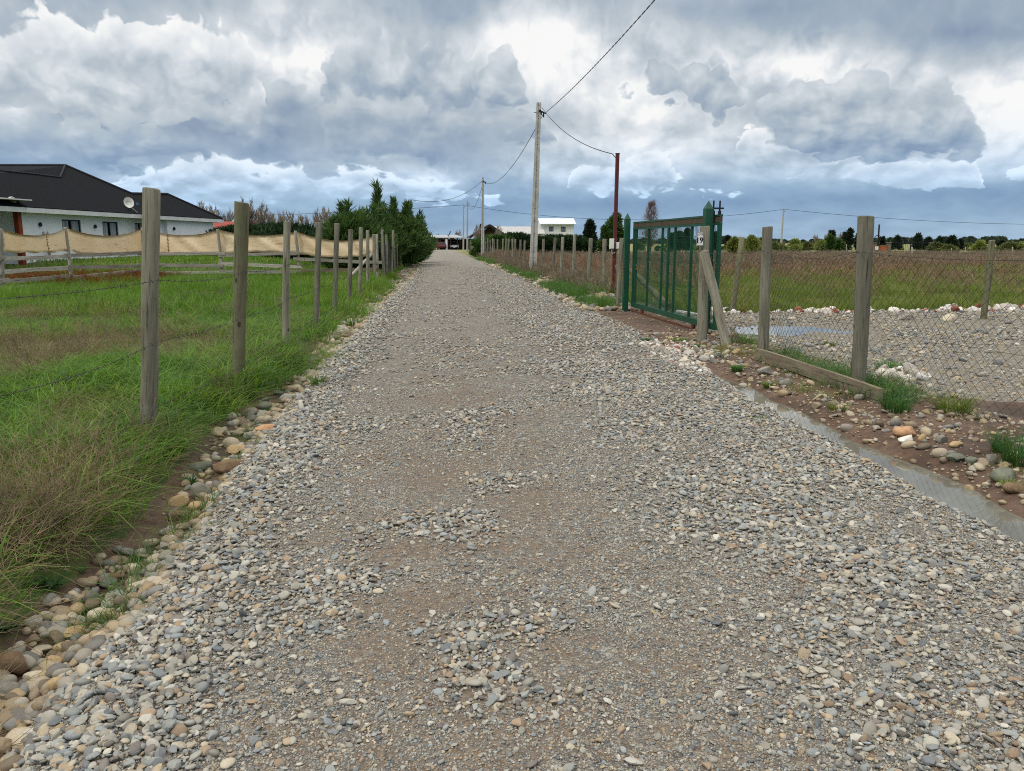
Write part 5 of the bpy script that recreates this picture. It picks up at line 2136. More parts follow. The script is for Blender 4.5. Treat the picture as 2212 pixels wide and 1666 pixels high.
# ---------------------------------------------------------------- field fence behind the yard
b1_, b2_ = G(*z4(1470, 1302)), G(*z5(1882, 1075))
ff = empty("field_fence", b1_, "sparse wire fence on timber posts along the far rim of the gravel yard", "fence")
fpp = [(b1_, at_y(*z4(1562, 582), b1_.y)), (b2_, at_y(*z5(1952, 425), b2_.y))]
dd_ = b2_ - b1_
b3_ = onground(b2_.x + dd_.x, b2_.y + dd_.y)
fpp.append((b3_, b3_ + Vector((.05, 0, 1.55))))
b0_ = onground(b1_.x - 1.9, b1_.y + .35)
for i, (b, t) in enumerate(fpp):
    log_part("post", b - (t - b).normalized() * .3, t, .062, .058, M['post_green'], ff, 180 + i, 12, .1)
for h in (.55, 1.05, 1.30):
    mb = MB()
    pts = []
    for i in range(len(fpp) - 1):
        (x0, t0_), (x1, t1_) = fpp[i], fpp[i + 1]
        seg = catenary(x0.lerp(t0_, h / 1.55), x1.lerp(t1_, h / 1.55), .03, 8)
        pts += seg if not pts else seg[1:]
    barbed(mb, pts, .002, .14, 5)
    mb.build("barbed_wire", M['wire'], ff)

# ---------------------------------------------------------------- roadside fence beyond the gate
fr = empty("wire_fence", onground(4.2, 18.2), "long fence of pale round posts along the right verge beyond the gate", "fence")
meas = [((2055, 755), (2005, 1600), 62), ((1845, 765), (1840, 1430), 50), ((1680, 760), (1655, 1320), 50), ((1487, 720), (1462, 1325), 40), ((1340, 742), (1325, 1255), 42), ((1250, 752), (1205, 1250), 35),
        ((1110, 765), (1095, 1180), 35), ((880, 785), (870, 1080), 25), ((833, 775), (820, 1100), 26), ((767, 768), (760, 1080), 24), ((733, 762), (735, 1060), 23), ((688, 765), (670, 1075), 22),
        ((660, 762), (635, 1055), 22), ((618, 765), (612, 1010), 19), ((552, 770), (548, 990), 18)]
fpts = []
for i, (t_, b_, w) in enumerate(meas):
    bx = z3(*b_)[0]
    x = 4.10 if i == 0 else 4.78
    y = px_y(bx, x)
    if i == 0:
        y = 17.4
        x = at_y(bx, 600, y).x
    b = onground(x, y)
    tt = at_y(*z3(*t_), y)
    r = w * .179 * y / 1664 / 2
    log_part("post", b - Vector((0, 0, .2)), tt, r, r * .95, M['post'], fr, 200 + i, 10, .1)
    fpts.append((b, tt))
y = fpts[-1][0].y + 2.6
i = 0
while y < 124:
    r = random.Random(i + 400)
    b = onground(4.8 + r.uniform(-.1, .1), y)
    t = b + Vector((r.uniform(-.12, .12), r.uniform(-.1, .1), r.uniform(1.5, 1.85)))
    log_part("post", b - Vector((0, 0, .2)), t, .055, .05, M['post'], fr, 230 + i, 8, .1)
    fpts.append((b, t))
    y += 2.7 + r.uniform(-.5, .5)
    i += 1
for h in (.4, .8, 1.2):
    mb = MB()
    pts = []
    for i in range(len(fpts) - 1):
        (x0, t0_), (x1, t1_) = fpts[i], fpts[i + 1]
        seg = catenary(x0.lerp(t0_, h / 1.75), x1.lerp(t1_, h / 1.75), .03, 4)
        pts += seg if not pts else seg[1:]
    mb.tube(pts, .003, 4)
    mb.build("barbed_wire", M['wire'], fr)
V_, F_ = [], []
for i, (b, t) in enumerate([f for f in fpts if 70 < f[0].y < 125]):
    for h in (0.05, .5, .95):
        V_.append((b.x + .08, b.y, b.z + h))
    if i:
        for q in range(2):
            a = (i - 1) * 3 + q
            F_.append((a, a + 3, a + 4, a + 1))
link_mesh("netting", np_mesh("netting", np.array(V_) - np.array(WLOC[fr.name]), np.array(F_)), M['net'], fr)
# dark slanting stake by the red pole
pa, pb_ = onground(4.55, 18.6), at_y(*z3(1985, 1080), 18.9)
o = log_part("stake", pa, pb_, .06, .05, M['post_green'], None, 262, 9)
o.matrix_local = Matrix.Translation(pa) @ frame_to(pa, pb_).to_4x4()
tag(o, "dark slanting timber stake between the red pole and the first fence post", "stake")

# ---------------------------------------------------------------- carport at the end of the lane, with two cars
CY = 163.0
M['dark_timber'] = plain("dark_brown_timber", srgb(58, 42, 36), srgb(42, 32, 28), 4, .8)
M['pale_sheet'] = plain("pale_roof_sheet", srgb(216, 220, 222), srgb(196, 200, 204), 2, .5)
M['grey_roof'] = plain("grey_metal_roof", srgb(182, 180, 178), srgb(164, 162, 160), 2, .55, 0, .2, 8, .3, 3, (6, .2, 1))
c0 = at_y(*z7(480, 635), CY)
c1 = at_y(*z7(1240, 635), CY)
zt = at_y(*z7(800, 405), CY).z
zb_ = at_y(*z7(800, 436), CY).z
cp = empty("carport", (c0.x, CY, 0), "low open carport with a pale flat roof across the end of the lane", "carport")
mb = MB()
mb.box(((c0.x + c1.x) / 2, CY + 3, zb_ + .05), (c1.x - c0.x, 6.4, .10))
mb.poly([(c0.x, CY - .2, zb_ + .10), (c1.x - 1.5, CY - .2, zb_ + .10), (c1.x - 3, CY + 6, zt + .3), (c0.x, CY + 6, zt + .3)], .02)
mb.build("roof", plain('dusty_roof_sheet', srgb(168, 172, 174), srgb(148, 152, 154), 2, .6), cp)
for zx, w in ((492, .14), (545, .2), (600, .12), (690, .12), (766, .18), (818, .2), (868, .12), (990, .12), (1032, .12), (1074, .12), (1190, .14)):
    for yy2 in ((CY,) if zx not in (492, 766, 1074) else (CY, CY + 5.8)):
        px_ = at_y(*z7(zx, 635), CY).x
        MB().box((px_, yy2, zb_ / 2), (w, w, zb_)).build("post", M['dark_timber'], cp)
mb = MB()
for h in (.35, .6, .85, 1.1, 1.35, 1.6, 1.85, 2.1):
    mb.beam((c0.x, CY + 6, h), (c1.x, CY + 6, h), .04, .10)
mb.build("back_rail", M['dark_timber'], cp)
MB().box(((c0.x + c1.x) / 2 + 1.2, CY + 6.15, 1.05), (c1.x - c0.x - 2.4, .08, 2.1)).build("shade_panel", M['dark_timber'], cp)  # added dark panel, stands in for the shade under the carport roof
pa, pb_ = at_y(*z7(775, 632), CY - .1), at_y(*z7(808, 460), CY - .1)
MB().box(((pa.x + pb_.x) / 2, CY - .12, pb_.z / 2), (pb_.x - pa.x, .06, pb_.z)).build("sheet_panel", M['pale_sheet'], cp)
o = board_part("loose_board", at_y(*z7(820, 410), CY + 2), at_y(*z7(866, 318), CY + 2), .1, .18, M['dark_timber'], None, 300)
tag(o, "dark board sticking up at a slant from the carport roof", "board")
# farm yard gate-like rails left of the carport
rg = empty("rail_hurdle", at_y(*z7(455, 600), 140), "short pale rail hurdle left of the carport", "fence")
for zx in (455, 548):
    q = at_y(*z7(zx, 610), 140)
    MB().box((q.x, 140, .75), (.12, .12, 1.5)).build("post", M['rail'], rg)
for h in (.4, .95, 1.4):
    MB().beam((at_y(*z7(455, 600), 140).x, 139.9, h), (at_y(*z7(548, 600), 140).x, 139.9, h), .05, .14).build("rail", M['rail'], rg)


def car(loc, rz, L, Wd, H, paint, label, front):
    """boxy estate car; local +Y is its nose"""
    o = empty("parked_car", (0, 0, 0), label, "car")
    hw = Wd / 2
    prof = [(-L / 2, .35), (-L / 2, .80), (-L / 2 + .1, 1.0), (-L / 2 + .35, H), (L * .08, H), (L * .24, 1.02), (L / 2 - .1, .88), (L / 2, .68), (L / 2, .35)]
    mb = MB()
    k = len(prof)
    vs, fs = [], []
    for sx, ins in ((-1, .10), (-1, 0), (1, 0), (1, .10)):
        for (y, z) in prof:
            narrow = .16 if z > 1.05 else 0
            vs.append((sx * (hw - narrow - (ins if ins else 0) * .6), y * (1 - ins * .1), z))
    for r in range(3):
        for j in range(k):
            a, b = r * k + j, r * k + (j + 1) % k
            fs.append((a, b, b + k, a + k))
    fs.append(tuple(range(k)))
    fs.append(tuple(3 * k + j for j in reversed(range(k))))
    mb.add(vs, fs)
    mb.build("body", paint, o, False, True)
    mb = MB()
    mb.poly([(-hw + .22, L * .235, 1.06), (hw - .22, L * .235, 1.06), (hw - .28, L * .095, H - .05), (-hw + .28, L * .095, H - .05)], .03)
    mb.build("windscreen", M['glass'], o, False, True)
    MB().poly([(hw - .25, -L / 2 + .12, 1.06), (-hw + .25, -L / 2 + .12, 1.06), (-hw + .3, -L / 2 + .31, H - .06), (hw - .3, -L / 2 + .31, H - .06)], .03).build("rear_window", M['glass'], o, False, True)
    for sx in (-1, 1):
        MB().box((sx * (hw - .10), -L * .08, (1.05 + H) / 2), (.06, L * .5, H - 1.2)).build("side_window", M['glass'], o, False, True)
        MB().box((sx * (hw - .22), L / 2 - .04, .76), (.30, .12, .13)).build("headlight", M['white_plastic'], o, False, True)
        MB().box((sx * (hw - .13), -L / 2 + .02, .88), (.16, .08, .26)).build("tail_light", M['red_roof'], o, False, True)
        for sy in (-1, 1):
            mb = MB()
            mb.tube([(sx * (hw - .2), sy * L * .30, .33), (sx * (hw + .01), sy * L * .30, .33)], .33, 14)
            wh = mb.build("wheel", M['black_rubber'], o, False, True)
            mb = MB()
            mb.tube([(sx * (hw - .02), sy * L * .30, .33), (sx * (hw + .02), sy * L * .30, .33)], .19, 12)
            mb.build("rim", M['steel'], wh, False, True)
    MB().box((0, L / 2 + .01, .47), (Wd * .92, .08, .2)).build("bumper", M['black'], o, False, True)
    MB().box((0, -L / 2 - .01, .47), (Wd * .92, .08, .2)).build("bumper", M['black'], o, False, True)
    MB().box((0, L / 2 + .055, .50), (.4, .012, .11)).build("number_plate", M['white_paint'], o, False, True)
    o.location = loc
    o.rotation_euler = (0, 0, rz)
    return o


q = at_y(*z7(660, 630), CY + 1.2)
car((q.x, CY + 1.2, 0.0), RAD(22), 4.0, 1.7, 1.62, plain("red_car_paint", srgb(112, 28, 26), srgb(92, 24, 22), 2, .3, 0, 0, 10, .5), "red car parked under the left half of the carport", False)
q = at_y(*z7(928, 630), CY + 2.4)
car((q.x, CY + 2.6, 0.0), RAD(180), 4.2, 1.78, 1.72, plain("silver_car_paint", srgb(202, 204, 208), srgb(186, 188, 192), 2, .3, .2, 0, 10, .5), "silver car facing the lane under the right half of the carport", True)

# ---------------------------------------------------------------- brown gabled house, white house
BY = 118.0
bh = empty("timber_house", at_y(*z7(1500, 560), BY), "dark brown gabled timber house behind the hedge, right of the carport", "house")
pk, lf_, rt_ = at_y(*z7(1550, 207), BY), at_y(*z7(1195, 425), BY), at_y(*z7(1900, 430), BY)
mb = MB()
mb.poly([(lf_.x + .8, BY, 0), (rt_.x - .8, BY, 0), (rt_.x - .8, BY, rt_.z), (pk.x, BY, pk.z - .2), (lf_.x + .8, BY, lf_.z)], .2)
mb.build("wall", M['dark_timber'], bh)
mb = MB()
for e_ in (lf_, rt_):
    a, b = Vector((e_.x, BY - .6, e_.z)), Vector((pk.x, BY - .6, pk.z))
    q = [a, b, b + Vector((0, 9, 0)), a + Vector((0, 9, 0))]
    mb.poly(q if e_ is rt_ else q[::-1], .14)
mb.build("roof", M['dark_timber'] if False else plain("weathered_roof", srgb(96, 92, 92), srgb(78, 74, 74), 3, .7), bh)
mb = MB()
for e_ in (lf_, rt_):
    mb.beam(Vector((e_.x, BY - .66, e_.z - .06)), Vector((pk.x, BY - .66, pk.z - .06)), .05, .28)
mb.build("barge_board", plain("barge_paint", srgb(40, 34, 34)), bh)
ch = at_y(*z7(1395, 185), BY + 3)
mb = MB()
mb.tube([(ch.x, BY + 3, 1.8), (ch.x, BY + 3, ch.z)], .17, 10)
mb.build("chimney", M['black'], bh)

WY = 140.0
wh_ = empty("white_house", at_y(*z3(1270, 800), WY), "white two-storey house with a pale metal roof and a long low grey-roofed wing", "house")
a0, a1 = at_y(*z3(1075, 580), WY), at_y(*z3(1475, 580), WY)
zt2 = a0.z
ops = []
for (zx0, zx1, zy0, zy1) in ((1172, 1228, 615, 675), (1316, 1374, 618, 678)):
    ops.append((at_y(*z3(zx0, 600), WY).x - a0.x, at_y(*z3(zx1, 600), WY).x - a0.x, at_y(*z3(1200, zy1), WY).z, at_y(*z3(1200, zy0), WY).z))
mb = MB()
wall_openings(mb, Vector((a0.x, WY, 0)), Vector((1, 0, 0)), Vector((0, 1, 0)), a1.x - a0.x, 0, zt2, ops)
mb.poly([(a1.x, WY, 0), (a1.x, WY + 5, 0), (a1.x, WY + 5, zt2 + .1), (a1.x, WY + 2.5, zt2 + 1.0), (a1.x, WY, zt2)])
mb.poly([(a0.x, WY + 5, 0), (a0.x, WY, 0), (a0.x, WY, zt2), (a0.x, WY + 2.5, zt2 + 1.0), (a0.x, WY + 5, zt2 + .1)])
mb.build("wall", M['white_paint'], wh_)
for (u0, u1, w0, w1) in ops:
    mb = MB()
    xx0, xx1 = a0.x + u0, a0.x + u1
    for (p0, p1, q0, q1) in ((xx0, xx1, w0, w0 + .12), (xx0, xx1, w1 - .12, w1), (xx0, xx0 + .12, w0 + .12, w1 - .12), (xx1 - .12, xx1, w0 + .12, w1 - .12), ((xx0 + xx1) / 2 - .06, (xx0 + xx1) / 2 + .06, w0 + .12, w1 - .12)):
        mb.box(((p0 + p1) / 2, WY + .05, (q0 + q1) / 2), (p1 - p0, .06, q1 - q0))
    wn = mb.build("window", M['frame_dark'], wh_)
    MB().box(((xx0 + xx1) / 2, WY + .11, (w0 + w1) / 2), (xx1 - xx0 - .02, .02, w1 - w0 - .02)).build("pane", M['curtain'], wn)
mb = MB()
r0, r1 = at_y(*z3(1058, 580), WY), at_y(*z3(1497, 590), WY)
rt2 = at_y(*z3(1200, 516), WY + 3).z
mb.poly([(r0.x, WY - .5, zt2 - .05), (r1.x, WY - .5, zt2 - .05), (r1.x, WY + 2.5, rt2), (r0.x, WY + 2.5, rt2)], .12)
mb.poly([(r0.x, WY + 2.5, rt2), (r1.x, WY + 2.5, rt2), (r1.x, WY + 5.5, zt2 - .05), (r0.x, WY + 5.5, zt2 - .05)], .12)
mb.build("roof", M['pale_sheet'], wh_)
w0_, w1_ = at_y(*z3(500, 612), WY), at_y(*z3(1104, 612), WY)
zlo = at_y(*z3(1000, 700), WY - 3).z
mb = MB()
mb.poly([(w0_.x, WY - 3, zlo), (w1_.x, WY - 3, zlo), (w1_.x, WY + 1, w0_.z), (w0_.x, WY + 1, w0_.z)], .1)
mb.poly([(w0_.x, WY + 1, w0_.z), (a0.x - .05, WY + 1, w0_.z), (a0.x - .05, WY + 5, zlo), (w0_.x, WY + 5, zlo)], .1)
mb.build("wing_roof", M['grey_roof'], wh_)
MB().box(((w0_.x + w1_.x) / 2, WY - 1, zlo / 2 - .1), (w1_.x - w0_.x - .6, 3.2, zlo - .2)).build("wing_wall", M['white_paint'], wh_)

# ---------------------------------------------------------------- far brick gateway on the right
QY = 104.0
M['brick'] = plain("brick_panel", srgb(176, 98, 66), srgb(150, 80, 54), 9, .9, 0, .3, 30)
M['pillar'] = plain("grey_brown_pillar", srgb(120, 112, 100), srgb(96, 90, 82), 5, .9)
bg_ = empty("brick_gateway", at_y(*z5(1280, 540), QY), "far gateway of orange brick panels, grey pillars and a black iron gate", "gateway")
for (x0, x1) in ((975, 995), (1022, 1098), (1482, 1572)):
    pa, pb_ = at_y(*z5(x0, 540), QY), at_y(*z5(x1, 470), QY)
    MB().box(((pa.x + pb_.x) / 2, QY, pb_.z / 2), (pb_.x - pa.x, .3, pb_.z)).build("brick_panel", M['brick'], bg_)
    MB().box(((pa.x + pb_.x) / 2, QY, pb_.z + .05), (pb_.x - pa.x, .36, .10)).build("coping", M['pillar'], bg_)
for (x0, tp, w) in ((1008, 450, 26), (1110, 446, 26), (1460, 448, 30), (1574, 475, 12)):
    pa = at_y(*z5(x0, tp), QY - .1)
    ww = w * .2647 * QY / 1664
    MB().box((pa.x, QY - .1, pa.z / 2), (ww, .5, pa.z)).build("pillar", M['pillar'], bg_)
    MB().box((pa.x, QY - .1, pa.z + .04), (ww * 1.4, .66, .12)).build("pillar_cap", M['pillar'], bg_)
mb = MB()
xx0, xx1 = at_y(*z5(1127, 500), QY).x, at_y(*z5(1440, 500), QY).x
for h in (.25, 1.5):
    mb.beam((xx0, QY, h), (xx1, QY, h), .05, .07)
i, x = 0, xx0
while x < xx1:
    mb.tube([(x, QY, .12), (x, QY, 1.85 + .25 * math.sin((x - xx0) / (xx1 - xx0) * math.pi))], .022, 4)
    x += .26
mb.box(((xx0 + xx1) / 2, QY, 1.1), (.14, .1, 2.2))
mb.build("iron_gate", M['black'], bg_)
# thin dark pole with a coil of cable beside it
pa, pb_ = at_y(*z5(1015, 540), 96), at_y(*z5(1031, 298), 96)
cpole = service_pole((pa.x, 96, 0), pb_, .14, M['black'], "thin dark pole with a cable coil in front of the far brick gateway")
cc = at_y(*z5(1018, 412), 95.9)
MB().tube([cc + Vector((.42 * math.cos(a), 0, .42 * math.sin(a))) for a in [2 * math.pi * i / 16 for i in range(17)]], .05, 5).build("cable_coil", M['black_rubber'], cpole)
pw = at_y(*z5(1010, 490), 95.8)
MB().box((pw.x, 95.8, pw.z), (.35, .2, .45)).build("meter_case", M['white_plastic'], cpole)
# a few grey stakes standing in the far field
for i, (zx, zt_, zb2, y) in enumerate(((763, 458, 530, 88), (1735, 480, 545, 80), (2118, 480, 560, 70), (1298, 480, 560, 66), (1620, 490, 540, 90))):
    pa, pb_ = at_y(*z5(zx, zb2), y), at_y(*z5(zx, zt_), y)
    b = onground(pa.x, y)
    o = log_part("stake", b, pb_, .07, .06, M['rail'], None, 500 + i, 7)
    o.matrix_local = Matrix.Translation(b) @ frame_to(b, pb_).to_4x4()
    tag(o, ("grey stake left of the thin dark pole in the far field", "grey stake right of the far brick gateway", "grey stake near the right edge of the far field",
            "grey stake standing in front of the far iron gate", "short grey stake just beyond the right brick panel")[i], "stake")

# ================================================================ plants
def leaf_mat(name, cols, trans=0.35, rough=0.6, patch=None, pscale=0.5, var=0.5):
    """thin leaf or blade: colour drawn per piece, drifting slowly over the field; light passes through"""
    m, nt, out = new_mat(name)
    rnd = nt.new('ShaderNodeObjectInfo').outputs['Random']
    n = len(cols)
    col = nt.ramp(rnd, [((i + .5) / n, c) for i, c in enumerate(cols)])
    pos = nt.new('ShaderNodeNewGeometry').outputs['Position']
    f = nt.noise(pos, pscale, 5, 0.6)
    if patch:
        col = nt.mix(nt.smooth(f, .54, .72), col, patch)
    g = nt.noise(pos, 3.2, 5, 0.65)
    col = nt.vm('SCALE', col, scale=nt.m('MULTIPLY_ADD', nt.smooth(g, .25, .75), var * 2, 1.0 - var))
    d = nt.new('ShaderNodeBsdfPrincipled')
    nt.put(d.inputs['Base Color'], col)
    d.inputs['Roughness'].default_value = rough
    d.inputs['Specular IOR Level'].default_value = 0.25
    t = nt.new('ShaderNodeBsdfTranslucent')
    nt.put(t.inputs[0], nt.vm('MULTIPLY', col, (1.25, 1.25, 0.8)))
    mx = nt.new('ShaderNodeMixShader')
    mx.inputs[0].default_value = trans
    nt.l.new(d.outputs[0], mx.inputs[1])
    nt.l.new(t.outputs[0], mx.inputs[2])
    nt.l.new(mx.outputs[0], out.inputs[0])
    return m


def blades(n, h0, h1, spread, lean, width, r, segs=3, curl=1.0):
    """arrays of curved tapering blades growing from a small patch"""
    V, Q, T = [], [], []
    for _ in range(n):
        a = r.uniform(0, 6.283)
        d = spread * math.sqrt(r.uniform(0, 1))
        bx, by = d * math.cos(a), d * math.sin(a)
        h = r.uniform(h0, h1)
        la = a + r.gauss(0, 1.0)
        ln = abs(r.gauss(lean, lean * .5)) * h
        w = width * r.uniform(.7, 1.25)
        px, py = -math.sin(la + r.uniform(-.6, .6)), math.cos(la)
        b = len(V)
        for i in range(segs + 1):
            t = i / segs
            out = ln * (t ** 1.7) * curl
            z = h * (t - .30 * curl * lean * t * t * t)
            ww = w * (1 - t) ** .6 * (1 if i < segs else 0) / 2
            cx, cy = bx + math.cos(la) * out, by + math.sin(la) * out
            if i < segs:
                V.append((cx - px * ww, cy - py * ww, z))
                V.append((cx + px * ww, cy + py * ww, z))
            else:
                V.append((cx, cy, z))
        for i in range(segs - 1):
            Q.append((b + 2 * i, b + 2 * i + 1, b + 2 * i + 3, b + 2 * i + 2))
        T.append((b + 2 * segs - 2, b + 2 * segs - 1, b + 2 * segs))
    return V, Q, T


def blade_mesh(name, *a, **k):
    V, Q, T = blades(*a, **k)
    return np_mesh(name, V, [np.array(Q), np.array(T)])


def stalks(n, h0, h1, spread, lean, width, r, branch=3):
    """dead stems with side twigs, as thin crossed strips"""
    V, Q = [], []

    def strip(p, q, w):
        d = (q - p)
        s = d.cross(Vector((r.gauss(0, 1), r.gauss(0, 1), r.gauss(0, 1)))).normalized() * w / 2
        s2 = d.cross(s).normalized() * w / 2
        for ss in (s, s2):
            b = len(V)
            V.extend([tuple(p - ss), tuple(p + ss), tuple(q + ss * .5), tuple(q - ss * .5)])
            Q.append((b, b + 1, b + 2, b + 3))
    for _ in range(n):
        a = r.uniform(0, 6.283)
        d = spread * math.sqrt(r.uniform(0, 1))
        p = Vector((d * math.cos(a), d * math.sin(a), 0))
        h = r.uniform(h0, h1)
        dr = Vector((r.gauss(0, lean), r.gauss(0, lean), 1)).normalized()
        pts = [p]
        for i in range(4):
            dr = (dr + Vector((r.gauss(0, .16), r.gauss(0, .16), -.05))).normalized()
            pts.append(pts[-1] + dr * h / 4)
        for i in range(4):
            strip(pts[i], pts[i + 1], width * (1 - .16 * i))
            if i:
                for _ in range(branch if r.random() < .8 else 0):
                    bd = (dr + Vector((r.gauss(0, .7), r.gauss(0, .7), r.gauss(.1, .4)))).normalized()
                    strip(pts[i], pts[i] + bd * h * r.uniform(.10, .28), width * .6)
    return V, Q


def stalk_mesh(name, *a, **k):
    V, Q = stalks(*a, **k)
    return np_mesh(name, V, np.array(Q))


def leaves(n, L0, L1, w, r, rise=.5, wave=0.06):
    """broad lance leaves in a rosette"""
    V, Q = [], []
    for i in range(n):
        a = 6.283 * i / n + r.uniform(-.4, .4)
        L = r.uniform(L0, L1)
        el_ = r.uniform(.2, 1.0) * rise
        b = len(V)
        k = 6
        for j in range(k + 1):
            t = j / k
            x = L * t
            z = L * (math.sin(el_ * 1.4) * t - .55 * el_ * t * t)
            ww = w * L * math.sin(math.pi * min(1, (t * .92 + .08))) ** .8 * .5
            wz = wave * L * math.sin(j * 2.4 + a)
            for s, dz in ((-1, .10), (0, -.02), (1, .10)):
                lx, ly = x, s * ww * (1 + .14 * math.sin(j * 3 + s))
                V.append((lx * math.cos(a) - ly * math.sin(a), lx * math.sin(a) + ly * math.cos(a), max(.004, z + abs(s) * dz * L * .4 + wz * s)))
        for j in range(k):
            for s in (0, 1):
                p = b + j * 3 + s
                Q.append((p, p + 1, p + 4, p + 3))
    return V, Q


M['meadow'] = leaf_mat("meadow_grass", [srgb(*c) for c in ((84, 122, 38), (104, 142, 44), (72, 108, 38), (124, 146, 58), (94, 130, 42), (84, 112, 44))], .42, .5, srgb(124, 130, 70), .55, .35)
M['field_grass'] = leaf_mat("right_field_grass", [srgb(*c) for c in ((100, 120, 52), (118, 132, 62), (90, 108, 50), (136, 138, 78))], .40, .6, srgb(140, 126, 90), .35, .35)
M['tuft'] = leaf_mat("wet_tuft_grass", [srgb(*c) for c in ((66, 104, 52), (84, 120, 56), (74, 104, 48), (100, 128, 60))], .4, .5, None, 1, .3)
M['straw'] = leaf_mat("dry_straw", [srgb(*c) for c in ((158, 140, 114), (136, 120, 100), (176, 158, 130), (118, 104, 90), (144, 126, 106))], .25, .8, None, 1, .25)
M['brownweed'] = leaf_mat("brown_weed_stems", [srgb(*c) for c in ((150, 126, 106), (132, 112, 96), (168, 142, 118), (122, 104, 90), (158, 128, 104))], .15, .85, srgb(164, 146, 124), .2, .3)
M['greyweed'] = leaf_mat("grey_weed_stems", [srgb(*c) for c in ((146, 132, 116), (130, 118, 104), (160, 146, 126), (120, 108, 96))], .15, .85, None, .2, .3)
M['sorrel'] = leaf_mat("red_sorrel", [srgb(*c) for c in ((140, 74, 46), (122, 62, 42), (150, 92, 58), (112, 70, 48))], .3, .7, None, 1, .3)
M['dock'] = leaf_mat("broad_weed_leaf", [srgb(*c) for c in ((58, 92, 44), (72, 104, 50), (50, 82, 44))], .35, .45, None, 1, .2)

R = random.Random
GRASS = [blade_mesh("grass_clump", 44, .08, .24, .16, .95, .0082, R(i), curl=1.25) for i in range(6)] + [blade_mesh("grass_clump", 40, .10, .26, .17, 1.5, .0072, R(20 + i), curl=1.3) for i in range(3)]
GRASS_FAR = [blade_mesh("grass_clump", 42, .14, .34, .34, .5, .013, R(40 + i), segs=2) for i in range(5)]
LAWN_FAR = [blade_mesh("lawn_clump", 44, .06, .20, .8, .5, .035, R(50 + i), segs=2) for i in range(4)]
STRAW = [stalk_mesh("dry_clump", 16, .22, .55, .14, .75, .0042, R(60 + i), branch=2) for i in range(5)]
WEED = [stalk_mesh("weed_clump", 12, .45, .95, .38, .22, .011, R(70 + i), branch=5) for i in range(6)]
WEED_FAR = [stalk_mesh("weed_clump", 16, .4, .95, .9, .24, .026, R(80 + i), branch=4) for i in range(5)]


def sow(name, protos, mat, x, y, s0=.8, s1=1.25, tilt=.10, dz=-.015, zfn=hz, grow=None):
    n = len(x)
    s = rng.uniform(s0, s1, n)
    if grow is not None:
        s = s * grow
    return scatter(name, protos, mat, np.stack([x, y, zfn(x, y) + dz], 1), rnd_rot(n, tilt), np.stack([s, s, s], 1), rng.integers(0, len(protos), n))


# ---------------------------------------------------------------- left meadow
X_, Y_ = [], []
for y0, y1, dn in ((1.2, 4, 120), (4, 7, 80), (7, 11, 52), (11, 16, 32)):
    n = int((y1 - y0) * 14 * dn)
    y = rng.uniform(y0, y1, n)
    x = GRASS_L(y) - .04 - .19 * (1 - .4 * sstep(y, 5, 9)) - 14 * rng.uniform(0, 1, n)
    ok = in_view(x, y, 1.2)
    ok &= rng.uniform(0, 1, n) < np.clip(.35 + 1.5 * (fbm(x * .9, y * .9, 91) - .22), .25, 1)
    X_.append(x[ok])
    Y_.append(y[ok])
x, y = np.concatenate(X_), np.concatenate(Y_)
DRYS = [(gv(90, 760), 1.5, 1.3), (gv(230, 770), 1.2, 1.0), (gv(60, 850), .9, .8), (gv(330, 800), .7, .6)]
drym = fbm(x * .55 + 4, y * .55, 93) + .24 * field(DRYS, x, y) + .20 * np.exp(-((x + 5.5) / 2.2) ** 2 - ((y - 9.5) / 2.0) ** 2)
dry = drym > .68
grow = .55 + .95 * fbm(x * .8, y * .8, 92) + .25 * np.exp(-((x - GRASS_L(y)) / .5) ** 2)
sow("meadow_grass", GRASS, M['meadow'], x[~dry], y[~dry], .8, 1.3, .12, grow=grow[~dry])
sub = rng.uniform(0, 1, len(x)) < .5
k = dry & sub
sow("meadow_grass_short", GRASS, M['meadow'], x[k], y[k], .45, .8, .15)
n = 5200
y = 15 + 19 * rng.uniform(0, 1, n) ** .9
x = GRASS_L(y) + .1 - 27 * rng.uniform(0, 1, n)
ok = in_view(x, y, 1.2)
sow("meadow_grass_far", GRASS_FAR, M['meadow'], x[ok], y[ok], .8, 1.3, .1, grow=(.45 + 1.0 * fbm(x * .6, y * .6, 94))[ok])
# dry straw: drifts in the meadow, and a tangle along the bank edge
n = 3400
y = 1.3 + 14 * rng.uniform(0, 1, n) ** 1.3
x = GRASS_L(y) + .12 - 9 * rng.uniform(0, 1, n) ** 1.3
dm = fbm(x * .55 + 4, y * .55, 93) + .26 * field(DRYS, x, y) + .20 * np.exp(-((x + 5.5) / 2.2) ** 2 - ((y - 9.5) / 2.0) ** 2) + .10 * np.exp(-((x - GRASS_L(y) + .25) / .25) ** 2)
ok = (dm > .67) & in_view(x, y, 1.0) & (rng.uniform(0, 1, n) < .6)
sow("dry_grass", STRAW, M['straw'], x[ok], y[ok], .55, 1.1, .5)
n = 60
t = rng.uniform(0, 1, n)
y = 2.0 + 2.6 * t
x = GRASS_L(y) - .20 - np.abs(rng.normal(0, .26, n))
sow("dry_bank_tangle", STRAW, M['straw'], x, y, .7, 1.15, .8, dz=.03)
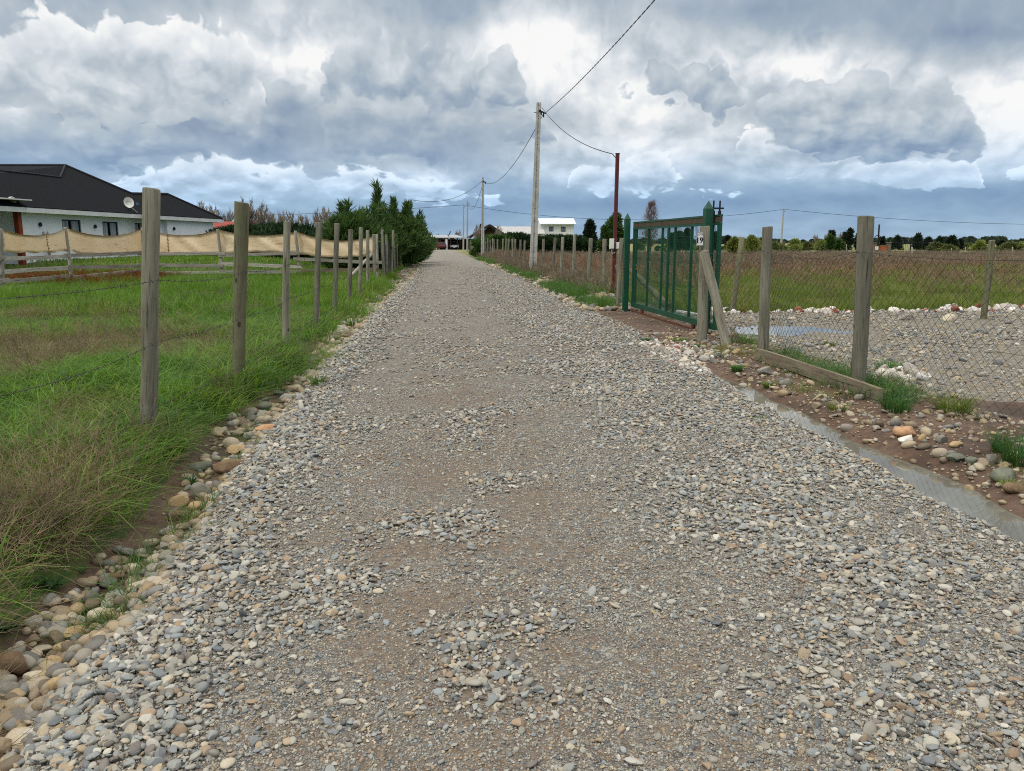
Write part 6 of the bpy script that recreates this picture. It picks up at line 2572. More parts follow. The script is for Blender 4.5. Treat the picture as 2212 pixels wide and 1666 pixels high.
# distinct dead clumps: along the bank lip, at post feet and in the meadow
cl_ = [(60, 1230, .20, 26), (130, 1180, .22, 30), (215, 1120, .22, 34), (290, 1050, .20, 26), (330, 985, .16, 20), (400, 960, .14, 16), (470, 880, .18, 16), (560, 800, .25, 20), (700, 730, .3, 18), (40, 1080, .3, 24),
       (160, 960, .3, 18), (90, 700, .5, 34), (210, 690, .5, 34), (20, 760, .5, 30), (150, 790, .45, 30), (330, 740, .4, 22), (480, 820, .25, 16), (640, 720, .3, 16), (420, 690, .4, 14), (560, 690, .4, 14)]
X_, Y_ = [], []
for vx, vy, rad, cnt in cl_:
    p = flat(vx, vy)
    cnt = max(6, int(cnt * .55))
    X_.append(p.x + rng.normal(0, rad * .6, cnt))
    Y_.append(p.y + rng.normal(0, rad * .6, cnt))
x, y = np.concatenate(X_), np.concatenate(Y_)
ok = x < GRASS_L(y) - .14
sow("dead_clumps", STRAW, M['straw'], x[ok], y[ok], .55, 1.0, .45)
# weeds at the feet of the right-hand posts and in the red soil of the bank
n = 420
y = rng.uniform(4, 15, n)
x = 4.35 + rng.normal(0, .16, n)
ok = (fbm(x * 1.3, y * 1.1, 121) > .52) & ((y < 12.6) | (x > 4.5))
sow("fence_foot_grass", GRASS, M['tuft'], x[ok], y[ok], .5, 1.0, .2)
n = 260
y = rng.uniform(4, 12, n)
x = WATER_R(np.clip(y, 0, 9.3)) + .35 + rng.uniform(0, .8, n)
ok = (fbm(x * 1.7, y * 1.5, 122) > .55) & (x < 4.4)
sow("bank_weeds", GRASS, M['field_grass'], x[ok], y[ok], .3, .7, .2)
# sorrel drift in front of the rail fence
n = 2600
y = rng.uniform(24, 33.5, n)
x = rng.uniform(-24, -8, n)
SOR = [(gv(40, 622), 1.6, 1.2), (gv(120, 618), 2.4, 1.6), (gv(200, 625), 1.6, 1.0), (gv(290, 612), 1.6, 1.0), (gv(95, 605), 2.5, 1.2)]
ok = (field(SOR, x, y) > .25) & in_view(x, y, 1)
sow("sorrel_drift", WEED, M['sorrel'], x[ok], y[ok], .32, .6, .1)
n = 900
y = rng.uniform(6, 33, n)
x = rng.uniform(-22, -3, n)
ok = (fbm(x * .5, y * .5, 96) > .68) & in_view(x, y, 1)
sow("grey_weed_drift", WEED, M['greyweed'], x[ok], y[ok], .3, .6, .15)
# lawn round the house
n = 6500
y = rng.uniform(33.5, 75, n)
x = -2.6 - 40 * rng.uniform(0, 1, n)
ok = in_view(x, y, 1.0)
hx = np.array([(v - HA.x) * HN.x + (w - HA.y) * HN.y for v, w in zip(x, y)])
hy = np.array([(v - HA.x) * HD.x + (w - HA.y) * HD.y for v, w in zip(x, y)])
ok &= ~((hx > -.4) & (hy < HL + .5))
sow("house_lawn", LAWN_FAR, M['meadow'], x[ok], y[ok], .8, 1.3, .05, -.03)

# ---------------------------------------------------------------- right-hand field
n = 7500
y = 16.25 + 17 * rng.uniform(0, 1, n)
x = 4.9 + 24 * rng.uniform(0, 1, n)
ok = in_view(x, y, 1.0) & ((y > 18.5) | (x > 5.4))
ok &= rng.uniform(0, 1, n) < np.clip(1.1 - .7 * sstep(y + 3 * (fbm(x * .3, y * .3, 97) - .5), 23, 32), 0, 1)
sow("field_grass", GRASS_FAR, M['field_grass'], x[ok], y[ok], .55, 1.05, .1)
n = 9000
y = 22 + 46 * rng.uniform(0, 1, n) ** 1.1
x = 5.0 + 52 * rng.uniform(0, 1, n)
wv = sstep(y + 6 * (fbm(x * .15, y * .3, 98) - .5), 23, 31)
ok = in_view(x, y, 1.0) & (rng.uniform(0, 1, n) < wv * np.clip(2.2 * (fbm(x * .25, y * .4, 99) - .22), .05, .8))
sow("brown_weeds", WEED_FAR, M['brownweed'], x[ok], y[ok], .28, .66, .05)
n = 3800
y = 28 + 40 * rng.uniform(0, 1, n)
x = 5 + 52 * rng.uniform(0, 1, n)
ok = in_view(x, y, 1.0) & (fbm(x * .18, y * .35, 113) > .50)
sow("rough_field_grass", LAWN_FAR, M['field_grass'], x[ok], y[ok], 1.2, 2.2, .05, -.03)
n = 3600
y = 40 + 48 * rng.uniform(0, 1, n)
x = 5.2 + 64 * rng.uniform(0, 1, n)
ok = in_view(x, y, 1.0) & (rng.uniform(0, 1, n) < np.clip(1.3 * fbm(x * .2, y * .2, 100), .1, 1))
sow("grey_weeds", WEED_FAR, M['greyweed'], x[ok], y[ok], .5, .9, .05)
n = 260
y = rng.uniform(18, 30, n)
x = rng.uniform(6, 22, n)
ok = (fbm(x * .6, y * .6, 101) > .58)
sow("weed_patches", WEED, M['brownweed'], x[ok], y[ok], .4, .8, .1)

# verge beyond the gate: grass and dead stems along the fence
n = 2600
y = 17.4 + 55 * rng.uniform(0, 1, n) ** 1.5
x = road_r(y) + .15 + 1.6 * rng.uniform(0, 1, n)
ok = (x < 4.95) & (fbm(x * .9, y * .45, 102) > .42)
sow("verge_grass", GRASS_FAR, M['tuft'], x[ok], y[ok], .5, 1.05, .12)
n = 1500
y = 19.5 + 60 * rng.uniform(0, 1, n) ** 1.2
x = 4.75 + rng.normal(0, .35, n)
ok = (x > road_r(y) + .5) & (fbm(x * .9, y * .35, 103) > .36)
ok &= rng.uniform(0, 1, n) < np.clip(.25 + (y - 22) / 30, .2, 1)
sow("verge_stems", WEED, M['greyweed'], x[ok], y[ok], .4, .8, .12)
n = 900
y = 34 + 60 * rng.uniform(0, 1, n) ** 1.2
x = 5.2 + rng.exponential(.9, n)
sow("fence_weeds", WEED, M['brownweed'], x, y, .6, 1.05, .08)
# sparse weeds between gutter stones on the left and on the left road edge further on
n = 420
y = 7 + 40 * rng.uniform(0, 1, n) ** 1.4
x = road_l(y) - .15 + rng.normal(0, .10, n)
ok = fbm(x * 1.2, y * .7, 104) > .56
sow("road_edge_grass", GRASS, M['meadow'], x[ok], y[ok], .5, .95, .15)
n = 240
y = 3 + 25 * rng.uniform(0, 1, n) ** 1.4
x = GRASS_L(y) + .1 + np.abs(rng.normal(0, .16, n))
ok = fbm(x * 1.4, y * .8, 105) > .56
sow("gutter_weeds", GRASS, M['tuft'], x[ok], y[ok], .35, .7, .2)


# ---------------------------------------------------------------- single tufts and weeds
def tuft(pt, wpx, hpx, label, lean=.5, mat='tuft', seed=0, n=None, name="grass_tuft", cat="grass tuft", group=None):
    p = G(*pt)
    k = (p - cam.location).length / 1664
    w, h = wpx * k / 2, hpx * k
    V, Q, T = blades(n or int(150 + 260 * min(1, w)), h * .5, h * 1.15, w * .55, lean, max(.004, .0011 * (p.y)), R(600 + seed), curl=1.1)
    o = link_mesh(name, np_mesh(name, V, [np.array(Q), np.array(T)]), M[mat])
    o.location = (p.x, p.y, p.z - .02)
    tag(o, label, cat, group)
    return o


tuft(z6(1390, 545), 88, 55, "blue-green grass tuft spilling past the near end of the plank", .6, seed=1)
tuft(z6(1060, 335), 40, 28, "grey-green grass tuft behind the plank, left of the thick fence post", .4, seed=2)
tuft(z6(1245, 395), 40, 26, "grass tuft at the right foot of the thick fence post", .5, seed=3)
tuft(z6(1345, 280), 72, 28, "grass tuft behind the white rubble heap inside the fence", .6, seed=4)
tuft(z6(1760, 545), 105, 56, "wide grass tuft at the corner of the bare mud inside the fence", .7, 'field_grass', seed=5)
tuft(z6(2060, 800), 50, 52, "grass tuft rising beside the tall grey block on the bank", .5, seed=6)
tuft(z6(2160, 880), 70, 85, "tall bright grass clump overhanging the bank, cut by the picture's right edge", .6, seed=7)
tuft(z6(2110, 1040), 30, 30, "small grass tuft on top of the broad grey-green boulder", .6, 'field_grass', seed=8)
tuft(z6(965, 128), 33, 13, "lone low grass tuft out on the yard gravel", .8, 'field_grass', seed=9)
tuft(z6(380, 285), 25, 20, "small tuft on red soil left of the rough grey block", .6, seed=10)
tuft(z6(590, 390), 40, 18, "low spreading weeds beside the rounded grey boulder", .9, 'field_grass', seed=11)
tuft(z6(1020, 535), 58, 22, "thin yellow-green tuft below the plank at the top of the bank", .7, 'field_grass', seed=12)
tuft(z9(640, 765), 27, 12, "grass tuft at the road edge in front of the gate's bare soil", .9, seed=13)
tuft(z9(1110, 770), 62, 13, "long grass strip in front of the gate's right end", .8, seed=14)
tuft(z9(1400, 860), 33, 13, "grass tuft between the rubble and the numbered post", .8, seed=15)
tuft(z9(1960, 1215), 28, 18, "grass tuft on the red soil below the round tan boulder", .7, seed=16)
tuft(z5(470, 1090), 10, 5, "tiny green tuft on the far rim of the yard beside the puddle", .7, 'field_grass', seed=17)
tuft(zA(1195, 990), 26, 38, "upright green tuft behind the flat olive stone in the gutter", .5, 'tuft', 18, 60)
tuft(zA(1345, 925), 34, 20, "sparse tuft in front of the broad brown boulder", .7, 'tuft', 19, 40)
tuft(zA(1540, 925), 14, 18, "few blades at the right side of the broad brown boulder", .5, 'tuft', 20, 20)
tuft(zA(1690, 545), 26, 18, "bright tuft among the gutter stones beyond the second post", .6, 'tuft', 21, 90)
tuft(zA(2000, 385), 45, 38, "tall thin grass growing at the gravel edge in front of the third post", .5, 'meadow', 22, 120)
tuft(zA(1080, 800), 70, 48, "dense blue-green tuft at the right foot of the nearest left post", .7, 'tuft', 23, 330)
tuft(zA(430, 520), 90, 36, "arching grass tussock in the meadow left of the nearest post", 1.1, 'meadow', 24, 420)


def dock(pt, wpx, label, seed, n=11, rise=.8, mat='dock', name="broadleaf_weed", hk=1.0):
    p = G(*pt)
    k = (p - cam.location).length / 1664
    L = wpx * k / 2
    V, Q = leaves(n, L * .6, L * 1.1, .30, R(700 + seed), rise)
    V2, Q2 = leaves(max(4, n // 2), L * .45, L * .8, .34, R(750 + seed), rise * 1.8)
    o = link_mesh(name, np_mesh(name, V + V2, np.array(Q + [tuple(i + len(V) for i in f) for f in Q2])), M[mat], None, True)
    o.location = (p.x, p.y, p.z + .01)
    o.scale = (1, 1, hk)
    tag(o, label, "weed")
    return o


dock(zB(40, 810), 75, "broad-leaved dock at the picture's left edge above the gutter boulders", 1)
dock(zB(330, 545), 62, "broad-leaved weed under dry stalks at the bank edge", 2)
dock(zB(520, 440), 34, "small leafy weed at the grass edge beside the row of three cobbles", 3, 7)
dock(zB(210, 440), 50, "broad-leaved weed in the shade of the dry grass tangle", 4)
dock(zA(300, 1110), 50, "leafy weed in the meadow below the nearest post", 5)
dock(zA(1560, 470), 70, "dark leafy weed cluster at the right foot of the second post", 6, 16, 1.0)
dock(zA(1830, 250), 66, "dark leafy weed cluster in the bank right of the third post", 7, 16, 1.0)
dock(zA(1350, 620), 50, "leafy weed on the bank above the long flat tan stone", 8, 12)
dock(z3(1850, 1580), 40, "leafy green plant at the foot of the first post beside the gate", 9, 26, 1.5, hk=1.3)
dock(z3(1780, 1590), 26, "leafy green plant left of the plant at the gate's first post", 10, 18, 1.3, hk=1.2)


# ---------------------------------------------------------------- trees and shrubs
def foliage_mat(name, cols, trans=.25, var=.4, rough=.6):
    m, nt, out = new_mat(name)
    pos = nt.new('ShaderNodeNewGeometry').outputs['Position']
    isl = nt.new('ShaderNodeNewGeometry').outputs['Random Per Island']
    n = len(cols)
    col = nt.ramp(isl, [((i + .5) / n, c) for i, c in enumerate(cols)])
    f = nt.noise(pos, 1.6, 4, .6)
    col = nt.vm('SCALE', col, scale=nt.m('MULTIPLY_ADD', f, var * 2, 1 - var))
    d = nt.new('ShaderNodeBsdfPrincipled')
    nt.put(d.inputs['Base Color'], col)
    d.inputs['Roughness'].default_value = rough
    d.inputs['Specular IOR Level'].default_value = .2
    t = nt.new('ShaderNodeBsdfTranslucent')
    nt.put(t.inputs[0], col)
    mx = nt.new('ShaderNodeMixShader')
    mx.inputs[0].default_value = trans
    nt.l.new(d.outputs[0], mx.inputs[1])
    nt.l.new(t.outputs[0], mx.inputs[2])
    nt.l.new(mx.outputs[0], out.inputs[0])
    return m


M['cypress'] = foliage_mat("cypress_foliage", [srgb(*c) for c in ((54, 84, 42), (70, 98, 48), (90, 116, 54), (44, 68, 40), (108, 130, 62), (60, 88, 48))])
M['hedge'] = foliage_mat("dark_hedge_foliage", [srgb(*c) for c in ((36, 56, 34), (46, 68, 38), (58, 80, 42), (32, 48, 32))])
M['darkleaf'] = foliage_mat("dark_evergreen_leaf", [srgb(*c) for c in ((38, 54, 40), (48, 64, 44), (60, 74, 54), (32, 46, 36))])
M['midleaf'] = foliage_mat("mid_green_leaf", [srgb(*c) for c in ((62, 92, 46), (80, 110, 52), (96, 124, 58), (52, 78, 42))])
M['springleaf'] = foliage_mat("yellow_green_spring_leaf", [srgb(*c) for c in ((118, 134, 62), (136, 148, 74), (104, 120, 58), (150, 156, 84))])
M['twig'] = plain("bare_twigs", srgb(118, 104, 92), srgb(96, 84, 76), 3, .9)
M['twig_pale'] = plain("pale_bare_twigs", srgb(146, 134, 122), srgb(122, 110, 100), 3, .9)
M['bark'] = plain("rough_bark", srgb(96, 82, 68), srgb(72, 60, 50), 6, .95, 0, .6, 30)


def sprays(centres, dirs, L, w, r, k=5, fan=.9):
    """small flat fronds: k thin leaves fanned round each given direction"""
    n = len(centres)
    V = np.zeros((n * k, 4, 3))
    rg = np.random.default_rng(r)
    for j in range(k):
        d = dirs + rg.normal(0, fan * .45, (n, 3))
        d /= np.linalg.norm(d, axis=1)[:, None]
        s = np.cross(d, rg.normal(0, 1, (n, 3)))
        s /= np.linalg.norm(s, axis=1)[:, None] + 1e-9
        ln = (L * rg.uniform(.6, 1.3, n))[:, None]
        ww = (w * rg.uniform(.7, 1.2, n))[:, None]
        V[j::k, 0] = centres
        V[j::k, 1] = centres + d * ln * .5 + s * ww
        V[j::k, 2] = centres + d * ln
        V[j::k, 3] = centres + d * ln * .5 - s * ww
    F = np.arange(n * k * 4).reshape(-1, 4)
    return V.reshape(-1, 3), F


def crown_points(n, rx, ry, h, z0, r, shape='egg', lumps=9, inner=.45, shoots=0):
    """points spread through a lumpy crown, with outward directions"""
    rg = np.random.default_rng(r)
    u = rg.uniform(0, 1, n * 3)
    th = rg.uniform(0, 2 * np.pi, n * 3)
    if shape == 'cone':
        prof = (1 - u) ** .75 * (.35 + .65 * np.minimum(1, u * 6 + .35))
    elif shape == 'hedge':
        prof = np.where(u < .8, 1.0, np.sqrt(np.maximum(0, 1 - ((u - .8) / .2) ** 2)) * .6 + .4)
    else:
        prof = np.sqrt(np.maximum(0.0, 1 - (2 * u - 1) ** 2)) * (1.1 - .25 * u)
    lump = 1 + .55 * (fbm(th * 1.6 + 10, u * 4, r, 3) - .5) * 2
    rad = rg.uniform(0, 1, n * 3) ** inner
    x = rx * prof * lump * rad * np.cos(th)
    y = ry * prof * lump * rad * np.sin(th)
    z = z0 + h * u
    gap = fbm(th * 2.2 + 3, u * 7, r + 5, 3)
    ok = gap > .36
    P_ = np.stack([x, y, z], 1)[ok][:n]
    D = np.stack([np.cos(th) / max(rx, .1), np.sin(th) / max(ry, .1), (u - .4) * 1.5 / max(rx, .1)], 1)[ok][:n]
    D /= np.linalg.norm(D, axis=1)[:, None] + 1e-9
    return P_, D


def trunk_mesh(mb, h, r0, r1, seed, limbs=5, reach=.8):
    rr = R(seed)
    pts = [Vector((0, 0, -.1))]
    for i in range(1, 6):
        pts.append(Vector((rr.uniform(-.05, .05) * h * .3, rr.uniform(-.05, .05) * h * .3, h * i / 5)))
    mb.tube(pts, [r0 + (r1 - r0) * i / 5 for i in range(6)], 7)
    for i in range(limbs):
        t = rr.uniform(.3, .95)
        p = pts[0].lerp(pts[-1], t)
        a = rr.uniform(0, 6.28)
        q = p + Vector((math.cos(a), math.sin(a), rr.uniform(.4, 1.2))) * reach * rr.uniform(.5, 1)
        mb.tube([p, p.lerp(q, .5) + Vector((0, 0, .05)), q], [r1 * .8, r1 * .6, r1 * .25], 5)


def leafy(name, label, cat, loc, rx, ry, h, z0, mat, seed, n=1500, L=.30, w=.035, k=5, shape='egg', up=.6, group=None, shoots=(), trunk_h=None, reach=.7, fan=.9, inner=.45):
    o = empty(name, (0, 0, 0), label, cat, group)
    P_, D = crown_points(n, rx, ry, h, z0, seed, shape, inner=inner)
    D = D + np.array([0, 0, up])
    D /= np.linalg.norm(D, axis=1)[:, None]
    rg = np.random.default_rng(seed + 99)
    for (sx, sy, sz0, sz1, cnt) in shoots:
        t = rg.uniform(0, 1, cnt)
        q = np.stack([sx + rg.normal(0, .13, cnt) * (1 - t * .8), sy + rg.normal(0, .13, cnt) * (1 - t * .8), sz0 + (sz1 - sz0) * t], 1)
        P_ = np.concatenate([P_, q])
        D = np.concatenate([D, np.stack([rg.normal(0, .35, cnt), rg.normal(0, .35, cnt), np.ones(cnt)], 1)])
    V, F_ = sprays(P_, D, L, w, seed + 7, k, fan)
    V[:, 2] = np.maximum(V[:, 2], .02)
    link_mesh("crown", np_mesh("crown", V, F_), M[mat], o)
    mb = MB()
    th = trunk_h or (z0 + h * .7)
    trunk_mesh(mb, th, max(.04, h * .035), max(.02, h * .012), seed, 6, reach)
    mb.build("trunk", M['bark'], o, True)
    o.location = loc
    return o


def copy_tree(o, loc, rz=0.0, s=1.0, label=None, group=None, sz=None):
    c = o.copy()
    COL.objects.link(c)
    c.location = loc
    c.rotation_euler = (0, 0, rz)
    c.scale = (s, s, sz or s)
    if label:
        c['label'] = label
    if group:
        c['group'] = group
    for ch in o.children:
        d = ch.copy()
        COL.objects.link(d)
        d.parent = c
    return c


# cypress row along the left roadside
CG = "cypresses along the left roadside"
cyp = [
    (-3.9, 36.5, 1.4, 1.3, 2.4, 0, "bushy cypress at the near end of the left roadside row", ()),
    (-3.7, 41.0, 1.35, 1.5, 2.5, 1, "tall cypress with a feathery leader standing above the left row", ((.6, 0, 2.2, 4.3, 90), (.5, .3, 2.3, 3.4, 50), (-.9, 0, 2.2, 3.3, 50))),
    (-4.9, 42.5, 1.7, 1.6, 2.2, 2, "spreading cypress behind the tan cloth, left of the tall leader", ((-.2, 0, 2.0, 3.3, 60),)),
    (-3.3, 45.0, 1.4, 1.6, 2.65, 3, "cypress in the middle of the left roadside row", ((.2, .2, 2.4, 3.5, 50),)),
    (-2.5, 49.5, 1.6, 1.7, 2.85, 4, "cypress beside the thin dark pole in the left row", ((-.3, 0, 2.6, 4.0, 80), (.5, 0, 2.4, 3.6, 50))),
    (-2.3, 53.5, 1.7, 1.8, 2.95, 5, "lighter green cypress leaning over the lane near the end of the left row", ((.3, 0, 2.7, 4.0, 70),)),
    (-2.3, 59.0, 1.7, 1.9, 2.95, 6, "last cypress of the left row, with loose sprays reaching over the lane", ((.8, .5, 2.2, 3.2, 50),)),
]
for (x, y, rx, ry, h, sd, lab, sh) in cyp:
    leafy("cypress", lab, "cypress", onground(x, y, -.05), rx, ry, h, .05, 'cypress', 800 + sd, 2000, .42, .030, 6, 'egg', .9, CG, tuple(sh) + tuple((R(sd * 9 + q).uniform(-.8, .8) * rx, R(sd * 7 + q).uniform(-.6, .6) * ry, h * .55, h * R(sd * 5 + q).uniform(.92, 1.22), 34) for q in range(6)), fan=1.0, inner=.36)
# low dark hedge behind the cloth, left: separate shrubs grown together
hx0 = [(-8.5, 45), (-11.2, 47.5), (-13.0, 56), (-15.6, 60), (-18.0, 63), (-9.6, 50)]
hl = ["dark hedge shrub nearest the cypress row, behind the tan cloth", "dark hedge shrub behind the cloth, left of the third left-hand post", "dark hedge shrub right of the long house's end wall",
      "dark hedge shrub under the red shed roof", "dark hedge shrub touching the long house's far corner", "taller dark hedge shrub behind the cloth between two fence posts"]
h0 = None
for i, ((x, y), lab) in enumerate(zip(hx0, hl)):
    leafy("hedge_shrub", lab, "shrub", onground(x, y, -.05), 1.9, 1.5, 1.35 + .2 * (i % 3), .05, 'hedge', 830 + i, 1700, .38, .045, 5, 'hedge', .7, "dark hedge shrubs left of the lane", ((0, 0, 1.3, 1.8, 40),), fan=1.0, inner=.33)

# hedge in front of the white house
hr = [(1050, 82, 2.3, .9), (1080, 82, 2.6, 1.0), (1112, 83, 2.6, 1.1), (1140, 83, 2.5, 1.0), (1172, 82, 2.3, 1.0), (1200, 84, 2.5, 1.05), (1232, 84, 2.4, 1.05), (1256, 86, 2.2, 1.0)]
rl = ["hedge shrub below the dark gable of the timber house", "hedge shrub in front of the timber house's right roof slope", "dark hedge shrub left of the nearest concrete pole", "dark hedge shrub just behind the nearest concrete pole",
      "dark hedge shrub under the left corner of the white house", "dark hedge shrub under the white house's left window", "dark hedge shrub under the white house's right window", "dark hedge shrub past the right corner of the white house"]
for i, ((vx, y, h, s), lab) in enumerate(zip(hr, rl)):
    p = at_y(vx, 520, y)
    leafy("hedge_shrub", lab, "shrub", onground(p.x, y, -.05), 1.35, 1.2, h * s * .76, .05, 'hedge' if i > 1 else 'midleaf', 860 + i, 1300, .42, .055, 5, 'hedge', .6, "hedge shrubs before the white house", (), fan=1.1, inner=.33)


def tree_at(vx, vtop, y, wpx, mat, lab, seed, name="tree", shape='egg', n=1500, L=.4, w=.07, group=None, z0=.6, up=.4):
    """a tree whose crown is built of several uneven lobes on forked limbs"""
    p = at_y(vx, 520, y)
    H = at_y(vx, vtop, y).z
    rx = wpx * y / 1664 / 2
    o = empty(name, (0, 0, 0), lab, "tree", group)
    rr = R(seed * 3 + 1)
    Ps, Ds = [], []
    k = rr.randint(4, 6)
    mb = MB()
    mb.tube([(0, 0, -.1), (rr.uniform(-.1, .1) * rx, 0, H * .35), (rr.uniform(-.2, .2) * rx, 0, H * .72)], [H * .03, H * .022, H * .01], 6)
    for i in range(k):
        f = i / (k - 1)
        lr = rx * rr.uniform(.38, .62) * (1.15 - .45 * f)
        lh = (H - z0) * rr.uniform(.30, .48)
        cx, cy = rr.uniform(-.55, .55) * rx * (1.1 - .6 * f), rr.uniform(-.4, .4) * rx
        cz = z0 + (H - z0 - lh) * (f if i else 0)
        P_, D = crown_points(int(n / k * 1.15), lr, lr, lh, cz, seed * 11 + i, 'egg', inner=.45)
        Ps.append(P_ + np.array([cx, cy, 0]))
        Ds.append(D)
        mb.tube([(0, 0, max(.2, cz * .6)), (cx * .6, cy * .6, cz + lh * .2), (cx, cy, cz + lh * .55)], [H * .012, H * .009, H * .004], 4)
    P_, D = np.concatenate(Ps), np.concatenate(Ds) + np.array([0, 0, up])
    D /= np.linalg.norm(D, axis=1)[:, None]
    V, F_ = sprays(P_, D, L, w, seed + 7, 4, 1.3)
    V[:, 2] = np.maximum(V[:, 2], .02)
    link_mesh("crown", np_mesh("crown", V, F_), M[mat], o)
    mb.build("trunk", M['bark'], o, True)
    o.location = onground(p.x, y, -.05)
    return o


RG = "trees beyond the right-hand field"
tree_at(z3(1650, 0)[0], 480, 92, 36, 'darkleaf', "dark rounded evergreen between the white house and the red pole", 900)
tree_at(z3(1960, 0)[0], 463, 84, 46, 'midleaf', "green leaning tree right behind the red pole", 901, z0=.4)
tree_at(z3(1850, 0)[0], 492, 84, 28, 'midleaf', "small green bush-like tree left of the red pole", 902, z0=.2)
tree_at(z4(905, 0)[0], 508, 100, 20, 'darkleaf', "dark tree seen through the gate mesh, left of a pair", 903)
tree_at(z4(965, 0)[0], 505, 102, 22, 'darkleaf', "dark tree seen through the gate mesh, middle of the pair", 904)
tree_at(z4(1040, 0)[0], 498, 104, 20, 'darkleaf', "taller dark tree seen through the gate beside the plot sign", 905)
tree_at(z4(1290, 0)[0], 506, 104, 22, 'darkleaf', "dark tree seen through the narrow right end of the gate", 906)
tree_at(z4(1435, 0)[0], 513, 120, 18, 'darkleaf', "dark small tree left of the back fence's first post", 907)
tree_at(z4(1660, 0)[0], 515, 80, 26, 'springleaf', "yellow-green bush right of the back fence's first post", 908, z0=.1)
tree_at(z4(1480, 0)[0], 520, 75, 20, 'springleaf', "yellow-green bush in the brown weeds left of the back fence post", 909, z0=.1)
far = [(20, 425, 115, 26, 'springleaf', "yellow-green tree behind the second right-hand post"), (345, 432, 120, 34, 'springleaf', "wide yellow-green willow right of the lone pole"),
       (640, 362, 112, 20, 'darkleaf', "dark two-tiered tree left of the thick post"), (778, 345, 116, 26, 'darkleaf', "broad-topped dark tree just left of the thick post"),
       (700, 440, 100, 22, 'midleaf', "dark green column-like bush below the broad-topped tree"), (632, 400, 100, 16, 'midleaf', "slender dark green bush under the two-tiered tree"), (858, 380, 120, 14, 'darkleaf', "dark tree half hidden by the thick post"),
       (1170, 405, 122, 24, 'darkleaf', "rounded dark tree above the far brick gateway's left pillar"), (1342, 383, 118, 22, 'darkleaf', "cone-topped tree above the far iron gate"), (1425, 415, 122, 16, 'darkleaf', "small dark tree above the gateway's right pillar"),
       (1530, 410, 124, 16, 'darkleaf', "small dark tree above the right brick panel"), (1628, 405, 112, 26, 'darkleaf', "ragged dark tree right of the brick gateway"), (1695, 430, 126, 15, 'darkleaf', "small dark tree right of the ragged tree"),
       (1860, 445, 110, 36, 'springleaf', "yellow-green willow left of the far right post"), (2030, 440, 128, 12, 'darkleaf', "tiny pointed dark tree near the right edge of the field"), (2110, 470, 108, 36, 'springleaf', "olive willow bush at the far right of the field"),
       (1050, 410, 126, 14, 'darkleaf', "spiky dark tree behind the thin pole with the coil"), (560, 440, 118, 22, 'springleaf', "pale green bush left of the slender dark bush")]
for i, (zx, zy, y, w, mt, lab) in enumerate(far):
    vx, vy = z5(zx, zy)
    tree_at(vx, vy, y, w * .92, mt, lab, 920 + i, n=420, L=.5, w=.09, group=RG, z0=.2 if mt == 'springleaf' else .5)


# bare trees
def bare_tree(h, seed, spread=.28, levels=4, r0=None, narrow=.9):
    rr = R(seed)
    mt, mc = MB(), MB()
    r0 = r0 or h * .016

    def grow(p, d, L, r, lev):
        k = 3
        pts = [p]
        for i in range(k):
            d = (d + Vector((rr.gauss(0, .10), rr.gauss(0, .10), .10))).normalized()
            pts.append(pts[-1] + d * L / k)
        (mt if lev == 0 else mc).tube(pts, [r * (1 - .45 * i / k) for i in range(k + 1)], 5 if lev < 2 else 3, False)
        if lev < levels:
            nb = (9, 6, 5, 4, 3)[lev]
            for i in range(nb):
                t = rr.uniform(.25 if lev == 0 else .15, 1.0)
                q = pts[0].lerp(pts[-1], t)
                s = Vector((rr.gauss(0, 1), rr.gauss(0, 1), 0)).normalized() * spread * rr.uniform(.7, 1.4)
                grow(q, (d * narrow + s + Vector((0, 0, .25))).normalized(), L * rr.uniform(.42, .62) * (1.15 - .5 * t if lev == 0 else 1), r * .5, lev + 1)
    grow(Vector((0, 0, -.1)), Vector((0, 0, 1)), h * .62, r0, 0)
    return mt, mc


BARE_H = {}


def bare(name, label, cat, h, seed, mat, spread, narrow=.9, levels=3, group=None, fat=1.0):
    o = empty(name, (0, 0, 0), label, cat, group)
    mt, mc = bare_tree(h, seed, spread, levels, h * .013 * fat, narrow)
    mt.build("trunk", M[mat], o, True, True)
    mc.build("crown", M[mat], o, False, True)
    BARE_H[o.name] = max(p[2] for p in mc.v)
    return o


BG = "bare trees behind the left house"
protos = [bare("bare_tree", "x", "tree", 10.0, 30 + i, 'twig_pale', (.50, .62, .44)[i], .9, 4, BG, 2.0) for i in range(3)]
bl = [(424, 432, "bare tree whose twigs show just right of the black roof slope"), (446, 430, "bare tree second from the black roof slope"), (470, 436, "bare tree above the eave corner of the long house"), (497, 447, "bare tree above the red shed roof"),
      (536, 448, "pale bare tree just right of the second left-hand post"), (562, 446, "bare tree with forked stems right of the second post"), (590, 450, "bare tree left of the third left-hand post"), (612, 452, "bare tree directly behind the third left-hand post"),
      (636, 450, "bare tree right of the third left-hand post"), (660, 455, "bare tree left of the fourth left-hand post"), (690, 444, "bare tree behind the fourth left-hand post"), (712, 442, "tallest bare tree between the fourth and fifth posts"), (734, 448, "bare tree next to the tall cypress's left side")]
for i, (vx, vy, lab) in enumerate(bl):
    y = 150 + 12 * (i % 3)
    p = at_y(vx, 520, y)
    H = at_y(vx, vy, y).z
    s = H / BARE_H[protos[i % 3].name]
    if i < 3:
        o = protos[i]
        o.location = (p.x, y, 0)
        o.scale = (s, s, s)
        o['label'] = lab
    else:
        copy_tree(protos[i % 3], (p.x, y, 0), i * 1.7, s, lab, BG)
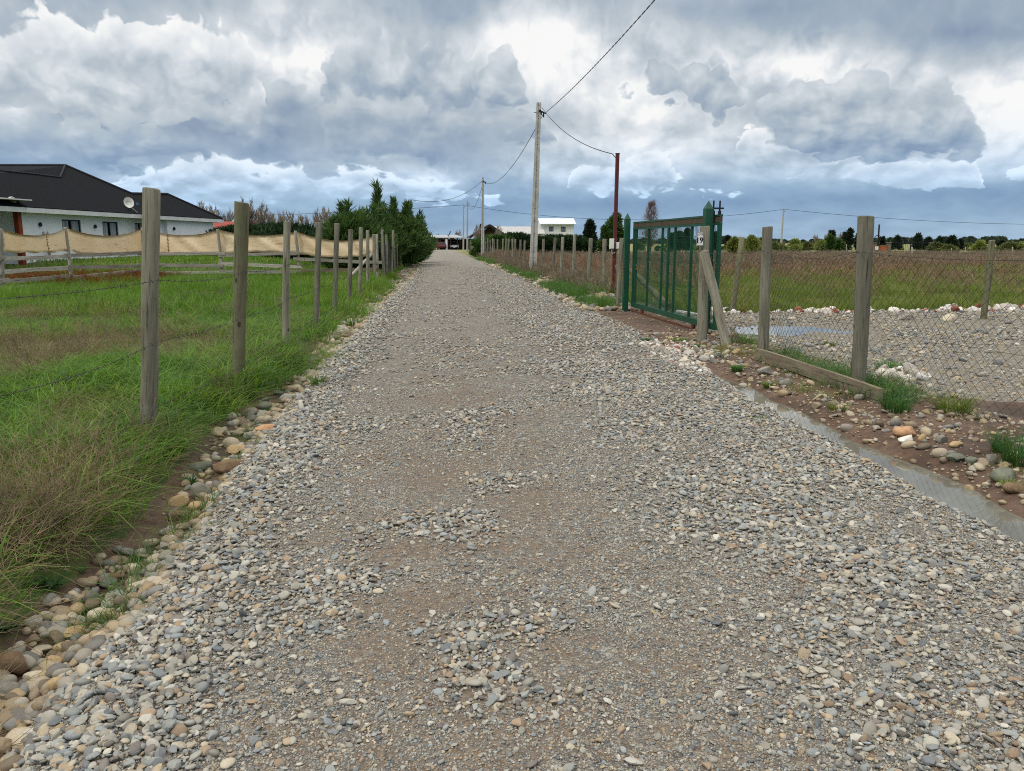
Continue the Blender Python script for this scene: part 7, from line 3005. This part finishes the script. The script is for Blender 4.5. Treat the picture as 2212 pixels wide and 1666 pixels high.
# bare poplar behind the gate and other leafless trees
M['twigleaf'] = foliage_mat("reddish_bare_twigs", [srgb(*c) for c in ((112, 88, 80), (128, 104, 92), (96, 78, 74), (140, 116, 102))], .1, .3)
p = at_y(z4(690, 0)[0], 520, 125)
H = at_y(1403, 440, 125).z
leafy("bare_tree", "tall reddish bare poplar rising behind the gate's left half", "tree", onground(p.x, 125, -.05), 1.25, 1.1, H - .6, .5, 'twigleaf', 990, 900, .75, .014, 4, 'egg', 2.6, None,
      ((.5, 0, H * .6, H * 1.02, 60), (-.3, 0, H * .6, H * .98, 60)), H * .8, .9, .6, .6)
for (zx, zy, y, lab) in ((515, 370, 130, "small pale bare tree in the far field left of the two-tiered tree"), (598, 358, 132, "pale bare tree directly left of the two-tiered tree"), (712, 352, 134, "pale bare tree between the two dark trees left of the thick post"), (255, 425, 135, "tiny bare tree right beside the lone thin pole")):
    vx, vy = z5(zx, zy)
    p = at_y(vx, 520, y)
    H = at_y(vx, vy, y).z
    copy_tree(protos[1], (p.x, y, 0), zx * .1, H / BARE_H[protos[1].name], lab, RG)
for (zx, zy, y, lab) in ((985, 275, 230, "hazy bare tree above the middle of the carport roof"), (630, 340, 240, "low bare tree above the left half of the carport roof"), (790, 360, 245, "low bare tree right of the slanting board on the carport")):
    vx, vy = z7(zx, zy)
    p = at_y(vx, 520, y)
    H = at_y(vx, vy, y).z
    copy_tree(protos[zx % 3], (p.x, y, 0), zx * .1, H / BARE_H[protos[zx % 3].name], lab)
for (zx, zy, y, lab) in ((1340, 160, 100, "bare budding tree left of the timber house's chimney"), (1715, 180, 105, "bare budding tree in front of the grey wing roof")):
    vx, vy = z7(zx, zy)
    p = at_y(vx, 520, y)
    H = at_y(vx, vy, y).z
    copy_tree(protos[2], (p.x, y, 0), zx * .1, H / BARE_H[protos[2].name], lab)
p = hp(t_of(z1(1190, 0)[0]), -.9, 0)
H = at_y(*z1(1200, 480), p.y).z - .5
copy_tree(protos[0], (p.x, p.y, .5), 1.0, H / BARE_H[protos[0].name], "bare sapling against the white house wall below the satellite dish")
p = at_y(z2(215, 0)[0], 520, 60)
copy_tree(protos[1], (p.x, 60, hzf(p.x, 60)), 2.0, .46, "slim bare sapling in front of the hedge right of the second post")
p = at_y(z2(335, 0)[0], 520, 62)
copy_tree(protos[2], (p.x, 62, hzf(p.x, 62)), 2.5, .44, "slim pale bare sapling left of the third post, before the hedge")
# leggy shrubs along the rail fence, grey and bare
for (zx, y, s, lab) in ((440, 38.0, .17, "bare scrubby bush behind the rail fence, left bay"), (820, 40, .15, "bare scrubby bush behind the rail fence before the second window"), (300, 37.5, .14, "small bare bush near the brown porch post")):
    p = at_y(z1(zx, 0)[0], 560, y)
    copy_tree(protos[zx % 3], (p.x, y, hzf(p.x, y) - .1), zx, s, lab, "bare bushes along the rail fence")

# far scrub and tree belt at the edge of the plain: reads as one mass
SCRUB = []
for i in range(4):
    P_, D = crown_points(260, 1.6, 1.4, 1.9, .05, 950 + i, 'egg')
    V, F_ = sprays(P_, D, .5, .13, 960 + i, 4, 1.2)
    V[:, 2] = np.maximum(V[:, 2], 0)
    SCRUB.append(np_mesh("scrub_bush", V, F_))
M['scrub'] = leaf_mat("scrub_leaf", [srgb(*c) for c in ((112, 126, 66), (128, 138, 76), (92, 106, 60), (104, 108, 70), (82, 92, 58))], .2, .7, None, .1, .3)
M['belt'] = leaf_mat("far_tree_leaf", [srgb(*c) for c in ((62, 76, 62), (74, 88, 66), (84, 94, 76), (56, 68, 60))], .1, .8, None, .02, .3)
n = 300
y = rng.uniform(92, 150, n)
x = 8 + rng.uniform(0, 1, n) * .85 * y
ok = (fbm(x * .06, y * .06, 111) > .42)
sow("far_scrub", SCRUB, M['scrub'], x[ok], y[ok], .3, .72, .05)
n = 900
y = rng.uniform(600, 1500, n)
x = rng.uniform(-.75, 1.05, n) * y
sow("far_treeline", SCRUB, M['belt'], x, y, 1.3, 3.4, .05)
